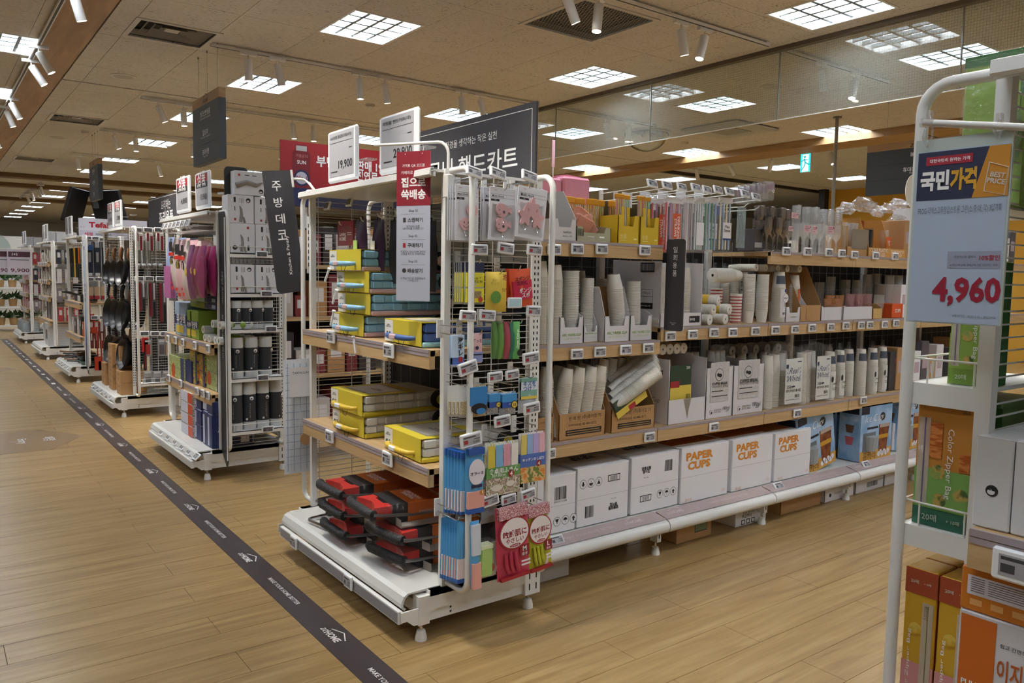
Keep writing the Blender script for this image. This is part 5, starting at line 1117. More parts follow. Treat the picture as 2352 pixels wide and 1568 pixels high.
c = cup_print(o, .0425, .03, .2, .7, PAPER, 'white_card'); txt(o, 'GREAT', F, .012, .145, w=.042, m=SCR, dz=.001); decal(o, F, [disc(.012, .145, .028), ], SCR, dz=.0006); decal(o, F, [disc(.012, .145, .0265)], PAPER, dz=.0008); decal(o, F, [disc(.008, .19, .011)], mat('3b3f7a'), dz=.001); txt(o, '데일리\n종이컵', F, .01, .105, w=.03, m=INK, bold=0., dz=.001); decal(o, F, bars(-.015, .02, .045, .06, 12), INK, dz=.001)
o = cups('white cup column with a slanted orange sticker', zx(1822, 2.9), 2.9, z, .3, .036); cup_print(o, .0375, .12, .2, .3, mat('d8612c', .5), 'orange_sticker')
t = tray_box('paper_cup_box', 'small paper cup box at the foot of the orange stickered column', zx(1806, 2.83), zx(1841, 2.83), 2.83, 2.95, z, .09, .12, WB, KRAFT2, notch=.5); txt(t, 'ABC PAPER CUP', F_south(0, -.0605, 0), 0, .03, w=.06, m=GRN)
for i in range(5): cups('grey white cup roll lying with its round end outwards under the goblet shelf', zx(1727+25*i, 2.9), 2.88+.01*(i % 2), z+.325, .2, .022, group='cup rolls lying under the goblet shelf', lying=ly(.0), m=CUPK)
t = tray_box('kraft_display_box', 'brown and white display box with steep sides', zx(1838, 2.83), zx(1886, 2.83), 2.83, 3.15, z, .1, .34, KRAFT, KRAFT2); MB().prism([(-.16, 0), (.1, 0), (.05, .3), (-.1, .22), (-.12, .15), (-.16, .1)], -.05, -.047, axis='x').build('white_liner', WB, t)
OCL = film('amber_clear', tint='d98f4a', gloss=.1, density=.45); PCL = film('rose_clear', tint='c98f93', gloss=.1, density=.4); CCL = film('water_clear', tint='dfe4e6', gloss=.14, density=.2, wrinkle=.1)
def tumbler(name, label, u, y, zz, h, r, m, group=None, n=1, cat='plastic cup'):
    t = thing(name, label, cat, (zx(u, y), y, zz), 0, group); pr = [(r*.72, 0)]
    for i in range(n): pr += [(r, h+i*.012), (r, h+i*.012+.002), (r*.95, h+i*.012+.003)]
    MB().lathe(pr, 16, caps=False).build('wall', m, t, 40); MB().lathe([(.001, .002), (r*.71, .002)], 16, caps=False).build('base_disc', m, t); return t
for i, (u0, u1, m, lab) in enumerate(((1887, 1934, OCL, 'amber'), (1938, 2004, PCL, 'rose'))):
    t = tray_box('white_tray', 'white tray box holding %s clear plastic cups' % lab, zx(u0, 2.83), zx(u1, 2.83), 2.83, 2.96, z, .085, .085, WB, WB)
    for k in range(2 if i == 0 else 3): tumbler('clear_tumbler', '%s tinted clear plastic cup in a white tray' % lab, u0+14+20*k, 2.88, z+.006, .13 if i == 0 else .16, .03, m, '%s clear cups' % lab)
    for k in range(2): tumbler('clear_tumbler', '%s tinted clear cup at the back of its tray' % lab, u0+18+22*k, 2.93, z+.006, .15, .03, m, '%s clear cups at the back' % lab)
t = tray_box('kraft_tray', 'small kraft tray with round clear cups and an orange label', zx(2006, 2.83), zx(2027, 2.83), 2.83, 2.95, z, .07, .1, mat('d0aa6c', .6), KRAFT2)
for i, (u, y, hh) in enumerate(((1990, 3.05, .24), (2010, 3.05, .25), (2022, 3.0, .17), (1965, 3.1, .2), (1940, 3.12, .2), (1905, 3.12, .22), (1880, 3.1, .18), (2018, 2.88, .1))): tumbler('clear_cup_stack', 'stack of frosted clear cups at the back of the tray shelf', u, y, z, hh, .035, CCL, 'frosted clear cup stacks', 6)
ORC = mat('dd5a2a', .45, name='bright_orange_card')
for i, u in enumerate((2040, 2060, 2080)):
    o = tumbler('tall_clear_cup', 'tall clear cup stack with an orange card below', u, 2.9, z+.1, .15, .032, CCL, 'tall clear cups on orange cards', 5)
t = thing('orange_cup_box', 'plain bright orange cup box below tall clear cups', 'carton', (zx(2056, 2.86), 2.9, z)); MB().cbox(-.075, .075, -.06, .06, 0, .1, .003).build('body', ORC, t); txt(t, 'CUPS', F_south(0, -.0604, .05), 0, 0, w=.08, m=WINK)
# ------------------------------------------------------------------ lower cup shelf
z = .667
def kraft(label, u0, u1, y, hf, hbk):
    x0, x1 = PX(u0, 980, y=y).x, PX(u1, 980, y=y).x; t = tray_box('kraft_cup_carton', label, x0, x1, y, y+.27, z, hf, hbk, KRAFT, KRAFT2, side='tall' if 0 else 'slope'); w = x1-x0; F = F_south(0, -.1355, 0)
    b = [(-w*.33, w*.45, hf*.92, hf*.925), (-w*.33, w*.45, hf*.42, hf*.425), (-w*.33, -w*.328, hf*.42, hf*.92), (w*.448, w*.45, hf*.42, hf*.92), (-w*.33, w*.45, hf*.66, hf*.665), (-w*.04, -w*.035, hf*.42, hf*.92)]
    decal(t, F, b, mat('5a4330', .7)); decal(t, F, [(-w*.36, w*.42, hf*.14, hf*.36)], INK); txt(t, '판 매 원', F, -w*.18, hf*.8, w=w*.24, m=mat('4a3526'), bold=0.); txt(t, '(주)종이컵 75', F, w*.2, hf*.8, w=w*.42, m=mat('4a3526'), bold=0.); txt(t, '소비자상담실', F, -w*.18, hf*.54, w=w*.26, m=mat('4a3526'), bold=0.); txt(t, '02-406-0572', F, w*.15, hf*.54, w=w*.3, m=mat('4a3526'), bold=0.)
    decal(t, F, [(-w*.34, w*.38, hf*.27, hf*.31), (-w*.34, w*.40, hf*.18, hf*.22)], mat('9c7c54'), dz=.0007)
    return x0, x1
kraft('plain brown carton of cups half hidden by the rack tube', 1205, 1272, 2.815, .12, .33)
x0, x1 = kraft('brown cup carton packed with leaning cream cup sleeves', 1284, 1389, 2.815, .125, .3)
for i, (fx, y) in enumerate(((.12, 2.86), (.38, 2.86), (.64, 2.86), (.86, 2.86), (.2, 2.95), (.5, 2.95), (.78, 2.95))): cups('cream cup sleeve leaning in the packed brown carton', x0+(x1-x0)*fx-.012, y+.0, z+.012, .345, .037, False, CUPK, tilt=.13, lean=.06, group='cream sleeves in the packed carton')
cups('cream cup sleeve in the half hidden brown carton', zx(1258, 2.87), 2.87, z+.01, .35, .036, False, CUPK)
x0, x1 = kraft('brown cup carton with one cup bundle spilling over its front', 1404, 1502, 2.815, .12, .27)
for i in range(4): cups('white cup sleeve standing at the back of the spilling carton', x0+.03+i*.062, 2.99, z+.02, .355, .036, False, CUPW, tilt=.22, group='white sleeves at the back of the spilling carton')
bun = Matrix.Rotation(-.25, 4, 'Z') @ Matrix.Rotation(1.02, 4, 'Y')
for i in range(4): cups('cup sleeve in the bundle slanting out of the brown carton', x0+.005+.035*i, 2.83+.045*i, z+.13+.03*i, .32, .036, lying=bun @ Matrix.Rotation(PI, 4, 'X') @ Matrix.Translation((0, 0, -.32)), group='slanting cup bundle')
DG = mat('2c4433', .5, name='bottle_green_card'); YC = mat('e0c552', .5, name='yellow_card')
t = thing('bundle_card', 'bottle green and yellow card wrapped round the slanting cup bundle', 'label card', M=Matrix.Translation((x0+.09, 2.80, z+.15)) @ Matrix.Rotation(-.45, 4, 'Y')); MB().cbox(-.09, .14, -.002, .002, -.045, .045, .001).build('card', DG, t); MB().box(-.09, .14, -.0025, -.002, -.045, -.01).build('yellow_band', YC, t); MB().box(-.0, .05, -.0028, -.0024, -.045, -.02).build('red_patch', RED, t)
# white carton with torn front
x0, x1 = PX(1536, 900, y=2.815).x, PX(1621, 900, y=2.815).x; d = .3
t = tray_box('torn_cup_carton', 'white carton with a torn front showing cups and a green card', x0, x1, 2.815, 3.115, z, .13, .36, WB, KRAFT2, side='tall'); w = x1-x0
MB().prism([(-w*.1, .129), (.1*w, .129), (.04*w, .07), (.01*w, .02), (-.03*w, .06)], -.1512, -.1502, axis='y').build('tear', mat('8f8678', .8), t); txt(t, 'Cup', frame((-w/2-.0005, -.06, .12), (0, -1, 0), (0, 0, 1)), 0, 0, w=.06, m=INK, italic=.3, bold=-.01); decal(t, frame((-w/2-.0005, 0, 0), (0, -1, 0), (0, 0, 1)), [(.06, .1, .28, .285), (.06, .1, .25, .255), (.055, .06, .25, .31), (.1, .105, .25, .29)], INK)
MB().box(-w*.36, w*.2, -.12, -.118, .13, .31).build('green_card', DG, t); MB().box(-w*.36, w*.2, -.1225, -.12, .1, .2).build('yellow_card', YC, t); MB().box(-w*.36, -w*.12, -.123, -.1215, .19, .225).build('red_patch', RED, t); txt(t, '200', F_south(w*.1, -.121, .295), 0, 0, h=.016, m=WINK, dz=.002); decal(t, F_south(0, -.1228, 0), bars(w*.06, w*.18, .115, .15, 10), INK)
for i in range(3): cups('cup sleeve inside the torn white carton', x0+.04+.055*i, 2.98, z+.004, .335, .034, False, CUPW, group='sleeves inside the torn carton')
for i in range(4): cups('clear cup roll lying on top of the torn white carton', x0-.005+.055*i, 2.86, z+.40, .2, .029, group='clear rolls on the torn carton', lying=ly(0), m=mat('cfcac0', .4))
GB = mat('c6c4c4', .4, name='silver_pouch', bump=.6, bscale=40)
for i, (u0, u1) in enumerate(((1622, 1682), (1684, 1753))):
    x0, x1 = PX(u0, 900, y=2.815).x, PX(u1, 900, y=2.815).x; w = x1-x0; t = tray_box('coffee_cup_carton', 'white coffee cup carton with a cut window, %s' % ('next to the torn carton' if i == 0 else 'next to the script printed bags'), x0, x1, 2.815, 3.1, z, .285, .3, WB, KRAFT2, side='tall'); F = F_south(0, -.1432, 0)
    MB().cbox(-w*.36, w*.34, -.146, -.1415, .09, .315, .006).build('silver_pouch', GB, t); decal(t, F, [disc(-w*.05, .245, .036)], INK, dz=.004); decal(t, F, [disc(-w*.05, .245, .033)], GB, dz=.0044); decal(t, F, [disc(-w*.02, .24, .016, 12, .011), disc(-w*.1, .245, .01)], INK, dz=.005); txt(t, 'COFFEE BREAK', F, -w*.02, .195, w=w*.6, m=INK, dz=.0045); txt(t, '커피브레이크 종이컵', F, -w*.02, .178, w=w*.6, m=INK, bold=0., dz=.0045); decal(t, F, [(-w*.32, w*.1, .15, .155), (-w*.32, w*.28, .122, .126)], INK, dz=.0045)
    txt(t, '180ml', F, w*.28, .05, w=w*.26, m=INK, bold=0.); txt(t, '20P', F, w*.32, .034, w=w*.13, m=INK, bold=0.); decal(t, F, [disc(-w*.3, .035, .013)], INK); decal(t, F, [disc(-w*.3, .035, .0115)], WB, dz=.0008); decal(t, F, [disc(-w*.28, .032, .006)], INK, dz=.001); txt(t, '커피브레이크\n종이컵 180ml', F, -w*.06, .038, w=w*.28, m=INK, bold=0.)
    for k in range(3): cups('cup sleeve rising behind the coffee carton window', x0+.04+.05*k, 3.02, z+.005, .36, .03, group='sleeves in the coffee cartons')
# script printed bags
for i, (u0, u1, lab) in enumerate(((1764, 1840, 'next to the coffee carton'), (1842, 1903, 'beside the navy banded cups'))):
    x0, x1 = PX(u0, 870, y=2.83).x, PX(u1, 870, y=2.83).x; w = x1-x0
    for k in range(3): cups('white take-out cup stack in a script printed bag', x0+.035+k*w*.32, 2.865+.03*k, z, .335, .04, False, CUPW, group='take-out cups in script printed bags', hb=.11, pitch=.0085, rb=.031)
    t = thing('take_out_cup_bag', 'clear bag with navy script print %s' % lab, 'cup bag', ((x0+x1)/2, 2.815, z)); MB().box(-w*.05, w*.47, -.001, .001, .02, .30).build('printed_sheet', mat('d9dad8', .5), t); F = F_south(w*.2, -.0012, 0)
    txt(t, 'Real\nWhite', F, 0, .2, w=w*.38, m=SCR, italic=.5, bold=0.); txt(t, '358ml', F, -w*.1, .125, w=w*.2, m=INK, bold=.01); txt(t, '테이크아웃 종이컵', F, 0, .1, w=w*.44, m=INK); decal(t, F, [(-w*.24, -w*.17, .24, .265), (w*.1, w*.22, .275, .282), (-w*.05, w*.05, .122, .13)], SCR); decal(t, F, [(-w*.22, w*.2, .043, .046)], INK); decal(t, F, bars(w*.05, w*.2, .055, .075, 12), INK)
    for s in (-1, 1):
        for k in range(4): decal(t, F, [[(s*w*.16, .15+.025*k), (s*(w*.16+.02), .165+.025*k), (s*(w*.16+.012), .172+.025*k)][::s]], mat('8fa0c4', .5), name='leaf_print')
    MB().add([(-w*.52, -.006, .0), (w*.52, -.006, 0), (w*.5, -.004, .35), (w*.1, .03, .39), (-w*.2, .03, .41), (-w*.5, -.004, .35), (w*.3, -.015, -.02), (-w*.2, -.015, -.03)], [(0, 1, 2, 3, 4, 5), (0, 7, 6, 1)]).build('clear_bag', CLEAR, t)
for i, (u, y) in enumerate(((1912, 2.86), (1934, 2.88), (1955, 2.9), (1984, 2.86), (2010, 2.86), (2032, 2.88))):
    o, F = great('white cup stack with a navy ornate band on the lower shelf', u, y, z, .325, .04); o['group'] = 'navy banded cup stacks on the lower shelf'
    if i in (0, 1, 4, 5): c = cup_print(o, .0415, .02, .19, .8, mat('dcdcd8', .5), 'printed_card'); txt(o, 'GREAT', F, .006, .11, w=.045, m=INK, dz=.0015); decal(o, F, [disc(-.022, .14, .012, 12, .02)], INK, dz=.0015); decal(o, F, [(-.02, .03, .08, .083), (-.02, .02, .07, .073)], INK, dz=.0015)
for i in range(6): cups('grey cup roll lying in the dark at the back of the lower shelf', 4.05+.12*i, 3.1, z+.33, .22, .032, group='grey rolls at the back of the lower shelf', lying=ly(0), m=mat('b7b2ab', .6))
for i in range(7): cups('upright cup roll filling the back of the lower shelf', 3.95+.11*i, 3.12, z, .32, .036, group='upright rolls at the back of the lower shelf')
for i, u in enumerate((2052, 2075)):
    t = carton('black_cup_carton', 'dark cup carton with a small magenta mark %s' % ('by the banded cups', 'further along by the rack')[i], zx(u, 2.86), zx(u+20, 2.86), 2.86, 3.0, z, z+.28, mat('3d3b40', .5), 'dark cup cartons', 0, tape=False); decal(t, F_south(.02, -.0705, .2), [(-.01, .01, 0, .03)], PKI)
# ------------------------------------------------------------------ base deck cartons
z = .22
CG = 'white paper cup cartons on the base deck'
def base_carton(label, u0, u1, v0, v1, kind, y=2.81, dz=0.):
    vm = (v0+v1)/2; x0, x1 = PX(u0, vm, y=y).x, PX(u1, vm, y=y).x; zt = PX((u0+u1)/2, v0, y=y).z
    t = carton('paper_cup_carton', label, x0+.002, x1-.002, y, y+.36, z, zt, PAPER, CG, .47, tape=False); w, d, h = x1-x0-.004, .36, zt-z; F = F_south(0, -.1805, 0)
    def icons(F, x, y, s=1):
        for k in range(3):
            decal(t, F, [disc(x+k*.052*s, y, .023*s)], INK); decal(t, F, [disc(x+k*.052*s, y, .021*s)], PAPER, dz=.0007)
            a = x+k*.052*s; q = [[(a-.011*s, y+.012*s), (a-.006*s, y-.001*s), (a, y-.004*s), (a+.006*s, y-.001*s), (a+.011*s, y+.012*s)], [(a-.002, y-.012*s), (a+.002, y-.012*s), (a+.002, y), (a-.002, y)]] if k == 0 else [disc(a, y, .013*s, 10, None, 0, PI), [(a-.001, y-.012*s), (a+.001, y-.012*s), (a+.001, y), (a-.001, y)]] if k == 1 else [[(a-.012*s, y), (a, y+.013*s), (a+.012*s, y)][::-1], [(a-.005*s, y-.012*s), (a+.005*s, y-.012*s), (a+.005*s, y), (a-.005*s, y)]]
            decal(t, F, q, INK, 'pictogram', .001)
    rot = F @ Matrix.Translation((0, h*.5, 0)) @ Matrix.Rotation(PI, 4, 'Z') @ Matrix.Translation((0, -h*.5, 0)) if kind == 'flip' else F
    def bc(F, x, y, ww, hh, n=22): decal(t, F, bars(x-ww/2, x+ww/2, y-hh/2, y+hh/2, n), INK, 'barcode')
    def fbc(F, x, y): decal(t, F, [(x-.042, x+.042, y-.017, y+.017)], INK); decal(t, F, [(x-.038, x+.038, y-.013, y+.013)], PAPER, dz=.0007); decal(t, F, bars(x-.026, x+.026, y-.011, y+.011, 18), INK, 'barcode', .001)
    if kind in ('std', 'flip'):
        txt(t, '알뜰살뜰\n종이컵', rot, -w*.2, h*.75, w=.07, m=INK, bold=.03); txt(t, 'Paper Cups', rot, -w*.2, h*.615, w=.035, m=INK, bold=0.); bc(rot, w*.27, h*.76, .06, h*.2); fbc(rot, -w*.2, h*.25); icons(rot, w*.1, h*.27)
    elif kind == 'left': bc(rot, w*.1, h*.68, .075, h*.22); txt(t, '8 802957 01298', rot, w*.1, h*.54, w=.08, m=INK, bold=-.01); icons(rot, w*.02, h*.2)
    else:
        txt(t, 'PAPER\nCUPS', F, -w*.13, h*.75, w=w*.56, h=h*.32, m=ORI, bold=.045); txt(t, '종이컵', F, -w*.34, h*.05, w=.05, m=mat('d2a77c'), bold=0.); txt(t, 'Loving\nHOME', F, w*.4, h*.1, w=.03, m=mat('d9b58e'), bold=0.)
    Ft = frame((0, 0, h), (-1, 0, 0), (0, -1, 0)) if kind != 'orange' else F_top(0, 0, h, (1, 0, 0), (0, 1, 0))
    if kind != 'orange': txt(t, '알뜰살뜰\n종이컵', Ft, 0, .0, w=.16, m=INK, bold=.02, dz=.001)
    else: MB().box(-w*.49, w*.49, -.1, .17, h, h+.0008).build('orange_top', mat('b8692a', .6), t)
base_carton('white paper cup carton partly behind the glove bags', 1232, 1322, 1091, 1243, 'left')
base_carton('white paper cup carton standing upside down', 1325, 1443, 1068, 1232, 'flip')
base_carton('white paper cup carton with black Korean lettering upright', 1449, 1558, 1043, 1200, 'std')
base_carton('white carton with large orange paper cups lettering next to the black lettered one', 1564, 1672, 1022, 1172, 'orange', 2.80)
base_carton('white carton with large orange paper cups lettering, middle of three', 1681, 1773, 1004, 1140, 'orange', 2.80)
base_carton('white carton with large orange paper cups lettering beside the tilted ice cup box', 1779, 1861, 990, 1114, 'orange', 2.80)
ICE = printed('ice_blue', ['8fb2d8', 'a5c3e2', '7ea6d0'], 6, .4, interp='LINEAR')
def ice_box(label, u0, u1, v0, v1, y, tilt=0., d=.16):
    vm = (v0+v1)/2; x0, x1 = PX(u0, vm, y=y).x, PX(u1, vm, y=y).x; z1, z0 = PX((u0+u1)/2, v0, y=y).z, PX((u0+u1)/2, v1, y=y).z; w, h = x1-x0, z1-z0
    t = thing('ice_cup_box', label, 'carton', M=Matrix.Translation(((x0+x1)/2, y+d/2, max(z0, .22))) @ Matrix.Rotation(tilt, 4, 'Y'), group='blue ice cup boxes'); F = F_south(0, -d/2-.0004, 0)
    MB().cbox(-w/2, w/2, -d/2, d/2, 0, h, .002).build('body', ICE, t); decal(t, F, [(-w*.5, w*.5, 0, h*.18)], mat('d3a24a', .5)); decal(t, F, [(-w*.5, -w*.25, h*.84, h*.97), (-w*.3, w*.05, h*.56, h*.6)], mat('1f2438'))
    txt(t, 'Ice Cup', F, -w*.1, h*.74, w=w*.55, m=WINK, italic=.3, bold=-.01); decal(t, F, [disc(w*.18, h*.76, w*.085, 16, h*.075)], INK, dz=.0006); txt(t, '430ml\n20P', F, w*.18, h*.76, w=w*.09, m=WINK, bold=0., dz=.001)
    MB().box(-w*.42, -w*.02, -d/2-.0012, -d/2, h*.16, h*.5).build('window', mat('6d7478', .1), t); MB().lathe([(w*.1, h*.18), (w*.14, h*.44)], 12, (-w*.2, -d/2, 0)).build('cup_in_window', mat('a5abad', .3), t)
    MB().prism([(w*.1, h*.1), (w*.34, h*.1), (w*.42, h*.62), (w*.08, h*.62)], -d/2-.0016, -d/2, axis='y').build('drink_picture', printed('cola', ['4a1d10', '6b2d18', '8a4a2a'], 30, .3, interp='LINEAR'), t); decal(t, F, [(w*.08, w*.4, h*.36, h*.43)], mat('c9962e'), dz=.0018); decal(t, F, [disc(w*(.1+.06*k), h*(.08+.03*(k % 2)), w*.05, 6) for k in range(6)], PAPER, dz=.002, name='ice_print'); decal(t, F, [(w*.1, w*.4, h*.56, h*.62)], mat('b9a79c'), dz=.002); txt(t, '홈카레', F, -w*.2, h*.09, w=w*.4, m=mat('5a3a18'), bold=0., dz=.001)
    Fl = frame((-w/2-.0004, 0, 0), (0, -1, 0), (0, 0, 1)); decal(t, Fl, [(-d*.4, d*.4, h*.84, h*.95)], mat('1f2438')); txt(t, 'Ice Cup', Fl, 0, h*.75, w=d*.7, m=WINK, italic=.3, bold=-.01); MB().prism([(-d*.14, h*.5), (d*.14, h*.5), (d*.2, h*.64), (-d*.2, h*.64)], -w/2-.001, -w/2, axis='x').build('drink_picture', mat('6b4a38'), t); MB().prism([(-d*.14, h*.28), (d*.14, h*.28), (d*.2, h*.43), (-d*.2, h*.43)], -w/2-.001, -w/2, axis='x').build('drink_picture', mat('c2606a'), t)
ice_box('blue ice cup box tilting against the orange lettered carton', 1843, 1922, 952, 1092, 2.83, -.18)
ice_box('blue ice cup box standing upright with cola picture', 1976, 2046, 948, 1072, 2.79)
ice_box('blue ice cup box behind the grey rack tube', 2068, 2116, 930, 1060, 2.81)
ice_box('blue ice cup box in the shade behind the upright one', 1920, 1972, 950, 1060, 2.99)
# tags on the wood edges
for (u, v, p) in ((1273, 573, '1,290'), (1326, 572, '2,000'), (1382, 572, '2,500'), (1481, 575, '1,190'), (1325, 813, '1,190'), (1378, 808, '1,290'), (1437, 803, '1,290'), (1489, 799, '1,290'), (1540, 772, '1,190'), (1591, 768, '2,380'), (1640, 764, '1,190'), (1683, 763, '2,480'), (1735, 760, '2,280'), (1781, 758, '3,180'), (1826, 756, '1,990'), (1865, 753, '1,990'), (1908, 751, '1,990'), (1943, 748, '2,990'), (1978, 747, '990'), (1998, 746, '990'), (2032, 745, '1,290'), (2058, 742, '1,290'),
    (1806, 577, '4,990'), (1855, 578, '1,990'), (1904, 580, '2,990'), (1934, 582, '1,990'), (1963, 585, '1,990'), (2011, 587, '2,990'), (2056, 589, '2,990'), (1492, 1003, '4,200'), (1640, 980, '4,280'), (1261, 1042, '4,290'), (1831, 949, '3,480'), (1983, 919, '3,480'), (2108, 905, '1,990')):
    q = PX(u, v, y=FY-.012); price_tag(p, F_south(q.x, q.y, q.z), 'white price tag on the edge of the %s wooden cup shelf' % ('top' if q.z > 1.4 else 'middle' if q.z > .9 else 'lower'), .078, .05)
for (u, v, p) in ((1277, 1252, '11,900'), (1787, 1122, '7,900'), (1988, 1077, '9,900')):
    q = PX(u, v, y=2.745); price_tag(p, frame((q.x, 2.742, .216), (1, 0, 0), (0, .6, .8)), 'white price tag lying on the dusty pink base strip', .085, .05)
# cartons pushed under the base
def floor_carton(label, u0, u1, vb, h, d, m, y=None, open_=False, rz=0., words=()):
    q0 = PX(u0, vb, z=0) if y is None else None; yy = y or q0.y
    x0, x1 = PX(u0, vb, y=yy).x, PX(u1, vb, y=yy).x; w = x1-x0
    if open_: t = tray_box('floor_tray_carton', label, x0, x1, yy, yy+d, 0, h*.8, h, m, KRAFT2, side='tall')
    else: t = carton('floor_carton', label, x0, x1, yy, yy+d, 0, h, m, None, 0, rz)
    F = F_south(0, -d/2-.0006, 0)
    for (s_, fx, fz, ww, bo) in words: txt(t, s_, F, w*fx, h*fz, w=w*ww, m=INK, bold=bo)
    return t, w, h, F
floor_carton('pale carton under the shelf base behind the white rack tube', 1225, 1307, 1312, .10, .3, mat('b9b3ad', .7), 2.80)
floor_carton('dusty grey carton pushed back under the first base tube', 1335, 1442, 1300, .11, .25, mat('a89f94', .7), 2.98)
t, w, h, F = floor_carton('brown carton with a green label sticker on the floor', 1553, 1632, 1266, .115, .26, KRAFT, 2.80); decal(t, F, [(0, w*.36, h*.35, h*.75)], INK); decal(t, F, [(.004, w*.36-.004, h*.39, h*.71)], mat('7d8a62'), dz=.0008)
t, w, h, F = floor_carton('white carton with handling marks turned under the base', 1688, 1757, 1232, .13, .26, PAPER, 2.80, rz=.0, words=(('취급주의', -.15, .42, .3, .01), ('이 상품 종이컵\n이 종이 상담\n상품 종이컵', -.1, .75, .45, 0.))); decal(t, F, [(-w*.32, -w*.2, h*.06, h*.28), (-w*.16, -w*.04, h*.06, h*.28), (0, w*.12, h*.06, h*.28)], INK); decal(t, F, [(-w*.3, -w*.22, h*.1, h*.24), (-w*.14, -w*.06, h*.1, h*.24), (.02*w, w*.1, h*.1, h*.24)], PAPER, dz=.0008)
floor_carton('long brown open carton under the third base tube', 1792, 1882, 1195, .12, .24, KRAFT, 2.80, True)
t, w, h, F = floor_carton('white open tray marked 180ml under the base', 1893, 1958, 1166, .1, .24, PAPER, 2.80, True, words=(('180ml', .3, .62, .2, 0.), ('커피브레이크', -.05, .45, .3, 0.))); decal(t, F, [disc(-w*.32, h*.4, .012)], INK)
t, w, h, F = floor_carton('white open tray with a barcode under the base', 1964, 2026, 1146, .1, .24, PAPER, 2.80, True); decal(t, F, bars(-w*.1, w*.3, h*.25, h*.6, 16), INK)
floor_carton('white open tray at the end of the cup run', 2030, 2082, 1130, .1, .24, PAPER, 2.80, True)
# ------------------------------------------------------------------ upper shelf of the cup run: napkins, straws, goblets
z = 1.614; TY = 2.83
def bx(u0, u1, y=TY, v=540): return PX(u0, v, y=y).x, PX(u1, v, y=y).x
x0, x1 = bx(1268, 1320); t = tray_box('napkin_box', 'white napkin display box with a dark sloping side', x0, x1, 2.82, 3.1, z, .1, .24, mat('d5d2d0', .6), mat('5a4632', .7), notch=.5); w = x1-x0; F = F_south(0, -.1405, 0); txt(t, 'NAPKIN', F, w*.1, .038, w=w*.35, m=INK, bold=0.); txt(t, '40x33cm 15P', F, w*.1, .02, w=w*.4, m=INK, bold=0.)
for s in (-1,): MB().prism([(-.14, .1), (.14, .1), (.14, .24), (-.05, .24), (-.14, .12)], -w/2-.001, -w/2, axis='x').build('dark_side', mat('54432f', .7), t)
x0, x1 = bx(1322, 1400); t = tray_box('sage_tray', 'sage green tray box holding orange napkin packs', x0, x1, 2.82, 3.0, z, .07, .08, mat('a9a98c', .6), KRAFT2, notch=.6); w = x1-x0; F = F_south(0, -.0905, 0); txt(t, 'HOME', F, -w*.1, .022, w=w*.2, m=WINK); decal(t, F, bars(-w*.47, -w*.3, .025, .06, 10), INK); decal(t, F, [(w*.15, w*.3, .02, .028)], WINK)
CORAL = mat('c77a5c', .5, name='coral_napkin')
for i, (fx, a, zz) in enumerate(((.3, .35, .05), (.55, .9, .045), (.5, .5, .09))):
    t2 = thing('napkin_pack', 'coral napkin pack %s in the sage tray' % ('leaning', 'lying slanted', 'on top')[i], 'napkin pack', M=Matrix.Translation((x0+w*fx, 2.86+.03*i, z+zz+.03)) @ Matrix.Rotation(a, 4, 'Y') @ Matrix.Rotation(.2, 4, 'X')); MB().cbox(-.05, .05, -.02, .02, -.04, .04, .005).build('folded_napkin', CORAL, t2); MB().cbox(-.053, .053, -.023, .023, -.043, .05, .008).build('clear_wrap', CLEAR, t2)
YBX = mat('d9b62c', .5, name='yellow_box'); YPK = film('yellow_film', tint='e0a82e', gloss=.12, density=.5)
PAST = ['d98a96', '9fc98a', 'e0cf7a', '8fc9c4', 'e8a36a', 'd9d5c9']
def straw_bundle(parent, w, h, n, cols, r=.004, y=0.):
    for c in sorted(set(cols)):
        b = MB(); k = [i for i in range(n) if cols[i % len(cols)] == c]
        for i in k: x = -w/2+w*(i+.5)/n; b.cyl((x, y+(.004 if i % 2 else -.004), -h), (x, y+(.004 if i % 2 else -.004), 0), r, n=6)
        stuff(b.build('straws', mat(c, .4), parent))
for i, (u0, u1) in enumerate(((1416, 1464), (1467, 1510))):
    x0, x1 = bx(u0, u1); w = x1-x0; t = tray_box('yellow_straw_box', 'yellow straw display box with a notched front, %s' % ('next to the loose yellow packs', 'at the shelf end')[i], x0, x1, 2.82, 2.95, z, .14, .14, YBX, YBX, notch=.45); F = F_south(0, -.0655, 0); txt(t, '상품', F, -w*.25, .035, w=w*.3, m=mat('f0e3a0'), bold=0.); decal(t, F, [(-w*.4, -w*.1, .015, .017), (w*.25, w*.4, .02, .028)], mat('f0e3a0'))
    for k in range(2):
        p = thing('straw_pack', 'pastel straw pack standing in a yellow box', 'straw pack', (x0+w*.3+k*w*.4, 2.86+.02*k, z+.235), 0, 'pastel straw packs in yellow boxes'); straw_bundle(p, w*.36, .22, 9, PAST[k:]+PAST[:k], .0035); MB().box(w*.02, w*.17, -.012, -.011, -.16, -.05).build('yellow_tag', YBX, p); pouch(w*.42, .25, .03, seed=k).build('film_bag', YPK if 0 else CLEAR, p, 60); MB().cbox(-w*.21, w*.21, -.009, .009, -.012, .012, .004).build('yellow_seal', mat('d99a26', .35), p)
for i, u in enumerate((1300, 1330, 1352, 1376, 1402)):
    q = PX(u, 490, y=2.98); p = thing('straw_pack', 'loose pastel straw pack in yellow film behind the trays', 'straw pack', (q.x, 2.96+.02*(i % 2), z+.21), 0, 'loose yellow film straw packs'); straw_bundle(p, .055, .2, 8, PAST[i % 4:]+PAST[:i % 4], .0035); MB().cbox(-.032, .032, -.011, .011, -.02, .012, .004).build('yellow_seal', mat('d99a26', .35), p); pouch(.065, .215, .03, seed=i).build('film_bag', YPK, p, 60)
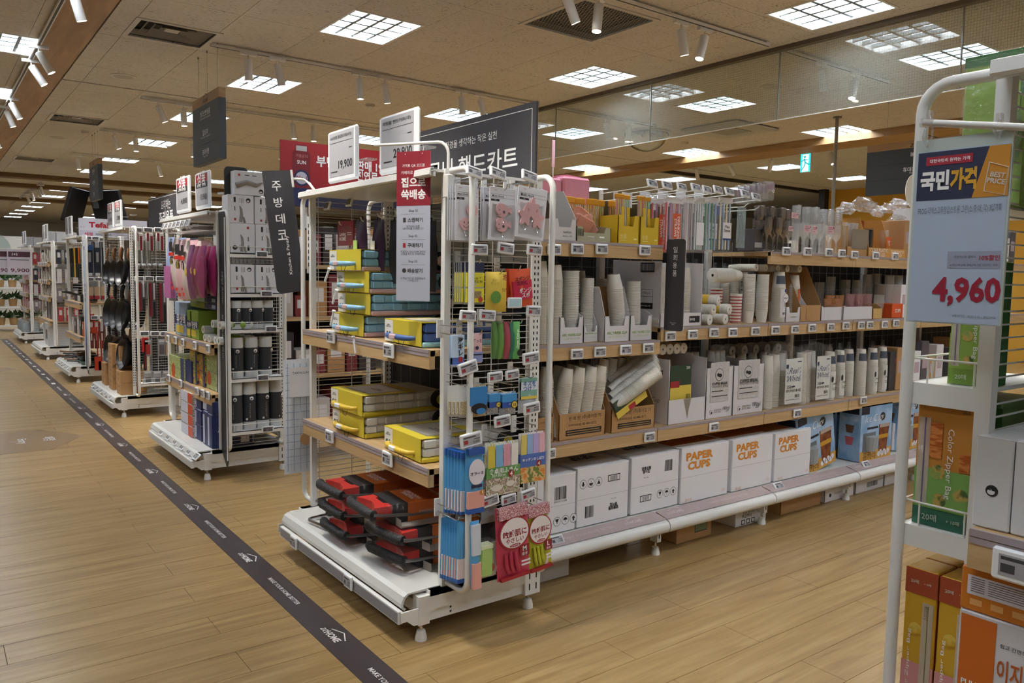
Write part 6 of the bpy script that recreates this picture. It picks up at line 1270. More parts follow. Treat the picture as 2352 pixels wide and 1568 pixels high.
# back ledge with pink bags
q0, q1 = PX(1262, 463, y=3.3), PX(1378, 470, y=3.3); t = thing('back_ledge', 'pale wooden ledge above the napkin shelf carrying pink packs', 'shelf', (0, 3.3, 0)); MB().box(2.16, q1.x, 0, .3, q0.z-.03, q0.z).build('board', WOODX, t); MB().box(2.3, 2.33, .1, .13, .05, q0.z-.03).build('upright', WHITE, t); MB().box(q1.x-.05, q1.x-.02, .1, .13, .05, q0.z-.03).build('upright', WHITE, t)
PKB = mat('d98fa3', .45, name='pink_pack', bump=.3, bscale=14)
for i, (u0, u1) in enumerate(((1238, 1292), (1295, 1357))):
    x0, x1 = PX(u0, 430, y=3.34).x, PX(u1, 430, y=3.34).x; zt = PX((u0+u1)/2, 402, y=3.34).z; w, h = x1-x0, zt-q0.z; t = thing('pink_pack', 'plump pink wrapped pack on the pale ledge, %s' % ('next to the rack tube', 'with a folded top edge')[i], 'pack', ((x0+x1)/2, 3.42, q0.z)); MB().cbox(-w/2, w/2, -.08, .08, 0, h*.93, .012).build('wrap', PKB, t); MB().prism([(-w/2, h*.92), (w/2, h*.9), (w/2, h), (-w*.1, h*1.05), (-w/2, h*.97)], -.01, .012, axis='y').build('folded_edge', PKB, t)
# straw packets on long hooks (bay 2)
SG = 'long white hooks of the straw display'
def straw_hook(u, v, zt): 
    q = PX(u, v, y=2.80); t = thing('straw_hook', 'long white hook carrying straw packets', 'hook', (q.x, 3.2, q.z), 0, SG); MB().tube([(0, 0, 0), (0, -.4+.03, -.003), (0, -.4, .015)], .003, 6).build('prong', WHITE, t, 60); MB().tube([(0, 0, .04), (0, -.39, .052)], .0025, 6).build('tag_arm', WHITE, t, 60); MB().box(-.014, .014, .0, .006, -.02, .06).build('back_plate', WHITE, t); return q
for i, (u, v, p) in enumerate(((1498, 422, '1,290'), (1532, 426, '1,290'), (1566, 430, '1,490'), (1598, 431, '1,990'), (1624, 436, '1,990'), (1649, 436, '2,290'), (1675, 440, '2,290'), (1711, 445, '1,990'), (1736, 452, '1,990'))):
    q = PX(u, v, y=2.79); straw_hook(u+8, v+28, 0); price_tag(p, F_south(q.x, q.y, q.z) @ Matrix.Rotation(-.4, 4, 'X') @ Matrix.Rotation(-.12, 4, 'Z'), 'clear edged price tag above the straw packets', .07, .045)
SK_ = [(1522, 1567, ['cf5a6a', 'e3c9c4', 'b79ac4', 'd98f9a', 'e8d6cf'], 'pink and lilac', 'orange'), (1568, 1592, ['c9b9bd', 'b9a4a8', 'ddd6d4'], 'rosy grey', ''), (1592, 1616, ['dfe0dc', 'cfd6d2'], 'plain white', 'white'), (1614, 1648, ['6f9a8a', '8fb5a5', '9fb6cf', 'b5c2d9'], 'green and pale blue', ''), (1648, 1680, ['e3d9b4', 'd9d3c4', '9fb0c9', 'e8e4d8'], 'cream and blue', 'flex')]
for i, (u0, u1, cols, lab, extra) in enumerate(SK_):
    x0, x1 = PX(u0, 520, y=2.84).x, PX(u1, 520, y=2.84).x; w = x1-x0; zt, zb = PX((u0+u1)/2, 465, y=2.84).z, PX((u0+u1)/2, 580, y=2.84).z; h = zt-zb
    for k in range(2):
        p = thing('straw_packet', 'flat packet of %s straws hanging %s' % (lab, 'in front' if k == 0 else 'behind the front one'), 'straw pack', ((x0+x1)/2-.01*k, 2.84+.09*k, zt)); straw_bundle(p, w*.86, h*.94, 8, cols, .0045); pouch(w, h, .014, seed=i).build('clear_bag', CLEAR, p, 60); MB().box(-w*.46, w*.46, -.006, .006, -.004, .026).build('header_card', mat('d9d6d6', .5), p)
        if extra == 'orange': MB().box(-w*.05, w*.34, -.0095, -.009, -h*.98, -h*.22).build('orange_label', ORC, p); txt(p, 'DRINKING\nSTRAWS', F_south(w*.15, -.0098, -h*.5), 0, 0, w=h*.45, h=w*.28, m=WINK, rot=-PI/2)
        if extra == 'flex': MB().box(-w*.2, w*.4, -.0095, -.009, -h*.75, -h*.4).build('white_label', PAPER, p); txt(p, 'Flex\nStraw', F_south(w*.1, -.0098, -h*.52), 0, 0, w=w*.45, m=INK); decal(p, F_south(w*.1, -.0098, -h*.75), [(-w*.3, w*.3, 0, .01)], mat('2a4a8a'))
        if extra == 'white': MB().box(-w*.3, w*.4, -.0095, -.009, -h*.85, -h*.4).build('white_label', PAPER, p)
p = thing('steel_straw_packet', 'clear packet of bent steel straws next to the goblets', 'straw pack', (PX(1702, 520, y=2.84).x, 2.84, PX(1702, 475, y=2.84).z))
for k in range(6): MB().tube([(-.02+.008*k, 0, -.2), (-.02+.008*k, 0, -.07), (-.03+.006*k, 0, -.03)], .003, 6).build('steel_straw', STEEL, p, 60)
pouch(.08, .23, .02, seed=8).build('clear_bag', film('aqua_film', tint='a9c9d2', gloss=.15, density=.3), p, 60)
for i in range(2): q = PX(1632+22*i, 458, y=2.95); t = thing('blue_header_pack', '%s header of a straw packet at the back of its hook' % ('green', 'royal blue')[i], 'straw pack', (q.x, 2.96, q.z)); pouch(.07, .09, .012, seed=i).build('header', mat(('4f8a5a', '26439a')[i], .3), t, 60)
for i in range(5): q = PX(1440+35*i, 455-2*i, y=3.1); t = thing('card_back', 'white card back on a rear hook of the straw display', 'card', (q.x, 3.1-.02*i, q.z), 0, 'white card backs on rear hooks'); MB().box(-.04, .04, -.001, .001, -.05, .03).build('card', PAPER, t); MB().box(-.04, .04, -.0015, -.001, -.05, -.042).build('fold', WHITE2, t)
LGR_ = mat('c0bebd', .4)
# goblets, plastic glass packs and display boxes (bay 3)
GOB = mat('8d8580', .15, .75, name='smoke_silver'); kit = None
def goblet(m, h=.2, r=.032):
    t = thing('goblet', 'x', 'goblet'); MB().lathe([(.03, 0), (.03, .003), (.008, .012), (.0055, .05), (.007, h*.45), (r*.75, h*.55), (r, h*.75), (r*.98, h), (r*.9, h)], 18, caps=False).build('bowl_and_stem', m, t, 50); MB().lathe([(.001, .0), (.03, .0)], 14, caps=False).build('foot_disc', m, t); return Kit(t)
GK = goblet(GOB); GC = goblet(CCL, .19, .03)
for i, (u, y) in enumerate(((1762, 2.84), (1786, 2.84), (1750, 2.9), (1776, 2.92), (1740, 2.97), (1800, 2.9))):
    for k in range(1): GK((PX(u, 520, y=y).x, y, z), 0, 'smoky silver plastic goblet standing with others at the shelf end', 'smoky silver goblets')
for i in range(6): tumbler('goblet_stack', 'stack of smoky silver goblet bowls pressed together', 1735+12*i, 2.86+.04*(i % 2), z+.18, .03, .032, GOB, 'goblet bowls stacked high', 5)
t = thing('dark_tumbler_box', 'dark brown tumbler box by the goblets', 'carton', (PX(1733, 540, y=2.9).x, 2.93, z)); MB().cbox(-.04, .04, -.06, .06, 0, .13, .003).build('body', mat('4c4548', .5), t); MB().box(-.035, .035, -.0606, -.06, .02, .05).build('label_panel', mat('b5b0ae', .5), t)
PCRD = mat('d9b7bf', .5, name='pale_pink_card')
for i, (u, y) in enumerate(((1812, 2.87), (1830, 2.95), (1848, 2.87), (1868, 2.95), (1884, 2.87), (1905, 2.9), (1922, 2.87))): GC((PX(u, 520, y=y).x, y, z), 0, 'clear plastic wine glass standing among pink cards', 'clear plastic wine glasses')
for i, (u, y) in enumerate(((1820, 2.9), (1842, 2.92), (1862, 2.9), (1880, 2.95), (1895, 2.93), (1915, 2.95))): tumbler('clear_glass_stack', 'stacked clear plastic glasses among pink cards', u, y, z, .22, .028, CCL, 'stacked clear plastic glasses', 7)
for i, (u, v, w_, h_) in enumerate(((1825, 495, .07, .035), (1815, 525, .05, .03), (1853, 525, .07, .04), (1868, 528, .045, .05), (1905, 528, .075, .05))):
    q = PX(u, v, y=2.835); t = thing('pink_label_card', 'pale pink label card %s clear plastic glasses' % ('high on the', 'low on the narrow', 'across the middle', 'rounded, between', 'wide, beside the last')[i], 'label card', (q.x, 2.832-.002*i, q.z)); MB().cbox(-w_/2, w_/2, -.001, .001, -h_/2, h_/2, .0005).build('card', PCRD, t); decal(t, F_south(0, -.0012, 0), [(-w_*.4, w_*.2, h_*.2, h_*.28), (-w_*.4, w_*.3, -.0, h_*.06), (-w_*.4, w_*.1, -h_*.25, -h_*.18)], mat('a84f66')); decal(t, F_south(0, -.0012, 0), [disc(w_*.35, h_*.25, h_*.14)], mat('7a2a44'), dz=.0006)
for i in range(5): tumbler('champagne_flute', 'slim clear champagne flute at the end of the glasses', 1932+6*i, 2.86+.02*(i % 3), z, .2, .016, CCL, 'slim clear flutes', 2)
for i in range(6):
    q = PX(1700+13*i, 450-2*i, y=2.86+.03*(5-i)); t = thing('wine_glass_card', 'clear hanging pack of plastic wine glasses with a lilac card', 'wine glass pack', (q.x, q.y, q.z+.06), 0, 'hanging wine glass packs'); MB().cbox(-.045, .045, -.012, .012, -.11, 0, .006).build('clear_pack', CLEAR2, t); MB().box(-.04, .04, -.0128, -.012, -.06, -.012).build('lilac_card', film('lilac_print', tint='cbb9c9', gloss=.1, density=.6), t); txt(t, 'Plastic Wine\nGlasses', F_south(-.008, -.013, -.035), 0, 0, w=.055, m=mat('7a3a5a'), bold=0.); decal(t, F_south(0, -.013, 0), [disc(.03, -.055, .009)], PAPER); decal(t, F_south(0, -.013, 0), [disc(.03, -.055, .004)], INK, dz=.001)
x0, x1 = bx(1950, 2010); t = tray_box('black_cup_display', 'kraft display box with black cups in a window', x0, x1, 2.84, 3.0, z, .06, .2, mat('b98d5a', .6), KRAFT2, side='tall'); w = x1-x0; MB().prism(rrect(w*.7, .13, .02), -.082, -.0805, Matrix.Translation((0, 0, .11)), 'y').build('window', mat('8f8578', .3), t); o = tumbler('black_cup_stack', 'stack of black cups behind the kraft window', 1985, 2.855, z+.06, .08, .028, BLACK, None, 4)
for i, (u0, u1, yy) in enumerate(((1996, 2046, 2.83), (2044, 2082, 2.84))):
    x0, x1 = bx(u0, u1, yy); w = x1-x0; t = tray_box('dome_lid_box', 'orange sided display box of clear dome lids, %s' % ('with a tall brown back', 'smaller, at the far end')[i], x0, x1, yy, yy+.2, z, .06, .26 if i == 0 else .1, mat('cf9a4e', .6), mat('b5602a', .6)); F = F_south(0, -.1005, 0); txt(t, 'CLEAR PLASTIC\nDOME LID', F, -.0, .03, w=w*.8, m=WINK, bold=0.); p = tumbler('dome_cup_stack', 'clear dome cups with an orange label in the display box', (u0+u1)/2, yy+.06, z+.02, .14, .034, CCL, 'clear dome cups', 3)
    MB().box(-.03, .03, -.037, -.036, .04, .12).build('orange_label', ORC, p); txt(p, 'CLEAR\nCUPS\nDOME', F_south(0, -.0375, .08), 0, 0, w=.04, m=WINK)
for i, (u, v, s) in enumerate(((1945, 478, .10), (1985, 470, .13), (2015, 485, .1), (2040, 478, .09), (2062, 470, .11), (2060, 505, .1))):
    q = PX(u, v, y=2.95); o = tag(pouch(s*1.3, s*.8, s*.9, 8, 7, i+20, .9).build('crumpled_bag', CLEAR2 if i % 2 else film('crinkle_film', gloss=.3, density=.18, wrinkle=1., wscale=30), smooth=30), 'crumpled clear bag of plastic lids on top of the display boxes', 'plastic bag', 'crumpled bags of lids'); o.location = (q.x, 2.95, q.z+s*.4)
o = tag(MB().lathe([(.0, 0), (.1, .01), (.125, .02), (.126, .024)], 24).build('white_plate', mat('e6e2d6', .4), smooth=40), 'large white round plate standing on edge behind the price board', 'plate'); pp = PX(2092, 440, y=3.0); carton('plate_carton', 'pale carton carrying a white plate on the goblet shelf', pp.x-.05, pp.x+.07, 2.93, 3.1, 1.614, pp.z-.127, LGR_, None, 0, tape=False); o.matrix_world = Matrix.Translation(pp) @ Matrix.Rotation(PI/2, 4, 'X')
# plain stock further along the cup run
for i in range(16):
    x = 5.66+.118*i
    for j, zz in enumerate((.222, .667, 1.192, 1.612)):
        if (i*3+j) % 5 == 4: continue
        c, n = ((PAPER, 'white'), (mat('55525a', .5), 'dark grey'), (KRAFT, 'brown'), (WB, 'pale'))[(i+2*j) % 4]; h = .2+.035*((i*7+j*3) % 5)
        if j == 3: h *= .8
        t = thing('stock_box', '%s stock box further along the cup run' % n, 'box', (x, 2.95, zz), 0, 'stock boxes of the cup run, '+n); MB().cbox(-.055, .055, -.1, .1, 0, h, .003).build('body', c, t); MB().box(-.035, .035, -.1006, -.1, h*.4, h*.7).build('label_panel', mat('b9a5ae', .5), t)
# ------------------------------------------------------------------ end unit B: gloves, zipper bags, rolls
yB = ROWS['B']
def wbox(name, label, u0, v0, u1, v1, x, d, m, group=None, cat='box', z0=None, fit=None):
    """boxed goods facing the main aisle: pixel rectangle on the plane x, depth d along +X; origin base front centre"""
    y0, y1, a, b = rectW(u0, v0, u1, v1, x); zz = a if z0 is None else z0
    t = thing(name, label, cat, (x, (y0+y1)/2, zz), 0, group); w, h = y1-y0, b-zz
    MB().cbox(0, d, -w/2, w/2, 0, h, .003).build('body', m, t)
    return t, w, h, F_west(-.0005, 0, 0)
for i, (y) in enumerate((6.33, 6.16, 6.02, 5.87, 5.75, 5.65)): pegW(y, 2.0, 1.47, 1.72, 'white hook under the top shelf carrying rubber glove bags', 'hooks of the glove display')
for i, (u, v) in enumerate(((397, 519), (411, 521), (426, 518), (442, 515), (459, 511), (474, 510), (488, 507))):
    price_tag('3,900', F_west(1.462, 6.33-.113*i, 1.765) @ Matrix.Rotation(-.35, 4, 'X'), 'white price tag on the glove bag hooks', .075, .055)
PK1 = film('pink_glove_film', tint='d98fa0', gloss=.15, density=.55); WPK = mat('e0cfc9', .35); PUR = mat('7a2f6a', .3); MAG = mat('8a2050', .3); LAV = mat('9fb0d9', .35)
for i, (u0, u1, v0, v1, m, lab, lay) in enumerate(((371, 397, 545, 690, LAV, 'lavender blue and pink glove bag next to the tall post', ((.45, .95, mat('b5609a', .35)),)), (389, 414, 545, 672, WPK, 'white and pink glove bag with black and red print', 'w'), (410, 446, 548, 690, mat('e3b9bc', .35), 'pale pink glove bag with a black oval', 'w'), (436, 458, 550, 690, WPK, 'white glove bag tucked beside the purple ones', 'w'), (450, 476, 560, 690, PUR, 'violet glove bag in clear wrap', 'p'), (472, 492, 562, 682, MAG, 'plum glove bag between violet ones', 'p'), (484, 506, 562, 688, mat('a3356a', .3), 'magenta glove bag beside the charcoal side board', 'p'))):
    y0, y1, z0, z1 = rectW(u0, v0, u1, v1, 1.5); w, h = (y1-y0)*.62, z1-z0; y0 = 6.36-(u0+u1-760)*.0035; y1 = y0+.02
    o = thing('rubber_glove_bag', lab, 'glove pack', (1.52, (y0+y1)/2, z1), -PI/2, 'glove bags on end hooks'); pouch(w, h, .07, seed=i).build('pouch', m, o, 60); F = F_south(0, -.036, 0)
    if lay == 'w': decal(o, F, [(-w*.25, w*.25, -h*.25, -h*.08)], INK); decal(o, F, [(-w*.35, w*.35, -h*.33, -h*.27)], mat('d8372c', .4)); decal(o, F, [disc(0, -h*.42, w*.2, 16, h*.08)], INK, dz=.0006); txt(o, '고무\n장갑', F, 0, -h*.42, w=w*.22, m=LEM, dz=.001); decal(o, F, [(-w*.3, w*.0, -h*.85, -h*.8), (w*.0, w*.3, -h*.94, -h*.88)], mat('d8372c', .4))
    elif lay == 'p': decal(o, F, [disc(-w*.2, -h*.5, w*.18)], LEM); pouch(w*1.1, h*1.08, .085, seed=i+9).build('clear_bag', CLEAR, o, 60)
    else: MB().box(-w*.45, w*.45, -.037, .0, -h*.95, -h*.45).build('pink_panel', mat('c070a8', .35), o)
    for k in range(2):
        c = thing('rubber_glove_bag', lab+', one behind', 'glove pack', (1.6+.08*k, (y0+y1)/2+.01, z1), -PI/2, 'glove bags behind: '+lab[:20]); pouch(w*.96, h*.97, .06, seed=i+k).build('pouch', m, c, 60)
GRB = mat('8aa844', .45, name='leaf_green_box'); NVB = mat('2b3768', .45, name='navy_box'); SKB = mat('9db4cf', .45); OLB = printed('green_bag_print', ['9fb06a', 'b9c48a', '7d9a52', 'd9cf9a'], 40, .45)
z = .937
for i, (u0, u1, v0, m, lab) in enumerate(((402, 430, 694, SKB, 'pale blue bag box with a navy and yellow print'), (428, 440, 712, GRB, 'slim green bag box'), (437, 456, 712, GRB, 'plain leaf green bag box'))):
    t, w, h, F = wbox('bag_box', lab+' on the upper wooden shelf', u0, v0, u1, 775, 1.6, .22, m, z0=z); decal(t, F, [(-w*.5, w*.5, h*.35, h*.62)], NVB); decal(t, F, [(-w*.4, w*.2, h*.08, h*.3)], LEM); txt(t, '위생백', F, 0, h*.48, w=w*.7, m=WINK, dz=.0008)
for i in range(3): t = thing('green_bag_stack', 'green roll bag carton stacked on the bag boxes, layer %s' % ('one', 'two', 'three')[i], 'carton', (1.62, 6.02, 1.17+.045*i), 0, 'green cartons on the bag boxes'); MB().cbox(0, .25, -.24, .22, 0, .044, .003).build('body', GRB, t); MB().box(-.0006, 0, -.24, -.16, .004, .04).build('navy_end', NVB, t)
for i in range(3): t = thing('navy_bag_stack', 'navy bag carton stacked beside green cartons, layer %s' % ('one', 'two', 'three')[i], 'carton', (1.62, 5.68, 1.17+.045*i), 0, 'navy cartons beside green ones'); MB().cbox(0, .25, -.1, .1, 0, .044, .003).build('body', NVB, t); MB().box(-.0006, 0, -.08, .0, .01, .034).build('pale_label', SKB, t)
RW_ = mat('dcdcd4', .4); 
for i, (u, v) in enumerate(((466, 745), (488, 735), (470, 768), (494, 762), (480, 778), (502, 782), (505, 742))):
    q = PX(u, v, x=1.6); zz = z+.03+(.055 if v < 760 else 0)*(1)+(.055 if v < 744 else 0)
    t = thing('bag_roll', 'white wrapped roll of bags with green print lying on the wooden shelf', 'bag roll', (1.6, q.y, zz), 0, 'rolls of bags'); MB().cyl((0, 0, 0), (.25, .03, 0), .028, n=14).build('roll', RW_, t, 40); MB().cyl((.07, .008, 0), (.17, .02, 0), .0285, n=14, caps=False).build('green_wrap', GRB, t, 40); MB().cyl((-.0006, 0, 0), (0, 0, 0), .012, n=10).build('core_hole', mat('6a6a62'), t)
z = .587
for i, (u0, u1, v0, m, lab) in enumerate(((389, 422, 818, OLB, 'light green zipper bag box'), (415, 440, 826, NVB, 'navy zipper bag box'), (436, 452, 795, printed('bag_mix', ['4a5a8a', 'd8a43a', '8aa844', '2b3768'], 30), 'tall navy and orange zipper bag box'), (452, 470, 812, printed('bag_mix2', ['d8c24a', '5a8a4a', 'd87a2a', '2b3768'], 30), 'yellow and orange zipper bag box'), (470, 506, 812, OLB, 'large olive green bag box'))):
    t, w, h, F = wbox('zipper_bag_box', lab+' on the lower wooden shelf', u0, v0, u1, 885, 1.595+.012*i, .22, m, z0=z); decal(t, F, [(w*.3, w*.5, 0, h)], NVB); decal(t, F, [disc(-w*.2, h*.3, w*.13)], mat('c85a2a'), dz=.0006); decal(t, F, [(-w*.5, w*.5, h*.49, h*.5)], NVB, dz=.0008)
# tags on B's wood
for (u, v) in ((386, 778), (403, 781), (420, 786), (448, 793), (478, 801), (388, 868), (415, 880), (453, 898), (466, 903), (478, 908)):
    q = PX(u, v, x=1.562); price_tag('2,980', F_west(q.x, q.y, q.z), 'white price tag on the wooden edges of the bag display', .07, .058)
# deck of B: foil boxes and navy foil cartons
RDB = mat('d2502c', .45, name='orange_end'); IVB = printed('foil_print', ['d9d6d4', 'c9c2bb', '8a6a4a', 'efece8'], 26, .4, (3, 1, 3))
for i in range(4):
    for k in range(1): t = thing('foil_box', 'long white foil box with an orange end, layer %s of its stack' % ('one', 'two', 'three', 'four')[i], 'foil box', (1.56, 6.22-.0*k, .206+.083*i), 0, 'orange ended foil boxes'); MB().cbox(0, .42, -.22, .1, 0, .08, .002).build('body', IVB, t); MB().box(-.0007, 0, -.22, .1, .003, .077).build('pale_front', mat('cfcfe0', .45), t); MB().box(-.0012, -.0007, -.22, -.1, .003, .077).build('orange_end', RDB, t); txt(t, 'Interfold', F_south(.22, -.2206, .04), 0, 0, w=.18, m=INK, italic=.3)
for i, (x, y, zz, w, h) in enumerate(((1.58, 5.95, .206, .2, .11), (1.58, 5.95, .318, .2, .11), (1.585, 5.96, .43, .2, .075), (1.575, 5.73, .206, .11, .24), (1.575, 5.62, .206, .10, .235), (1.58, 5.68, .448, .23, .085))):
    t = thing('navy_foil_carton', 'navy and white foil carton %s on the deck' % ('lowest by the foil boxes', 'second by the foil boxes', 'third by the foil boxes', 'upright beside the side board stack', 'upright beside the side board', 'lying across two upright ones')[i], 'foil box', (x, y, zz), 0, 'navy foil cartons'); MB().cbox(0, .3, -w/2, w/2, 0, h, .003).build('body', NVB, t); MB().box(.003, .297, -w/2+.003, w/2-.003, h, h+.0008).build('pale_top', mat('c3c6da', .45), t); MB().box(-.0006, 0, w*.1, w*.49, .01, h*.9).build('pale_panel', mat('c3c6da', .45), t); txt(t, '종이 50', frame((0, -w/2-.0005, 0), (1, 0, 0), (0, 0, 1)), .14, h*.5, w=.2 if h < .15 else .2, m=WINK); MB().box(.2, .26, -w/2-.0006, -w/2, h*.1, h*.3).build('pale_label', mat('c3c6da', .45), t)
for i in range(6):
    q = PX(373+16*i, 977+13.5*i, x=1.46); price_tag('4,980', frame((1.455, q.y, .178), (0, -1, 0), (.75, 0, .66)), 'white price tag on the clear slanting rail of the bag display', .085, .055)
t = thing('clear_price_rail', 'clear slanting price rail along the deck of the bag display', 'price rail', (1.44, yB, .15)); MB().add([(0, .02, 0), (0, 1.22, 0), (.045, 1.22, .055), (.045, .02, .055)], [(0, 1, 2, 3)]).build('clear_strip', film('rail_film', gloss=.1, density=.3, wrinkle=.05), t); MB().box(-.004, .004, .02, 1.22, -.01, .004).build('clip_edge', PLASW, t)
# side rack of B: metal shelves with boxes and canisters
RY = yB-.155; rx0, rx1 = 1.655, 2.03
WBX = mat('d6d6da', .5, name='bird_box_white'); SLATE = mat('30343a', .45, name='slate_label')
def rack_shelf(z, y0, s, label, x0=rx0, x1=rx1, price=None):
    t = thing('rack_shelf', label, 'shelf', (x0, y0, z)); w = x1-x0; d = .145*s
    MB().box(0, w, min(0, -d), max(0, -d), -.006, 0).box(0, w, -.004 if s > 0 else 0, 0 if s > 0 else .004, -.028, 0).build('tray', WHITE, t)
    e = -.002 if s > 0 else .002
    MB().tube([(.0, d*-.0+e-.0, .045), (w, e, .045)], .0025, 6).build('guard_wire', WHITE, t)
    for x in (.02, w*.5, w-.02): MB().tube([(x, e, 0), (x, e, .045)], .002, 6).build('guard_post', WHITE, t)
    return t
for i, zz in enumerate((1.565, 1.295, 1.05, .712, .345)):
    rack_shelf(zz, RY, -1, 'white metal rack shelf %s the charcoal side board' % ('topmost beside', 'second beside', 'third beside', 'fourth beside', 'lowest beside')[i]); q = Vector((rx0+.22+.03*(i % 3), RY-.006, zz-.004)); price_tag('8,900', F_south(*q), 'grey price tag on a rack shelf with bird emblem boxes', .085, .045, True)
def bird(parent, F, x, y, r, fg=None, bg=None):
    fg = fg or INK; bg = bg or PAPER
    decal(parent, F, [disc(x, y, r)], fg, 'emblem', .0006); decal(parent, F, [disc(x-r*.1, y-r*.2, r*.62, 14, r*.5)], bg, 'emblem', .0009); decal(parent, F, [disc(x+r*.25, y+r*.3, r*.3), [(x-r*.1, y+r*.3), (x-r*.9, y+r*.1), (x-r*.1, y+r*.05)]], fg, 'emblem', .0012)
def bird_box(label, x0, x1, z0, z1, flip=0):
    w, h, d = x1-x0, z1-z0, .13; t = thing('bird_emblem_box', label, 'carton', ((x0+x1)/2, RY+.075, z0), 0, 'white boxes with bird emblems'); MB().cbox(-w/2, w/2, -d/2, d/2, 0, h, .003).build('body', WBX, t); F = F_south(0, -d/2-.0004, 0)
    if flip: F = F @ Matrix.Translation((0, h/2, 0)) @ Matrix.Rotation(PI, 4, 'Z') @ Matrix.Translation((0, -h/2, 0))
    decal(t, F, [(-w*.28, -w*.2, h*.74, h*.92), (-w*.25, -w*.22, h*.45, h*.6)], INK); bird(t, F, w*.28, h*.82, w*.09, INK, WBX); decal(t, F, [(-w*.27, -w*.19, h*.1, h*.18)], RED)
    # sketched arm
    MB().tube([(w*-.02, -d/2-.001, h*.05), (w*.02, -d/2-.001, h*.3), (0, -d/2-.001, h*.5), (-.05*w, -d/2-.001, h*.62)], [w*.06, w*.055, w*.045, w*.015], 6).build('arm_print', mat('8f8a88', .6), t, 60); MB().tube([(w*.14, -d/2-.001, h*.02), (w*.1, -d/2-.001, h*.2), (w*.02, -d/2-.001, h*.26)], [w*.05, w*.04, w*.015], 6).build('arm_print', mat('9a9492', .6), t, 60)
    for k in range(3): decal(t, F, [(-w*.05+w*.06*k, -w*.03+w*.06*k, h*.72, h*.9)], mat('77757a'))
for lab, x0, x1, z0, z1, fl in (('white bird emblem box upside down on the top rack shelf', 1.66, 1.835, 1.567, 1.765, 1), ('white bird emblem box upright, second layer of the top rack shelf', 1.655, 1.83, 1.766, 1.955, 0), ('white bird emblem box behind the slanted flag sign, lower', 1.84, 2.01, 1.567, 1.765, 0), ('white bird emblem box behind the slanted flag sign, upper', 1.835, 2.0, 1.766, 1.95, 0), ('white bird emblem box next to the side board on the second shelf', 1.665, 1.83, 1.297, 1.49, 0), ('white bird emblem box under the flag sign on the second shelf', 1.84, 2.0, 1.297, 1.49, 0)): bird_box(lab, x0, x1, z0, z1, fl)
t = thing('bird_emblem_box', 'white bird emblem box lying on its side on top of the others', 'carton', (1.80, RY+.075, 1.957), 0, 'white boxes with bird emblems'); MB().cbox(-.1, .1, -.065, .065, 0, .16, .003).build('body', WBX, t); F = F_south(0, -.0654, 0); decal(t, F, [(-.075, -.06, .125, .14)], RED); decal(t, F, [(-.03, -.0, .13, .135), (.02, .05, .13, .135)], INK); bird(t, F, .08, .03, .015, INK, WBX); MB().tube([(-.09, -.067, .06), (-.02, -.067, .085), (.05, -.067, .07), (.09, -.067, .09)], [.02, .016, .014, .004], 6).build('arm_print', mat('8f8a88', .6), t, 60)
def canister(h, r):
    t = thing('dispenser_canister', 'x', 'canister'); MB().lathe([(r, 0), (r, h*.16)], 20).build('clear_foot', mat('c9cccd', .2), t, 40); MB().lathe([(r*1.01, h*.16), (r*1.01, h*.74)], 20, caps=False).build('slate_sleeve', SLATE, t, 40); MB().lathe([(r*.99, h*.74), (r*.99, h*.97), (r*.93, h)], 20).build('silver_cap', mat('c6c6c2', .3), t, 40)
    F = F_south(0, -r*1.02, 0); bird(t, F, r*.25, h*.66, r*.28, WINK, SLATE); txt(t, 'Food bag roll', F, 0, h*.4, w=h*.3, h=r*.16, m=mat('b5b8ba'), rot=-PI/2, bold=0., dz=.002); decal(t, F, [(-r*.6, -r*.3, h*.2, h*.24)], mat('d0d0d0'), dz=.002); return Kit(t)
K1, K2_, K3_ = canister(.19, .042), canister(.275, .045), canister(.33, .047)
for i in range(4): K1((1.71+.075*i, RY+.06+.012*(i % 2), 1.052), .3*i, 'short slate and silver canister on the third rack shelf', 'short canisters')
for i in range(3): K2_((1.72+.1*i, RY+.07, .714), .5*i-.4, 'medium slate and silver canister on the fourth rack shelf', 'medium canisters')
for i in range(4): K3_((1.705+.097*i, RY+.06+.01*i, .347), .4*i-.6, 'tall slate and silver canister on the lowest rack shelf', 'tall canisters')
t = thing('side_board', 'tall charcoal side board with white script along the glove display', 'sign', (1.632, RY, 0)); s = MB().prism([(-.0, .14), (.02, .1), (.13, .2), (.13, 1.84), (.02, 1.84), (0, 1.8)], -.004, .004, axis='x').build('board', mat('2f3135', .45), t); MB().tube([(-.004, 0, .15), (-.004, 0, 1.8)], .004, 6).build('edge_trim', WHITE, t); F = frame((-.0045, .065, 0), (0, 0, -1), (0, -1, 0))
txt(s, 'more than', frame((-.0045, .065, 1.33), (0, 0, 1), (0, 1, 0)), 0, 0, w=.22, h=.04, m=WINK, italic=.5, bold=-.01); txt(s, '이상의 주방용품', frame((-.0045, .065, 1.0), (0, 0, 1), (0, 1, 0)), 0, 0, w=.3, h=.03, m=WINK, bold=0.)
t = thing('rounded_board', 'black rounded board standing on top of the glove display', 'sign', (1.66, RY+.1, 1.85)); MB().prism(rrect(.16, .3, .03), -.004, .004, Matrix.Translation((.08, 0, .15)), 'y').build('board', mat('1d2422', .45), t); MB().box(.02, .14, -.02, .02, 0, .008).build('foot_strip', WHITE, t)
price_screen('red headed price screen over the glove display, farther from the black board', 6.33, 2.01, ('x', '4,880'), red='고무장갑', w=.36, h=.27); price_screen('red headed price screen over the glove display, beside the black board', 5.81, 2.005, ('x', '13,980'), red='장갑 상품', w=.34, h=.26)
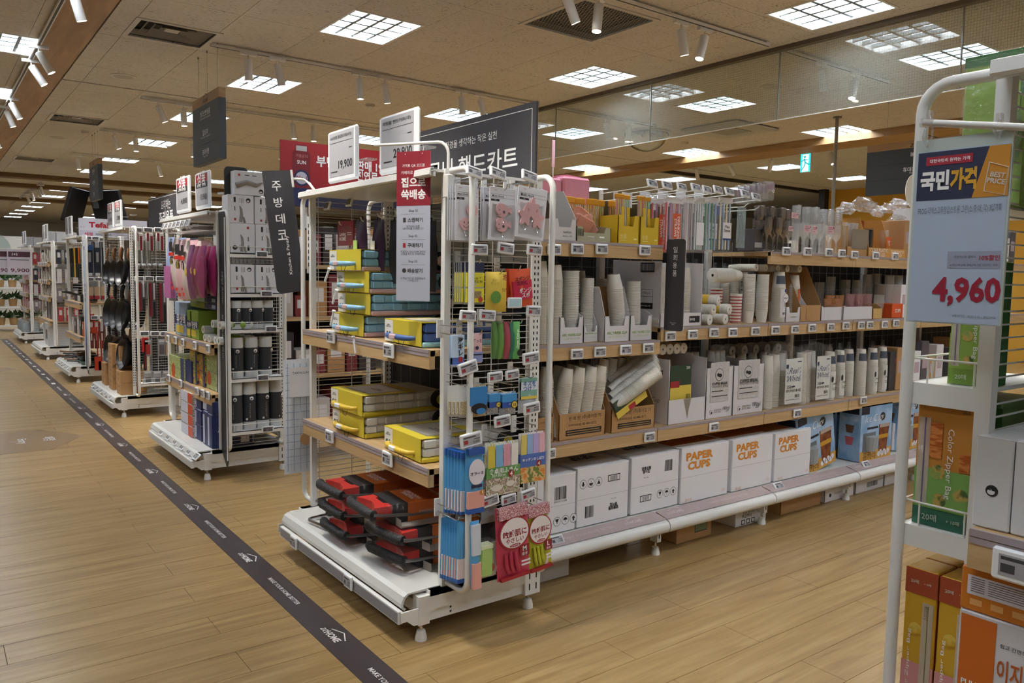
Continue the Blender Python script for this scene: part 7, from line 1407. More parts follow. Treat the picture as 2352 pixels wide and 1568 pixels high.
# goods on A's far side, seen through its wires: towels and a striped pack
t = thing('tarpaulin_pack', 'folded checked tarpaulin pack with a white card on the far rack', 'cloth pack', (1.60, 4.05, .98)); pouch(.16, .62, .05, seed=3).build('cloth', mat('d3d6da', .7), t, 60); b = MB(); [b.box(-.078, .078, -.027, -.025, -.04*k-.003, -.04*k) for k in range(1, 15)]; [b.box(-.07+.035*k, -.067+.035*k, -.027, -.025, -.6, -.02) for k in range(5)]; stuff(b.build('check_lines', mat('8f9fb5', .7), t)); MB().box(-.06, .07, -.032, -.03, -.2, -.04).build('white_card', PAPER, t); txt(t, 'TARPAULIN', F_south(0, -.0325, -.07), 0, 0, w=.09, m=INK, bold=0.); MB().prism(disc(.03, -.43, .035, 12), -.034, -.03, axis='y').build('cork_tag', KRAFT, t)
t = thing('striped_pack', 'black and white striped pack hanging on the far rack of the cart display', 'cloth pack', (1.665, 4.02, 1.74)); pouch(.05, .3, .03, seed=2).build('cloth', mat('dcdcdc', .5), t, 60)
for k in range(7): MB().box(-.024, .024, -.0175, -.016, -.02, 0, Matrix.Translation((0, 0, -.05-.034*k)) @ Matrix.Rotation(.7, 4, 'Y') if 0 else Matrix.Translation((0, 0, -.04-.034*k))).build('black_stripe', INK, t)
# run of row B behind: base, posts and a few boxes seen through the gaps
def back_run(key, n, cols, label):
    y = ROWS[key]+.17
    for i in range(n):
        x0 = 2.14+.92*i; t = thing('shelving_bay', label+(' next to the end unit', ' one bay along', ' two bays along')[i], 'shelving', (x0, y, 0)); MB().box(0, .91, .0, .06, .13, .2).build('base_tube', WHITE, t); MB().box(0, .91, .06, .45, .19, .205).build('base_deck', WHITE2, t); MB().box(0, .91, .45, .46, .2, 1.8).build('back_board', mat('2a2628', .7), t); MB().box(.87, .91, .43, .47, .0, 1.85).build('upright', WHITE, t)
        for zz in (.65, 1.1, 1.5): MB().box(0, .91, .08, .45, zz-.03, zz).build('shelf', WOODX, t)
        for j, zz in enumerate((.206, .651, 1.101, 1.501)):
            x = x0+.02; k = 0
            while x < x0+.84:
                w = .09+.07*R_.random(); h = .16+.18*R_.random()
                if zz > 1.4: h = min(h, .3)
                c = cols[(k+j+i) % len(cols)]; bxo = thing('stock_box', '%s box on the long shelves of the %s row' % (c[1], 'glove' if key == 'B' else 'pan'), 'box', (x+w/2, y+.24, zz), 0, 'stock boxes '+key); MB().cbox(-w/2+.003, w/2-.003, -.12, .12, 0, h, .003).build('body', c[0], bxo); MB().box(-w*.3, w*.3, -.1206, -.12, h*.4, h*.8).build('label_panel', PAPER, bxo); x += w+.01; k += 1
back_run('B', 3, [(mat('7a2a34', .5), 'maroon'), (mat('3a3438', .5), 'dark grey'), (mat('cfcac6', .5), 'white'), (mat('8a3a3a', .5), 'brick red'), (KRAFT, 'brown')], 'long white shelving bay of the glove row')
back_run('C', 2, [(mat('cfcac6', .5), 'white'), (mat('55504f', .5), 'grey'), (mat('8d7a60', .5), 'tan')], 'long white shelving bay of the pan row')
# ------------------------------------------------------------------ end unit C: pans and cartons, knives on its side
yC = ROWS['C']
PANB = mat('232325', .35, name='pan_black'); PANS = mat('a9a8a5', .25, .9, name='pan_steel'); HW = mat('7a5332', .5, name='pan_handle_wood')
def pan(r, hw):
    t = thing('frying_pan', 'x', 'frying pan'); MB().lathe([(.001, .0), (r*.8, .0), (r*.85, .004), (r, .05), (r*1.02, .052), (r*1.0, .048), (r*.83, .006), (.001, .005)], 28, caps=False).build('bowl', PANB, t, 40); MB().lathe([(.001, -.002), (r*.72, -.002), (r*.74, .001)], 24, caps=False).build('steel_base', PANS, t, 40)
    MB().tube([(r*.98, 0, .045), (r*1.25, 0, .062), (r*1.9, 0, .06), (r*2.0, 0, .055)], [.009, .011, .014, .01], 8).build('handle', HW if hw else PANB, t, 60); MB().tube([(r*2.0+.008*math.cos(a), .008*math.sin(a), .055) for a in [2*PI*i/8 for i in range(8)]], .003, 5, True).build('hang_ring', STEEL, t); return Kit(t)
PK_, PKL = pan(.125, True), pan(.15, False)
W_M = Matrix.Rotation(-PI/2, 4, 'Y')   # opening towards -X, handle up
k = 0
for j, y in enumerate((8.52, 8.86, 9.2)):
    for i, zz in enumerate((1.4, .98, .6)):
        for d in range(3):
            kit = PK_ if (i == 0 or d == 1) else PKL; lab = ('small black frying pan with a wooden handle hanging in the %s row', 'large black frying pan hanging in the %s row')[kit is PKL] % ('top', 'middle', 'bottom')[i]
            kit(M=Matrix.Translation((1.60+.075*d, y+.02*d, zz)) @ Matrix.Rotation(.12, 4, 'Z') @ Matrix.Rotation(.12, 4, 'Y') @ W_M, label=lab, group='pans, '+lab[:5]+('top', 'middle', 'bottom')[i])
for i, (y, lv) in enumerate(((8.52, 2), (8.72, 4), (8.93, 4), (9.14, 3), (9.34, 2))):
    for j in range(lv):
        t = carton('pan_carton', 'small brown pan carton, %s column from the perforated post' % ('first', 'second', 'third', 'fourth', 'fifth')[i], 1.52+.03*(i % 2), 1.76, y-.1, y+.1, .206+.118*j, .206+.118*j+.117, KRAFT, 'small brown pan cartons', 0, tape=False); F = frame((-.12, 0, .06), (0, -1, 0), (0, 0, 1)); txt(t, '프라이팬', F, 0, .02, w=.09, m=mat('4a3526'), bold=.01); decal(t, F, [(-.05, .05, -.02, -.017), (-.05, .03, -.03, -.027)], mat('6a4a30'))
for i in range(5): price_tag('19,800', frame((1.45, 8.55+.24*i, .175), (0, -1, 0), (.75, 0, .66)), 'white price tag on the slanting deck rail of the pan display', .085, .055)
CYY = yC-.06
def cpack(name, label, cat, u0, v0, u1, v1, y, parts, group=None, t=.02):
    x0, x1, z0, z1 = rectS(u0, v0, u1, v1, y); w, h = x1-x0, z1-z0; o = thing(name, label, cat, ((x0+x1)/2, y, z1), 0, group)
    for k, (a, b, c, d, m) in enumerate(parts): MB().cbox(a*w-w/2, b*w-w/2, -t/2-.0004*k, t/2, -d*h, -c*h, min(.004, t*.2)).build(('card', 'grip', 'blade', 'label_panel', 'inset')[k % 5], m, o)
    return o
WRD = mat('7d1f28', .4, name='wine_red'); GRY = mat('8d8b8c', .35, name='mid_grey'); LGR = mat('c0bebd', .4); DGR = mat('4c4a4d', .4)
for i in range(3): cpack('kitchen_tool_pack', 'wine red handled kitchen tool pack in the top row beside the pans', 'kitchen tool', 311+24*i, 535, 328+24*i, 575, CYY, ((0, 1, 0, 1, LGR), (.05, .45, 0, .5, WRD), (.1, .4, .5, 1, GRY), (.55, .95, .15, 1, WRD)), 'wine red tool packs in the top row')
for i in range(5):
    x, _, z0, z1 = rectS(316+13*i, 572, 322+13*i, 625, CYY); t = thing('steel_ladle', ('slotted steel turner', 'steel skimmer', 'round steel ladle', 'steel whisk', 'steel masher')[i]+' hanging on the side wires beside the pans', 'kitchen tool', (x, CYY, z1)); L = z1-z0; MB().tube([(0, 0, 0), (0, 0, -L*.62)], .004, 6).build('handle', PANS, t); MB().lathe([(.02, 0), (.028, -.02), (.024, -.05), (.008, -.055)], 12, (0, 0, -L*.62)).build('head', PANS, t, 40)
for i, (u, w_) in enumerate(((318, 16), (343, 15), (366, 16))): o = cpack('knife_pack', 'boxed kitchen knife with a red spine card, %s' % ('shortest', 'middle', 'longest')[i], 'knife pack', u, 650, u+w_, 715+12*i, CYY, ((0, 1, 0, 1, DGR), (0, .45, 0, 1, WRD), (.55, .9, 0, .5, LGR), (.5, .95, .55, 1, BLACK)), 'boxed knives')
for i in range(3): cpack('grater_pack', 'grey peeler pack on the %s of the pan side' % ('upper wires', 'middle wires', 'outer wires')[i], 'kitchen tool', 347+15*i if i else 330, 778, (347+15*i if i else 330)+18, 818, CYY, ((0, 1, 0, 1, GRY), (.1, .9, .05, .2, LGR), (.15, .85, .3, .9, mat(('a02a2a', '5a565c', 'a8875a')[i], .4))), 'peeler packs')
cpack('red_scissors_pack', 'bright red scissors pack hanging low on the pan side', 'scissors', 326, 775, 341, 850, CYY, ((0, 1, 0, .45, mat('b5252a', .4)), (.2, .7, .4, 1, BLACK), (.3, .6, .5, .95, WRD)))
for i in range(3): cpack('cutter_pack', 'grey round cutter pack standing in the wire basket', 'kitchen tool', 329+22*i, 852, 349+22*i, 890, CYY-.01, ((0, 1, 0, 1, GRY), (.2, .9, .35, .95, DGR), (.1, .9, .02, .15, LGR)), 'round cutter packs in the basket')
rack_shelf(.335, yC-.15, -1, 'white wire basket shelf low on the side of the pan display', 1.66, 2.02)
for (u, v) in ((316, 528), (340, 528), (364, 528), (320, 640), (343, 640), (368, 640), (332, 766), (356, 766), (378, 766)):
    q = PX(u, v, y=CYY-.03); price_tag('5,980', F_south(q.x, q.y, q.z), 'grey price tag between the tool packs beside the pans', .085, .05, True)
t = thing('charcoal_header_sign', 'charcoal header board for cooking tools standing over the pan display', 'sign', (2.1, 0, 0)); s = MB().box(-.006, .006, 8.45, 9.75, 1.86, 2.235).build('board', DARK, t); F = F_west(-.0064, 0, 0); txt(s, '요리하는', F, -8.95, 2.13, w=.4, m=WINK, bold=0.); txt(s, '조리용품', F, -8.95, 2.0, w=.6, h=.13, m=WINK, bold=.02); MB().box(.006, .01, 8.45, 9.75, 1.86, 2.235).build('back_sheet', PAPER, t); decal(s, F, [(-9.74, -8.46, 2.215, 2.22)], WINK); MB().box(.006, .02, 8.9, 8.93, 1.84, 2.0).build('bracket', WHITE, t)
price_screen('slim red headed price screen midway over the pan display', 9.2, 2.0, ('x', '19,800'), red='가격', w=.3, h=.26); price_screen('slim red headed price screen beside the perforated post of the pan display', 8.8, 2.0, ('x', '29,800'), red='상품', w=.3, h=.26)
# ------------------------------------------------------------------ end unit D: utensils and saucepans, blue side board
yD = ROWS['D']
for i, (y, c) in enumerate(((11.3, 'c8641e'), (11.42, '1d1d1f'), (11.54, '1d1d1f'), (11.66, 'd8a92c'), (11.78, '1d1d1f'), (11.9, '1d1d1f'), (12.02, '222224'))):
    t = thing('turner', '%s handled kitchen turner hanging under the top shelf' % ('orange', 'black', 'long black', 'yellow', 'matt black', 'slim black', 'dark')[i], 'kitchen tool', (1.6, y, 1.7), 0, 'hanging turners'); MB().tube([(0, 0, 0), (0, .005, -.2)], [.012, .009], 6).build('handle', mat(c, .4), t, 60); MB().cbox(-.004, .004, -.035, .035, -.38, -.2, .003).build('blade', BLACK if i != 3 else mat('d8a92c', .4), t); pegW(y, 1.95, 1.57, 1.71, 'white hook holding a kitchen turner', 'hooks of the turner display')
for i, (y, s) in enumerate(((11.45, 1.), (11.75, .9), (12.05, .85))): 
    t = thing('saucepan', '%s saucepan on the upper wooden shelf' % ('black lidded', 'white rimmed', 'small dark')[i], 'saucepan', (1.72, y, 1.002)); MB().lathe([(.09*s, 0), (.1*s, .01), (.1*s, .1*s), (.095*s, .1*s), (.09*s, .015)], 20).build('pot', (PANB, mat('c9c7c2', .3), DGR)[i], t, 40); MB().tube([(-.09*s, 0, .09*s), (-.2*s, .04, .13*s), (-.26*s, .06, .14*s)], .01, 6).build('handle', BLACK, t, 60)
for i, (y, h, m, lab) in enumerate(((11.32, .19, mat('c85a24', .45), 'orange slim'), (11.5, .24, mat('1f2a26', .45), 'tall dark green'), (11.7, .25, LGR, 'tall white'), (11.95, .2, mat('5a4a4c', .5), 'dusky pink'), (12.15, .21, LGR, 'plain white'))): t = thing('pan_box', '%s cookware box on the lower wooden shelf' % lab, 'box', (1.62, y, .572)); MB().cbox(0, .2, -.085 if i else -.03, .085 if i else .03, 0, h, .003).build('body', m, t); MB().box(-.0006, 0, -.02, .02, h*.5, h*.8).build('label_panel', PAPER, t)
for i, (y, zz, m) in enumerate(((11.35, .206, mat('39503f', .35)), (11.6, .206, PANB), (11.85, .206, PANS), (12.1, .206, PANB), (11.7, .27, HW), (12.0, .27, PANS), (11.5, .262, PANB))): t = thing('deck_pan', 'pan lying on the deck of the saucepan display, %s' % ('green', 'black', 'steel', 'black far one', 'brown on top', 'steel on top', 'black on top')[i], 'frying pan', (1.7, y, zz)); MB().lathe([(.1, 0), (.13, .05), (.126, .05), (.098, .006), (.001, .006)], 20, caps=False).build('bowl', m, t, 40); MB().tube([(-.12, 0, .045), (-.26, .03, .06)], .01, 6).build('handle', HW if i % 2 else BLACK, t, 60)
for i in range(4): price_tag('29,800', frame((1.45, 11.4+.26*i, .175), (0, -1, 0), (.75, 0, .66)), 'white price tag on the slanting deck rail of the saucepan display', .085, .055)
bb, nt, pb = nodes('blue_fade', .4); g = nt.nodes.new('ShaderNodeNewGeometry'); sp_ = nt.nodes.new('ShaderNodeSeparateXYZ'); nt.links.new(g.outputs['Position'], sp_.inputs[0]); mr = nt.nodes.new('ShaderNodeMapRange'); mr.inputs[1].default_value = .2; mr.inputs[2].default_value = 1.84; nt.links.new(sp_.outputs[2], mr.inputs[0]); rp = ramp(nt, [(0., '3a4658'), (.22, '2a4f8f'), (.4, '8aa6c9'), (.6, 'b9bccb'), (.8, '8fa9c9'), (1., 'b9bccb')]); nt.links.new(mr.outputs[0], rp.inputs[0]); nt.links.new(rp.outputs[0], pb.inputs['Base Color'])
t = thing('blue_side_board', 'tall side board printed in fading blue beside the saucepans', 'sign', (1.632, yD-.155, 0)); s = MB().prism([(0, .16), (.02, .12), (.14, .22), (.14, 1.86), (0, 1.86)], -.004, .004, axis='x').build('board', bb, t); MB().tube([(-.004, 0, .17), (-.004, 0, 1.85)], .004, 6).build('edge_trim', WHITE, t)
for i in range(4): decal(s, F_west(-.0046, .07, 1.05+.06*i), [(-.03, .03, -.02, .02)], mat('5a6a8a'))
DY = yD-.06; NBK = mat('1d2430', .4)
for i in range(3): cpack('utensil_pack', 'black and blue boxed utensil hanging in the top row beside the blue board', 'kitchen tool', 198+18*i, 555, 213+18*i, 634, DY, ((0, 1, 0, 1, NBK), (.1, .9, 0, .18, mat('b9bcc4', .4)), (.25, .75, .3, .6, GRY), (.1, .9, .9, 1, LGR)), 'black and blue utensil packs')
cpack('blue_tongs_pack', 'blue wrapped tongs hanging across the utensil packs', 'kitchen tool', 192, 562, 214, 578, DY-.04, ((0, 1, .2, .8, mat('2f4f86', .4)), (.5, 1, 0, .4, mat('3a5a90', .4))))
for i in range(4): cpack('chopstick_pack', 'boxed chopsticks with a red foot in the second row', 'kitchen tool', 202+15*i, 658, 214+15*i, 687, DY, ((0, 1, 0, 1, mat('b59a78', .5)), (0, 1, .7, 1, mat('a02a34', .4))), 'boxed chopsticks')
for i in range(4):
    x, _, z0, z1 = rectS(206+9*i, 690+30*(i % 2)*1.0+(0 if i < 2 else 60), 214+9*i, 720+(0 if i < 2 else 130), DY-.01); t = thing('red_spatula', 'red silicone spatula %s on the side wires' % ('high', 'second', 'low', 'lowest')[i], 'kitchen tool', (x, DY-.01, z1)); L = max(.25, z1-z0); MB().tube([(0, 0, 0), (0, 0, -L*.7)], .008, 6).build('handle', mat('a8331f', .4), t); MB().cbox(-.04, .04, -.006, .006, -L, -L*.68, .005).build('blade', mat('b5381f', .4), t)
for i in range(4): cpack('baking_tool_pack', 'small white and wine red baking tool pack low on the side', 'kitchen tool', 205+12*i, 740, 215+12*i, 800, DY, ((0, 1, 0, 1, mat('6a2a2c', .5)), (.1, .9, 0, .35, LGR), (.3, .7, .4, .7, mat('d8d2d0', .5))), 'baking tool packs')
for (u, v) in ((202, 546), (219, 547), (236, 550), (207, 641), (226, 641), (217, 729), (236, 729)): q = PX(u, v, y=DY-.03); price_tag('7,980', F_south(q.x, q.y, q.z), 'grey price tag between the utensil packs beside the blue board', .085, .05, True)
t = thing('brand_header_sign', 'white brand header board with red lettering standing on the saucepan row', 'sign', (0, 12.0, 0)); a = PX(180, 500, y=12.0); s = MB().box(a.x, a.x+.85, -.01, .01, 1.84, a.z).build('board', mat('c9c6d0', .5), t); F = F_south(a.x, -.0106, 0); MB().box(a.x+.01, a.x+.84, -.0104, -.01, 1.84, 1.95).build('lower_panel', mat('b9b7c6', .5), s); txt(s, 'Tefal', F, .24, a.z-.085, w=.24, h=.075, m=mat('b0202c', .5), bold=.04); txt(s, '테팔', F, .12, 1.9, w=.1, m=mat('b0202c', .5)); txt(s, '아이스 포스', F, .3, 1.9, w=.2, m=INK); txt(s, 'ICEFORCE', F, .24, 1.86, w=.12, m=INK, bold=0.); MB().box(a.x+.3, a.x+.33, .01, .02, 1.7, 2.0).build('bracket', WHITE, t)
for i, (y, k) in enumerate(((12.3, 'first'), (12.0, 'second'))): price_screen('distant white price screen, %s over the saucepan display' % k, y, 2.0, ('테팔', '59,800'), w=.25, h=.26)
# ------------------------------------------------------------------ end units E and F: rows of small goods
def small_goods(key, cols, nrow, shelves, label):
    y0 = ROWS[key]; rr = random.Random(len(label))
    for j, zz in enumerate(shelves):
        for i in range(nrow):
            c = cols[(i+j) % len(cols)]; w = 1.2/nrow; h = min(.2, .12+.1*rr.random()); t = thing('small_pack', label+' on the %s shelf' % ('top', 'second', 'third', 'lowest')[j], 'small pack', (1.62, y0+.07+w*(i+.5), zz+.002), 0, label+' level %d' % (j+1)); MB().cbox(0, .2, -w*.44, w*.44, 0, h, .004).build('body', mat(c, .4), t); MB().box(-.0008, 0, -w*.35, w*.35, h*.3, h*.75).build('label_panel', mat(cols[(i+j+2) % len(cols)], .4), t)
        for i in range(5): price_tag('1,980', F_west(1.562, y0+.15+.25*i, zz-.035), 'white price tag on the far unit '+key.lower().replace('e', 'with glassware').replace('f', 'with pink goods'), .09, .06)
small_goods('E', ['b9b5ac', '8d8a84', 'd8d6d0', '5f5a52', 'a89f8c'], 9, (1.53, 1.25, .98), 'small silver grey clip pack')
small_goods('F', ['c98a94', 'd8b0b6', 'a04a58', 'e0d8d8', '8a6a70'], 9, (1.5, 1.2, .95, .65), 'small pink kitchen goods pack')
for i in range(5): t = thing('standing_board', 'pale cutting board standing upright on the low shelf of the glassware unit', 'cutting board', (1.65, ROWS['E']+.2+.2*i, .602), 0, 'upright cutting boards'); MB().cbox(0, .15, -.012, .012, 0, .3, .004).build('board', LGR if i % 2 else GRY, t); MB().box(.06, .09, -.0125, .0125, .25, .28).build('hang_hole', DGR, t)
for i in range(6):
    for j in range(2): t = thing('glass_jar', 'clear glass jar on the deck of the far pink goods unit', 'jar', (1.56+.16*j, ROWS['F']+.15+.19*i, .206), 0, 'glass jars on the far deck'); MB().lathe([(.06, 0), (.065, .01), (.065, .15), (.05, .17)], 14).build('jar', mat('9aa3a4', .15, trans=.0), t, 40); MB().lathe([(.052, .17), (.052, .2)], 14).build('lid', LGR, t, 40)
t = carton('grey_appliance_carton', 'large grey white appliance carton on the deck of the glassware unit', 1.56, 1.9, ROWS['E']+.12, ROWS['E']+.5, .206, .56, LGR, None, 0, tape=False); MB().box(-.1706, -.17, -.1, .1, .1, .25).build('picture_panel', DGR, t)
for k, key in (('glassware', 'E'), ('pink goods', 'F')):
    yy = ROWS[key]-.06
    for i in range(3):
        for j, zz in enumerate((1.72, 1.42, 1.12, .82)):
            t = thing('side_pack', 'slim pack on the side wires of the far %s unit' % k, 'kitchen tool', (1.72+.11*i, yy, zz), 0, 'side packs of the far %s unit' % k); MB().cbox(-.035, .035, -.01, .01, -.22, 0, .004).build('card', mat(('6f6870', 'a2353a', '2d3340', 'b9b5b8')[(j+(1 if key == 'F' else 2)) % 4], .4), t); MB().box(-.02, .02, -.0112, -.01, -.12, -.04).build('label_panel', LGR, t)
    for i, dy in enumerate((.35, .7)): price_screen('far white price screen, %s over the %s unit' % (('first', 'second')[i], k), ROWS[key]+dy, 2.0, ('조리용품', '3,980'), w=.25, h=.26)
    for i in range(3): t = carton('top_carton', 'white stock carton on top of the far %s unit' % k, 1.6+.15*i, 1.74+.15*i, ROWS[key]+.4, ROWS[key]+.8, 1.852, 2.02, LGR, 'stock cartons over the far %s unit' % k, 0, tape=False)
# far left: plants on white racks, hanging price card
LEAF = printed('leaf_green', ['2f4a2a', '3f6136', '56784a', '24391f'], 30, .5); POT = mat('b08a58', .6, name='tan_pot')
t = thing('plant_rack', 'white frame rack with three levels of potted plants', 'plant rack', (1.25, 21.0, 0)); b = MB()
for x in (0, 1.0):
    for y in (0, .5): b.box(x-.02, x+.02, y-.02, y+.02, 0, 1.15)
b.build('frame', WHITE, t)
for zz in (.12, .55, .98): MB().box(-.02, 1.02, -.02, .52, zz-.03, zz).build('shelf', WHITE, t)
rr = random.Random(3)
for j, zz in enumerate((.12, .55, .98)):
    for i in range(4):
        p = thing('potted_plant', 'leafy plant in a tan pot on the %s level of the white rack' % ('bottom', 'middle', 'top')[j], 'plant', (1.4+.24*i, 21.22, zz), 0, 'potted plants level %d' % (j+1)); MB().lathe([(.07, 0), (.09, .16), (.08, .16)], 12).build('pot', POT, p, 40); b = MB()
        for k in range(45): a, e, L = rr.random()*6.28, rr.random()*1.2, .12+.12*rr.random(); c = Vector((0, 0, .16)); d = Vector((math.cos(a)*math.cos(e), math.sin(a)*math.cos(e), math.sin(e))); s_ = d.orthogonal().normalized()*.03; b.add([c+d*L*.4, c+d*L*.7+s_, c+d*L*1.1, c+d*L*.7-s_], [(0, 1, 2, 3)])
        stuff(b.build('foliage', LEAF, p))
for i, (x, zz, sc_) in enumerate(((1.75, 1.45, 1.5), (1.5, 1.0, 1.2))): pass
q = PX(38, 600, y=17.3)
for i, (dx, s_) in enumerate(((-.0, '9,900'), (-.28, '18,900'))):
    t = thing('price_card', ('hanging lilac price card reading 9,900', 'hanging lilac price card tucked behind the 9,900 one')[i], 'price card', (q.x+dx+.05, 17.28+.03*i, q.z)); MB().cbox(-.2, .2, -.002, .002, -.25, .22, .001).build('card', mat('c3bcc8', .5), t); F = F_south(0, -.0024, 0); decal(t, F, [(-.18, .18, .08, .18)], mat('4a2a3a')); txt(t, '1+1', F, -.08, .13, h=.05, m=WINK, dz=.001); txt(t, s_, F, .0, -.17, w=.3, h=.08, m=mat('5a2a38')); decal(t, F, [(-.15, .15, .02, .035)], DGR); MB().tube([(-.2, 0, .23), (.2, 0, .23)], .006, 6).build('hanger_bar', WHITE, t)
# white round lamps and pale cabinets at the far end
t = thing('far_cabinet', 'pale cabinet wall with a round white panel at the far end of the aisle', 'cabinet', (0, 26.5, 0)); MB().cbox(-1.5, 2.6, 0, .5, 0, 2.3, .02).build('body', mat('d9d6cf', .6), t); MB().prism(disc(1.55, 1.9, .5, 24), -.02, 0, axis='y').build('round_panel', mat('a9b5ad', .5), t); MB().box(-1.4, 2.5, -.01, 0, .1, .9).build('door', mat('c5c0b5', .6), t)
# ------------------------------------------------------------------ near end unit N: zipper bag boxes, white cartons, price board
yN = ROWS['N']; NX = EX+.085; NY = yN+EW     # side rack starts here and reaches to NY+.16
x0, x1 = 1.655, 2.02
for i, zz in enumerate((1.365, 1.025, .715, .2)):
    pass
GRZ = mat('8cab4c', .45, name='zipper_green'); GRD = mat('3a6b3a', .45, name='deep_green'); ORZ = mat('c98a3c', .45, name='zipper_orange'); TEAL = mat('2f6b55', .45, name='zipper_teal'); YLZ = mat('cfa22c', .45); PKZ = mat('d08f8f', .45); RDZ = mat('a5482c', .45)
def zshelf(u0, v0, u1, v1, lab):
    """rack shelf on the far side of unit N from its front edge in the photograph"""
    q = PX(u0, v0, x=1.64); z = q.z
    t = thing('rack_shelf', lab, 'shelf', (1.655, NY+.012, z)); MB().box(0, .36, 0, .148, -.006, 0).box(-.004, .0, 0, .148, -.045, 0).box(0, .36, .145, .148, -.03, 0).build('tray', WHITE, t)
    for zz in (.05,): MB().tube([(.0, .0, zz), (.0, .11, zz), (.005, .147, zz), (.36, .147, zz)], .0025, 6).build('guard_wire', WHITE, t)
    for y in (.02, .11): MB().tube([(0, y, 0), (0, y, .05)], .002, 6).build('guard_post', WHITE, t)
    for x in (.1, .25): MB().tube([(x, .147, 0), (x, .147, .05)], .002, 6).build('guard_post', WHITE, t)
    return z
z1 = zshelf(2070, 875, 2220, 905, 'white metal rack shelf with green zipper bag boxes'); z2 = zshelf(2062, 1200, 2215, 1250, 'white metal rack shelf with the orange zipper bag box'); 
def zip_box(label, x, y, z, w, d, h, main, side, top, accents, words, rot=0., flip=1):
    """tall zipper bag box: broad face towards -X (w along Y), d along X"""
    t = thing('zipper_bag_box', label, 'box', (x, y, z), rot); MB().cbox(0, d, -w/2, w/2, 0, h, .002).build('body', main, t); F = F_west(-.0005, 0, 0)
    for (a, b, c, e, m) in accents: decal(t, F, [(a*w, b*w, c*h, e*h)], m, 'print', .0004+.0002*len(t.children))
    for (s_, fx, fz, ww, hh, m, r) in words: txt(t, s_, F, fx*w, fz*h, w=ww, h=hh, m=m, rot=r, bold=0., dz=.0022)
    MB().box(.001, d, -w/2-.0006, -w/2, .002, h-.002).build('narrow_side', side, t); MB().box(.002, d-.002, -w/2+.002, w/2-.002, h, h+.0006).build('top_print', top, t)
    return t, F
VEG = printed('vegetable_photo', ['6f8a4a', '8aa85c', 'c9a85a', '4a6a3a'], 28, .45, interp='LINEAR'); CAR = printed('carrot_photo', ['c9702c', 'd98a4a', 'b55a22'], 30, .45, (1, 1, 4), 'LINEAR'); LEMN = printed('lemon_photo', ['d8b52c', 'e0c45a', 'c99a22'], 24, .45, interp='LINEAR')
zc = film('zip_window', tint='e6dccb', gloss=.12, density=.4)
def zip_full(label, x, y, z, palette, w=.112, d=.06, h=.30, up=True):
    a, b, c, s, ph = palette; r = -PI/2 if up else PI/2
    t, F = zip_box(label, x, y, z, w, d, h, a, s, a, ((-.5, .5, 0 if up else .84, .13 if up else 1., c), (-.5, .5, .13 if up else 0, .42 if up else .4, b)), (('Color Zipper Bag', .08 if up else -.28, .47 if up else .36, h*.5, w*.13, WINK, r), ('Loving\nHOME', .33 if up else .2, .88 if up else .74, h*.09, w*.14, mat('5a4a2a'), r), ('20매', -.2, .065 if up else .92, w*.25, None, mat('d8e3d0'), 0), ('+ 10매', .2, .065 if up else .92, w*.22, None, mat('d8e3d0'), 0)))
    for k, (fx, fz, rr_) in enumerate(((-.1, .4, .13), (-.05, .2, .12), (.3, .26, .13)) if up else ((-.1, .62, .2), (.05, .2, .13), (.1, .06, .12))): decal(t, F, [disc(fx*w, fz*h, rr_*w, 14)], VEG if up else (LEMN if k == 0 else mat('a83a3a', .5)), 'food_picture', .0016)
    MB().box(-.0024, -.0018, w*(.26 if up else -.42), w*(.46 if up else -.08), h*.15, h*(.78 if up else .8)).build('zip_window', zc, t); MB().box(-.0030, -.0024, w*(.34 if up else -.27), w*(.36 if up else -.25), h*.16, h*.78).build('zip_line', mat('6a5a8a' if up else '6a7a3a', .4), t)
    if up: MB().box(-.0022, -.0016, w*.05, w*.3, h*.5, h*.75).build('carrot_picture', CAR, t); MB().box(-.0022, -.0016, -w*.42, -w*.25, h*.43, h*.56).build('carrot_picture', CAR, t)
    return t
G_ = (GRZ, GRZ, mat('7a9a40', .45), GRD, 0); O_ = (ORZ, mat('7fae5a', .45), TEAL, TEAL, 0); R_P = (YLZ, PKZ, RDZ, RDZ, 0)
zip_full('orange and green zipper bag box with carrot and broccoli pictures', 1.672, NY+.085, z2+.001, O_, w=.118, d=.075, h=.292)
for i in range(2): zip_full('plain green zipper bag box %s on the middle rack shelf' % ('in front', 'behind the other')[i], 1.69+.075*i, NY+.055+.03*i, z1+.001, G_, w=.085, d=.06, h=.25)
t = thing('green_zipper_box', 'green zipper bag box lying behind the orange one', 'box', (1.78, NY+.08, z2+.001)); MB().cbox(0, .16, -.055, .055, 0, .265, .003).build('body', mat('5f8046', .45), t); MB().box(-.0006, 0, -.055, .055, .21, .25).build('dark_band', GRD, t)
zb = .2
for i in range(2):
    for k in range(2): zip_full(('yellow and pink zipper bag box with lemon picture next to the tube', 'yellow and pink zipper bag box with lemon picture next to the post', 'wine red topped zipper bag box behind the lemon one', 'wine red topped zipper bag box behind, by the post')[i+2*k], 1.665+.085*k, NY+.112-.07*i, PX(2090, 1300, x=1.665).z-.34, R_P, w=.066, d=.08, h=.34, up=False)
rack_shelf(PX(2090, 1300, x=1.665).z-.342, NY+.155, 1, 'white metal rack shelf with lemon printed zipper bag boxes', 1.655, 2.02)
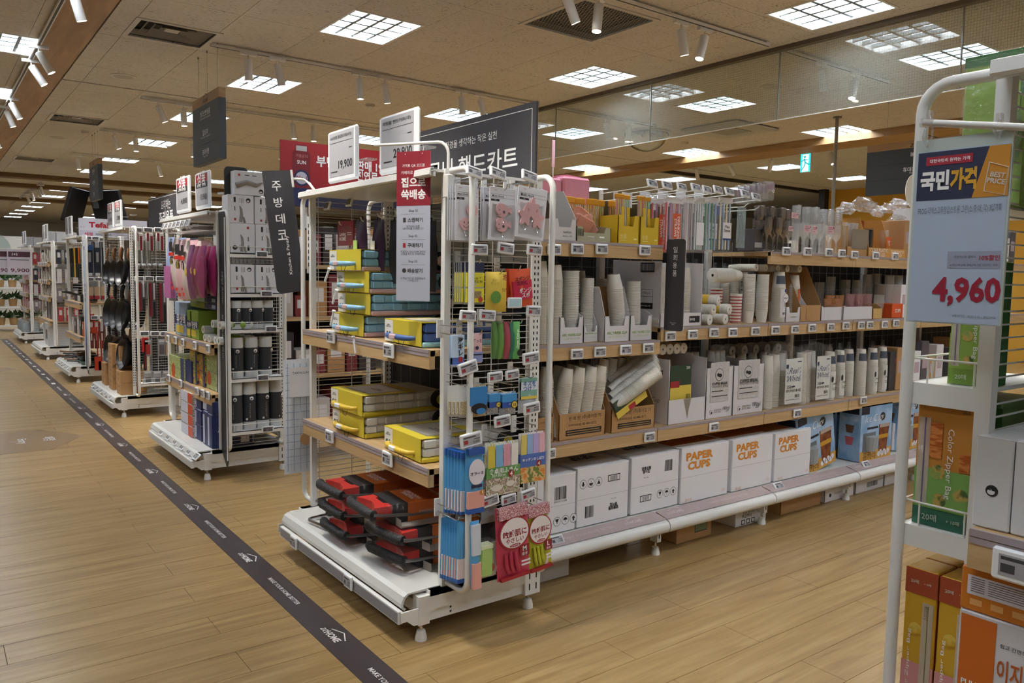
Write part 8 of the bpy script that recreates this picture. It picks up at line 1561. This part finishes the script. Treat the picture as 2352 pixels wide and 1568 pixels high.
# green boxed gloves standing on top
gt = PX(2290, 130, x=1.75); t = thing('tall_green_box', 'tall light green glove box in clear wrap on the top rack shelf', 'box', (1.72, NY+.055, 1.60)); hh = gt.z-1.60; MB().cbox(0, .14, -.06, .06, 0, hh, .004).build('body', GRZ, t); F = F_west(-.0006, 0, 0); decal(t, F, [(-.06, .06, hh*.93, hh)], GRD); decal(t, F, [disc(.035, hh*.45, .02, 16, .06)], mat('6f8a50')); decal(t, F, [(.045, .06, hh*.7, hh*.8)], GRD)
for k in range(3): MB().tube([(-.001, p[0], p[1]) for p in rrect(.028, .035, .006, 2)], .0008, 4, True, M=None).build('icon_print', GRD, t, M=Matrix.Translation((0, -.03, hh*(.9-.17*k)))) if False else None
b_ = MB()
for k in range(3): b_.tube([(-.001, p[0]-.032, p[1]+hh*(.86-.2*k)) for p in rrect(.03, .036, .006, 2)], .0009, 4, True)
b_.build('icon_print', GRD, t); MB().cbox(-.006, .146, -.064, .066, -.0, hh+.004, .012).build('clear_wrap', CLEAR, t)
rack_shelf(1.60, NY+.155, 1, 'white metal rack shelf high on the near rack', 1.655, 2.02)
# white cartons with bird emblems, orange zipper box and the easy open box on the wooden shelves
def nbox(name, label, y0, y1, z0, z1, x, d, m): 
    t = thing(name, label, 'carton', (x, (y0+y1)/2, z0)); w, h = y1-y0, z1-z0; MB().cbox(0, d, -w/2, w/2, 0, h, .003).build('body', m, t); return t, w, h, F_west(-.0005, 0, 0)
zsh = .985; zt = PX(2260, 1000, x=1.6).z; ya = PX(2236, 1100, x=1.6).y; yb = PX(2326, 1100, x=1.6).y
for i in range(3):
    t, w, h, F = nbox('bird_emblem_carton', 'upright white carton with a round bird emblem, %s' % ('next to the wire side', 'second from the wire side', 'third from the wire side')[i], yb-(ya-yb)*i+.001, ya-(ya-yb)*i-.001, zsh+.001, zt, 1.6, .25, mat('dcdde0', .5)); bird(t, F, -w*.0, h*.42, w*.17, INK, PAPER); decal(t, F, [(-w*.499, w*.499, h*.985, h*.99)], LGR)
    Ft = F_top(.12, 0, h); decal(t, Ft, [(-w*.3, w*.3, -.02, -.017), (-w*.3, w*.2, .0, .003)], GRY, dz=.001)
zsh2 = .555; xo = 1.6
o0 = rectW(2205, 1295, 2352, 1420, xo); y_r = o0[0]-.2
t, w, h, F = nbox('orange_zipper_box', 'orange zipper bag box with white label panels lying on another box', y_r, PX(2207, 1340, x=xo).y, PX(2210, 1395, x=xo).z, PX(2212, 1295, x=xo).z, xo, .22, mat('cf7a26', .45)); ob = t.location.z
decal(t, F, [(-w*.46, w*.1, h*.38, h*.82), (w*.12, w*.46, h*.34, h*.78)], mat('d9d4dc', .5))
for k in range(7): decal(t, F, [(-w*.44, -w*.36, h*(.76-.05*k), h*(.775-.05*k)), (-w*.34, w*.08, h*(.76-.05*k), h*(.775-.05*k)), (w*.14, w*.44, h*(.72-.05*k), h*(.735-.05*k))], DGR, dz=.0008)
for k in range(7): decal(t, F, [(-w*.44+w*.12*k, -w*.37+w*.12*k, h*.15, h*.29)], mat('e3a868', .5)); 
MB().box(.003, .217, -w/2+.003, w/2-.003, h, h+.0008).build('pale_top', mat('cbb7a2', .5), t); MB().box(.03, .12, w*.1, w*.42, h+.0008, h+.0014).build('orange_panel', mat('cf7a26', .45), t); MB().box(.1, .2, -w*.4, w*.1, h+.0008, h+.0014).build('teal_panel', mat('3a5a5a', .45), t)
t, w, h, F = nbox('easy_open_box', 'white easy open zipper bag box with an orange brand square', y_r, PX(2202, 1430, x=xo).y, zsh2+.001, ob-.001, xo, .24, mat('d6d3d6', .5))
decal(t, F, [(-w*.485, -w*.28, h*.3, h*.97)], mat('cf6a22', .45)); txt(t, 'PULITO', F, -w*.383, h*.46, w=w*.16, m=WINK, dz=.001); txt(t, '쉽고 간편하게 개봉이 가능한', F, -w*.255, h*.82, w=w*.36, m=INK, al='l', bold=.005); txt(t, '이지오픈 지퍼백', F, -w*.265, h*.64, w=w*.55, h=h*.17, m=mat('b85a22'), al='l', bold=.02)
decal(t, F, [[(-w*.25, h*.28), (w*.5, h*.28), (w*.5, h*.08), (-w*.12, h*.02)]], mat('4a7f80', .4), 'bag_picture'); decal(t, F, [[(-w*.25, h*.33), (w*.5, h*.33), (w*.5, h*.28), (-w*.24, h*.28)]], mat('7fb0ae', .4), 'bag_picture', .0008); decal(t, F, [disc(w*(.02+.09*k), h*(.17+.05*(k % 2)), w*.045, 10) for k in range(5)], mat('c98a5a', .5), 'cereal_picture', .001); decal(t, F, [disc(w*(.06+.1*k), h*(.12+.06*(k % 2)), w*.03, 10) for k in range(4)], mat('8a7a9a', .5), 'cereal_picture', .0012); decal(t, F, [(-w*.33, -w*.22, h*.24, h*.3)], mat('a0303a'))
q = PX(2372, 1262, x=1.565); price_tag('9,900', F_west(1.562, q.y, zsh-.045), 'large white price tag on the near wooden shelf under the white cartons', .125, .06)
o = tag(pouch(.3, .28, .2, 8, 8, 41, .4).build('grey_bagged_goods', mat('6f7a72', .25, bump=.6, bscale=24), smooth=50), 'grey green goods in crinkled clear wrap hanging behind the near wires', 'wrapped goods'); o.matrix_world = Matrix.Translation((1.78, NY-.22, 1.66)) @ Matrix.Rotation(-PI/2, 4, 'Z')
o = tag(pouch(.3, .3, .2, 8, 8, 42, .4).build('grey_bagged_goods', mat('55605a', .25, bump=.6, bscale=24), smooth=50), 'darker wrapped goods hanging below the grey green ones', 'wrapped goods'); o.matrix_world = Matrix.Translation((1.8, NY-.24, 1.36)) @ Matrix.Rotation(-PI/2, 4, 'Z')
# hanging price board on its rod
zr = PX(2125, 282, x=1.5).z; e0 = PX(2122, 282, x=1.47); e1 = PX(2352, 292, x=1.47)
t = thing('price_board', 'large pale blue price board reading 4,960 on a clear clipped rod', 'price board', (1.47, e0.y, e0.z)); d = Vector((e1.x-e0.x, e1.y-e0.y, e1.z-e0.z)); P1 = d*2.2
A_ = Vector((EX+.1, NY, 1.74))-Vector((1.47, e0.y, e0.z))
MB().tube([(0, 0, 0), P1], .0065, 10).build('rod', WHITE2, t, 60); MB().tube([P1, P1+Vector((.14, -.05, .05))], .0065, 8).build('rod_arm', WHITE2, t); MB().cyl(-d.normalized()*.004, d.normalized()*.02, .0085, n=12).build('rod_cap', CLEAR2, t)
XB = 1.472; c0, c1, c2, c3 = [PX(u, v, x=XB) for u, v in ((2110, 305), (2327, 318), (2298, 742), (2078, 745))]
loc = Vector((1.47, e0.y, e0.z)); wB = ((c0-c1).length+(c2-c3).length)/2; hB = ((c0-c3).length+(c1-c2).length)/2; cc = (c0+c1+c2+c3)/4
Fb = frame(cc-loc, (0, -1, 0), (0, 0, 1)); s = MB().box(-wB/2, wB/2, -hB/2, hB/2, -.0015, 0).build('clear_pocket', mat('b9c4bf', .3, name='pocket_plastic'), t, M=Fb)
s2 = MB().box(-wB/2+.004, wB/2-.004, -hB/2+.002, hB*.435, 0, .0006).build('price_sheet', mat('aebdd2', .5, name='pale_blue_sheet'), s); F0 = Matrix.Translation((0, 0, .0007)); yt = hB*.43; H1 = hB*.26
decal(s2, F0, [(-wB*.46, wB*.485, yt-H1, yt)], mat('2f3450', .5)); decal(s2, F0, [[(wB*.485, yt-H1), (wB*.485, yt), (wB*.28, yt), (wB*.13, yt-H1)]], mat('c98a2c', .5), dz=.0006)
decal(s2, F0, [(-wB*.37, wB*.12, yt-H1*.28, yt-H1*.1)], mat('a8283a', .5), dz=.0008); txt(s2, '대한국민이 원하는 가격', F0, -wB*.12, yt-H1*.19, w=wB*.42, m=WINK, dz=.0012); txt(s2, '국민', F0, -wB*.265, yt-H1*.6, w=wB*.31, h=H1*.42, m=WINK, bold=.05, dz=.0012); txt(s2, '가격', F0, wB*.035, yt-H1*.6, w=wB*.27, h=H1*.45, m=mat('d8a42c', .5), bold=.05, dz=.0012)
txt(s2, 'BEST\nPRICE', F0, wB*.37, yt-H1*.64, w=wB*.18, m=mat('d9cfc0'), bold=.03, rot=-.2, dz=.0014); rb = [(wB*.25, yt-H1*.88), (wB*.29, yt-H1*.32), (wB*.475, yt-H1*.45), (wB*.45, yt-H1*.98)]
bq = MB(); bq.tube([(a, c, .0012) for a, c in rb], .0012, 4, True); bq.build('stamp_frame', mat('d9cfc0'), s2)
txt(s2, 'FROG 라텍스고무장갑스트롱 그린(소/중/대, 각) 3입기획', F0, .0, hB*.11, w=wB*.86, h=hB*.045, m=mat('3a4050'), bold=-.01, dz=.0008)
decal(s2, F0, [(-wB*.08, wB*.46, -hB*.2, -hB*.11)], mat('9aa0b4', .5)); txt(s2, '국민카드로 결제시', F0, wB*.1, -hB*.14, w=wB*.22, m=DGR, bold=0., dz=.0009); txt(s2, '10%할인', F0, wB*.35, -hB*.145, w=wB*.2, m=mat('a8283a'), dz=.0009); txt(s2, '※국민가격 상품 결제금액 기준 국민카드 제외', F0, wB*.19, -hB*.183, w=wB*.48, m=DGR, bold=0., dz=.0009)
txt(s2, '4,960', F0, wB*.13, -hB*.325, w=wB*.7, h=hB*.16, m=mat('9c2038', .5), bold=.035, dz=.0009); txt(s2, '※행사기간 : 20221013 ~ 20221026', F0, wB*.23, -hB*.455, w=wB*.44, m=DGR, bold=0., dz=.0009)
for fx in (-.36, .36):
    c = Fb @ Vector((fx*wB, hB/2, 0)); tz = d.z/d.y*(c.y)*1.0 if abs(d.y) > 1e-6 else 0; MB().tube([(c.x-.004, c.y, c.z-.014), (c.x-.006, c.y+.008, c.z+.004), (0, c.y+.006, tz-.008), (0, c.y, tz+.014), (0, c.y-.006, tz-.008), (c.x-.006, c.y-.008, c.z+.004), (c.x-.004, c.y, c.z-.014)], .0022, 6).build('clear_clip', CLEAR2, t, 60); MB().cbox(-.006, .006, c.y-.005, c.y+.005, tz+.006, tz+.022, .002).build('clip_tab', CLEAR2, t)
# ------------------------------------------------------------------ hanging department signs, screen, exit sign
def dept(label, x, y0, y1, z0, z1, words, wires_y, th=.06):
    t = thing('hanging_department_sign', label, 'sign', (x, (y0+y1)/2, z0)); w, h = y1-y0, z1-z0; hw = h*.14
    MB().box(0, th, -w/2, w/2, h-hw, h).build('wood_header', WOODB, t); s = MB().box(0, th, -w/2, w/2, 0, h-hw).build('charcoal_panel', mat('33373b', .5, name='sign_slate'), t); F = F_west(-.0006, 0, 0); n = len(words); hh = (h-hw)/n
    athome(t, F, 0, h-hw*.62, w*.22, INK)
    for i, (a, b) in enumerate(words):
        zc_ = h-hw-hh*(i+.5); txt(t, a, F, 0, zc_+hh*.08, h=hh*.3, m=WINK, bold=0.); txt(t, b, F, 0, zc_-hh*.16, h=hh*.13, m=mat('c9c9c9'), bold=0.)
        if i: MB().box(-.0012, 0, -w/2, w/2, h-hw-hh*i-.002, h-hw-hh*i+.002).build('groove', BLACK, t)
    for y in wires_y: MB().tube([(th/2, y-(y0+y1)/2, h), (th/2, y-(y0+y1)/2, CZ-z0)], .0012, 4).build('wire', STEEL, t); MB().cyl((th/2, y-(y0+y1)/2, CZ-z0-.02), (th/2, y-(y0+y1)/2, CZ-z0), .006, n=8).build('ceiling_cup', STEEL, t)
x = 2.085; ya, yb = PX(503, 280, x=x).y, PX(443, 300, x=x).y
dept('hanging sign for sink shelves, knives and frying pans', x, ya, yb, PX(478, 372, x=x).z, PX(473, 216, x=x).z, (('씽크선반용품', 'Kitchen Sink Accessories'), ('칼/도마', 'Kitchen Knife / Cutting Board'), ('프라이팬', 'Frypan / Wok')), (7.73, 7.45, 7.15))
x = 2.05; ya, yb = PX(225, 400, x=x).y, PX(205, 400, x=x).y
dept('smaller looking hanging sign further up the aisle', x, ya, yb, PX(216, 460, x=x).z, PX(215, 368, x=x).z, (('조리용품', 'Cookware'), ('주방용품', 'Kitchen'), ('용품', 'Goods')), (ya+.15, (ya+yb)/2, yb-.15))
x = 8.5; ya, yb = PX(2085, 390, x=x).y-.75, PX(1990, 390, x=x).y
dept('hanging sign for play mats and portable gas burners beyond the glass', x, ya, yb, PX(1990, 450, x=x).z, PX(1993, 335, x=x).z, (('놀이방 매트', 'Playmat'), ('휴대용 가스레인지', 'Portable Gas Burner'), ('씽크선반용품', 'Kitchen Sink Accessories')), (ya+.2, (ya+yb)/2, yb-.2))
t = thing('ceiling_screen', 'pair of dark tilted display screens hanging from a ceiling pole', 'screen', (2.75, 17.2, 0)); MB().box(-.05, .05, -.05, .05, 2.6, CZ).build('pole', BLACK, t)
for s, m in ((-1, mat('5a646d', .2)), (1, BLACK)):
    M = Matrix.Translation((s*.28-.1, -.2, 2.62)) @ Matrix.Rotation(s*.5, 4, 'Z') @ Matrix.Rotation(-s*.28, 4, 'Y'); c = MB().cbox(-.03, .03, -.42, .42, -.32, .32, .01, M).build('screen_case', BLACK, t); MB().box(-.033, -.03, -.39, .39, -.29, .29, M).build('display', m, c)
q = PX(1850, 373, x=10.95); t = thing('exit_sign', 'lit turquoise emergency exit sign with a running figure', 'exit sign', (10.95, q.y, q.z)); h = PX(1850, 351, x=10.95).z-PX(1850, 396, x=10.95).z; w = h*.6; EXG = mat('2fb5c4', .4, name='exit_green', emit=1.1); EXW = mat('d6f3f6', .4, name='exit_white', emit=1.1)
MB().cbox(0, .05, -w/2, w/2, -h/2, h/2, .004).build('case', WHITE2, t); s = MB().box(-.002, 0, -w*.47, w*.47, -h*.48, h*.48).build('lit_face', EXG, t); F = F_west(-.0024, 0, 0); decal(s, F, [(-w*.28, w*.3, -h*.46, h*.4)], EXW); RUN = mat('1f8f9c', .4, name='exit_figure', emit=.7)
decal(s, F, [disc(-w*.06, h*.28, h*.06)], RUN, 'running_figure', .001)
for a, c, r in (((-.06, .2), (0., .0), .05), ((0, .0), (.2, -.12), .04), ((.2, -.12), (.28, -.1), .03), ((0, .0), (-.05, -.2), .04), ((-.05, -.2), (-.2, -.38), .035), ((-.06, .16), (.15, .1), .03), ((-.06, .16), (-.22, .04), .03)):
    MB().tube([(-.004, -a[0]*h, a[1]*h), (-.004, -c[0]*h, c[1]*h)], r*h*.8, 5).build('running_figure', RUN, s)
MB().tube([(.025, 0, h/2), (.025, 0, CZ-q.z)], .01, 6).build('stem', WHITE2, t)
q = PX(1923, 330, y=5.39); t = thing('sign_pole', 'thin grey pole reaching from the ceiling down behind the shelves', 'pole', (8.845, 5.39, 0)); MB().cyl((0, 0, 0), (0, 0, CZ), .02, n=10).build('tube', mat('8d8880', .4, .3), t, 40); MB().lathe([(.05, CZ-.02), (.05, CZ)], 14).build('ceiling_plate', mat('8d8880', .4, .3), t); MB().lathe([(.1, 0), (.1, .01), (.03, .02)], 16).build('floor_plate', mat('8d8880', .4, .3), t)
q = PX(1271, 345, y=6.2); t = thing('pink_flag_sign', 'small pink flag sign standing up behind the header boards', 'sign', (q.x, 6.2, q.z)); MB().cbox(-.02, .02, -.004, .004, -.17, .1, .002).build('plate', mat('cf9fa5', .5), t); MB().cyl((0, 0, -q.z), (0, 0, -.17), .006, n=6).build('pole', WHITE, t)
# ------------------------------------------------------------------ tell look-alikes apart by where they stand
ORD = 'first second third fourth fifth sixth seventh eighth ninth tenth eleventh twelfth thirteenth fourteenth fifteenth sixteenth seventeenth eighteenth nineteenth twentieth'.split()
bpy.context.view_layer.update(); _sets = {}
for o in COL.objects:
    if o.parent is None and 'label' in o: _sets.setdefault(o['label'], []).append(o)
for lab, os_ in _sets.items():
    n = len(os_)
    if not 1 < n <= 36: continue
    P = [o.matrix_world.translation.copy() for o in os_]; sp_ = [max(p[i] for p in P)-min(p[i] for p in P) for i in range(3)]; ax = max(range(3), key=lambda i: sp_[i]*(1.6 if i == 2 else 1))
    suf = ('from the main aisle', 'from the near cross aisle', 'from the bottom')[ax]
    for k, o in enumerate(sorted(os_, key=lambda o: (round(o.matrix_world.translation[ax], 3), o.matrix_world.translation[(ax+1) % 3]))):
        w = (ORD[k] if k < 20 else 'twenty-'+ORD[k-20] if k < 29 else 'thirtieth' if k == 29 else 'thirty-'+ORD[k-30]); s_ = lab+', '+w+' '+suf
        if len(s_.replace(',', ' ').split()) > 16: s_ = lab+', '+w+' '+('inwards', 'inwards', 'up')[ax]
        o['label'] = s_ if len(s_.replace(',', ' ').split()) <= 16 else lab
        if 'group' not in o: o['group'] = lab
bpy.data.objects.remove(_FO)
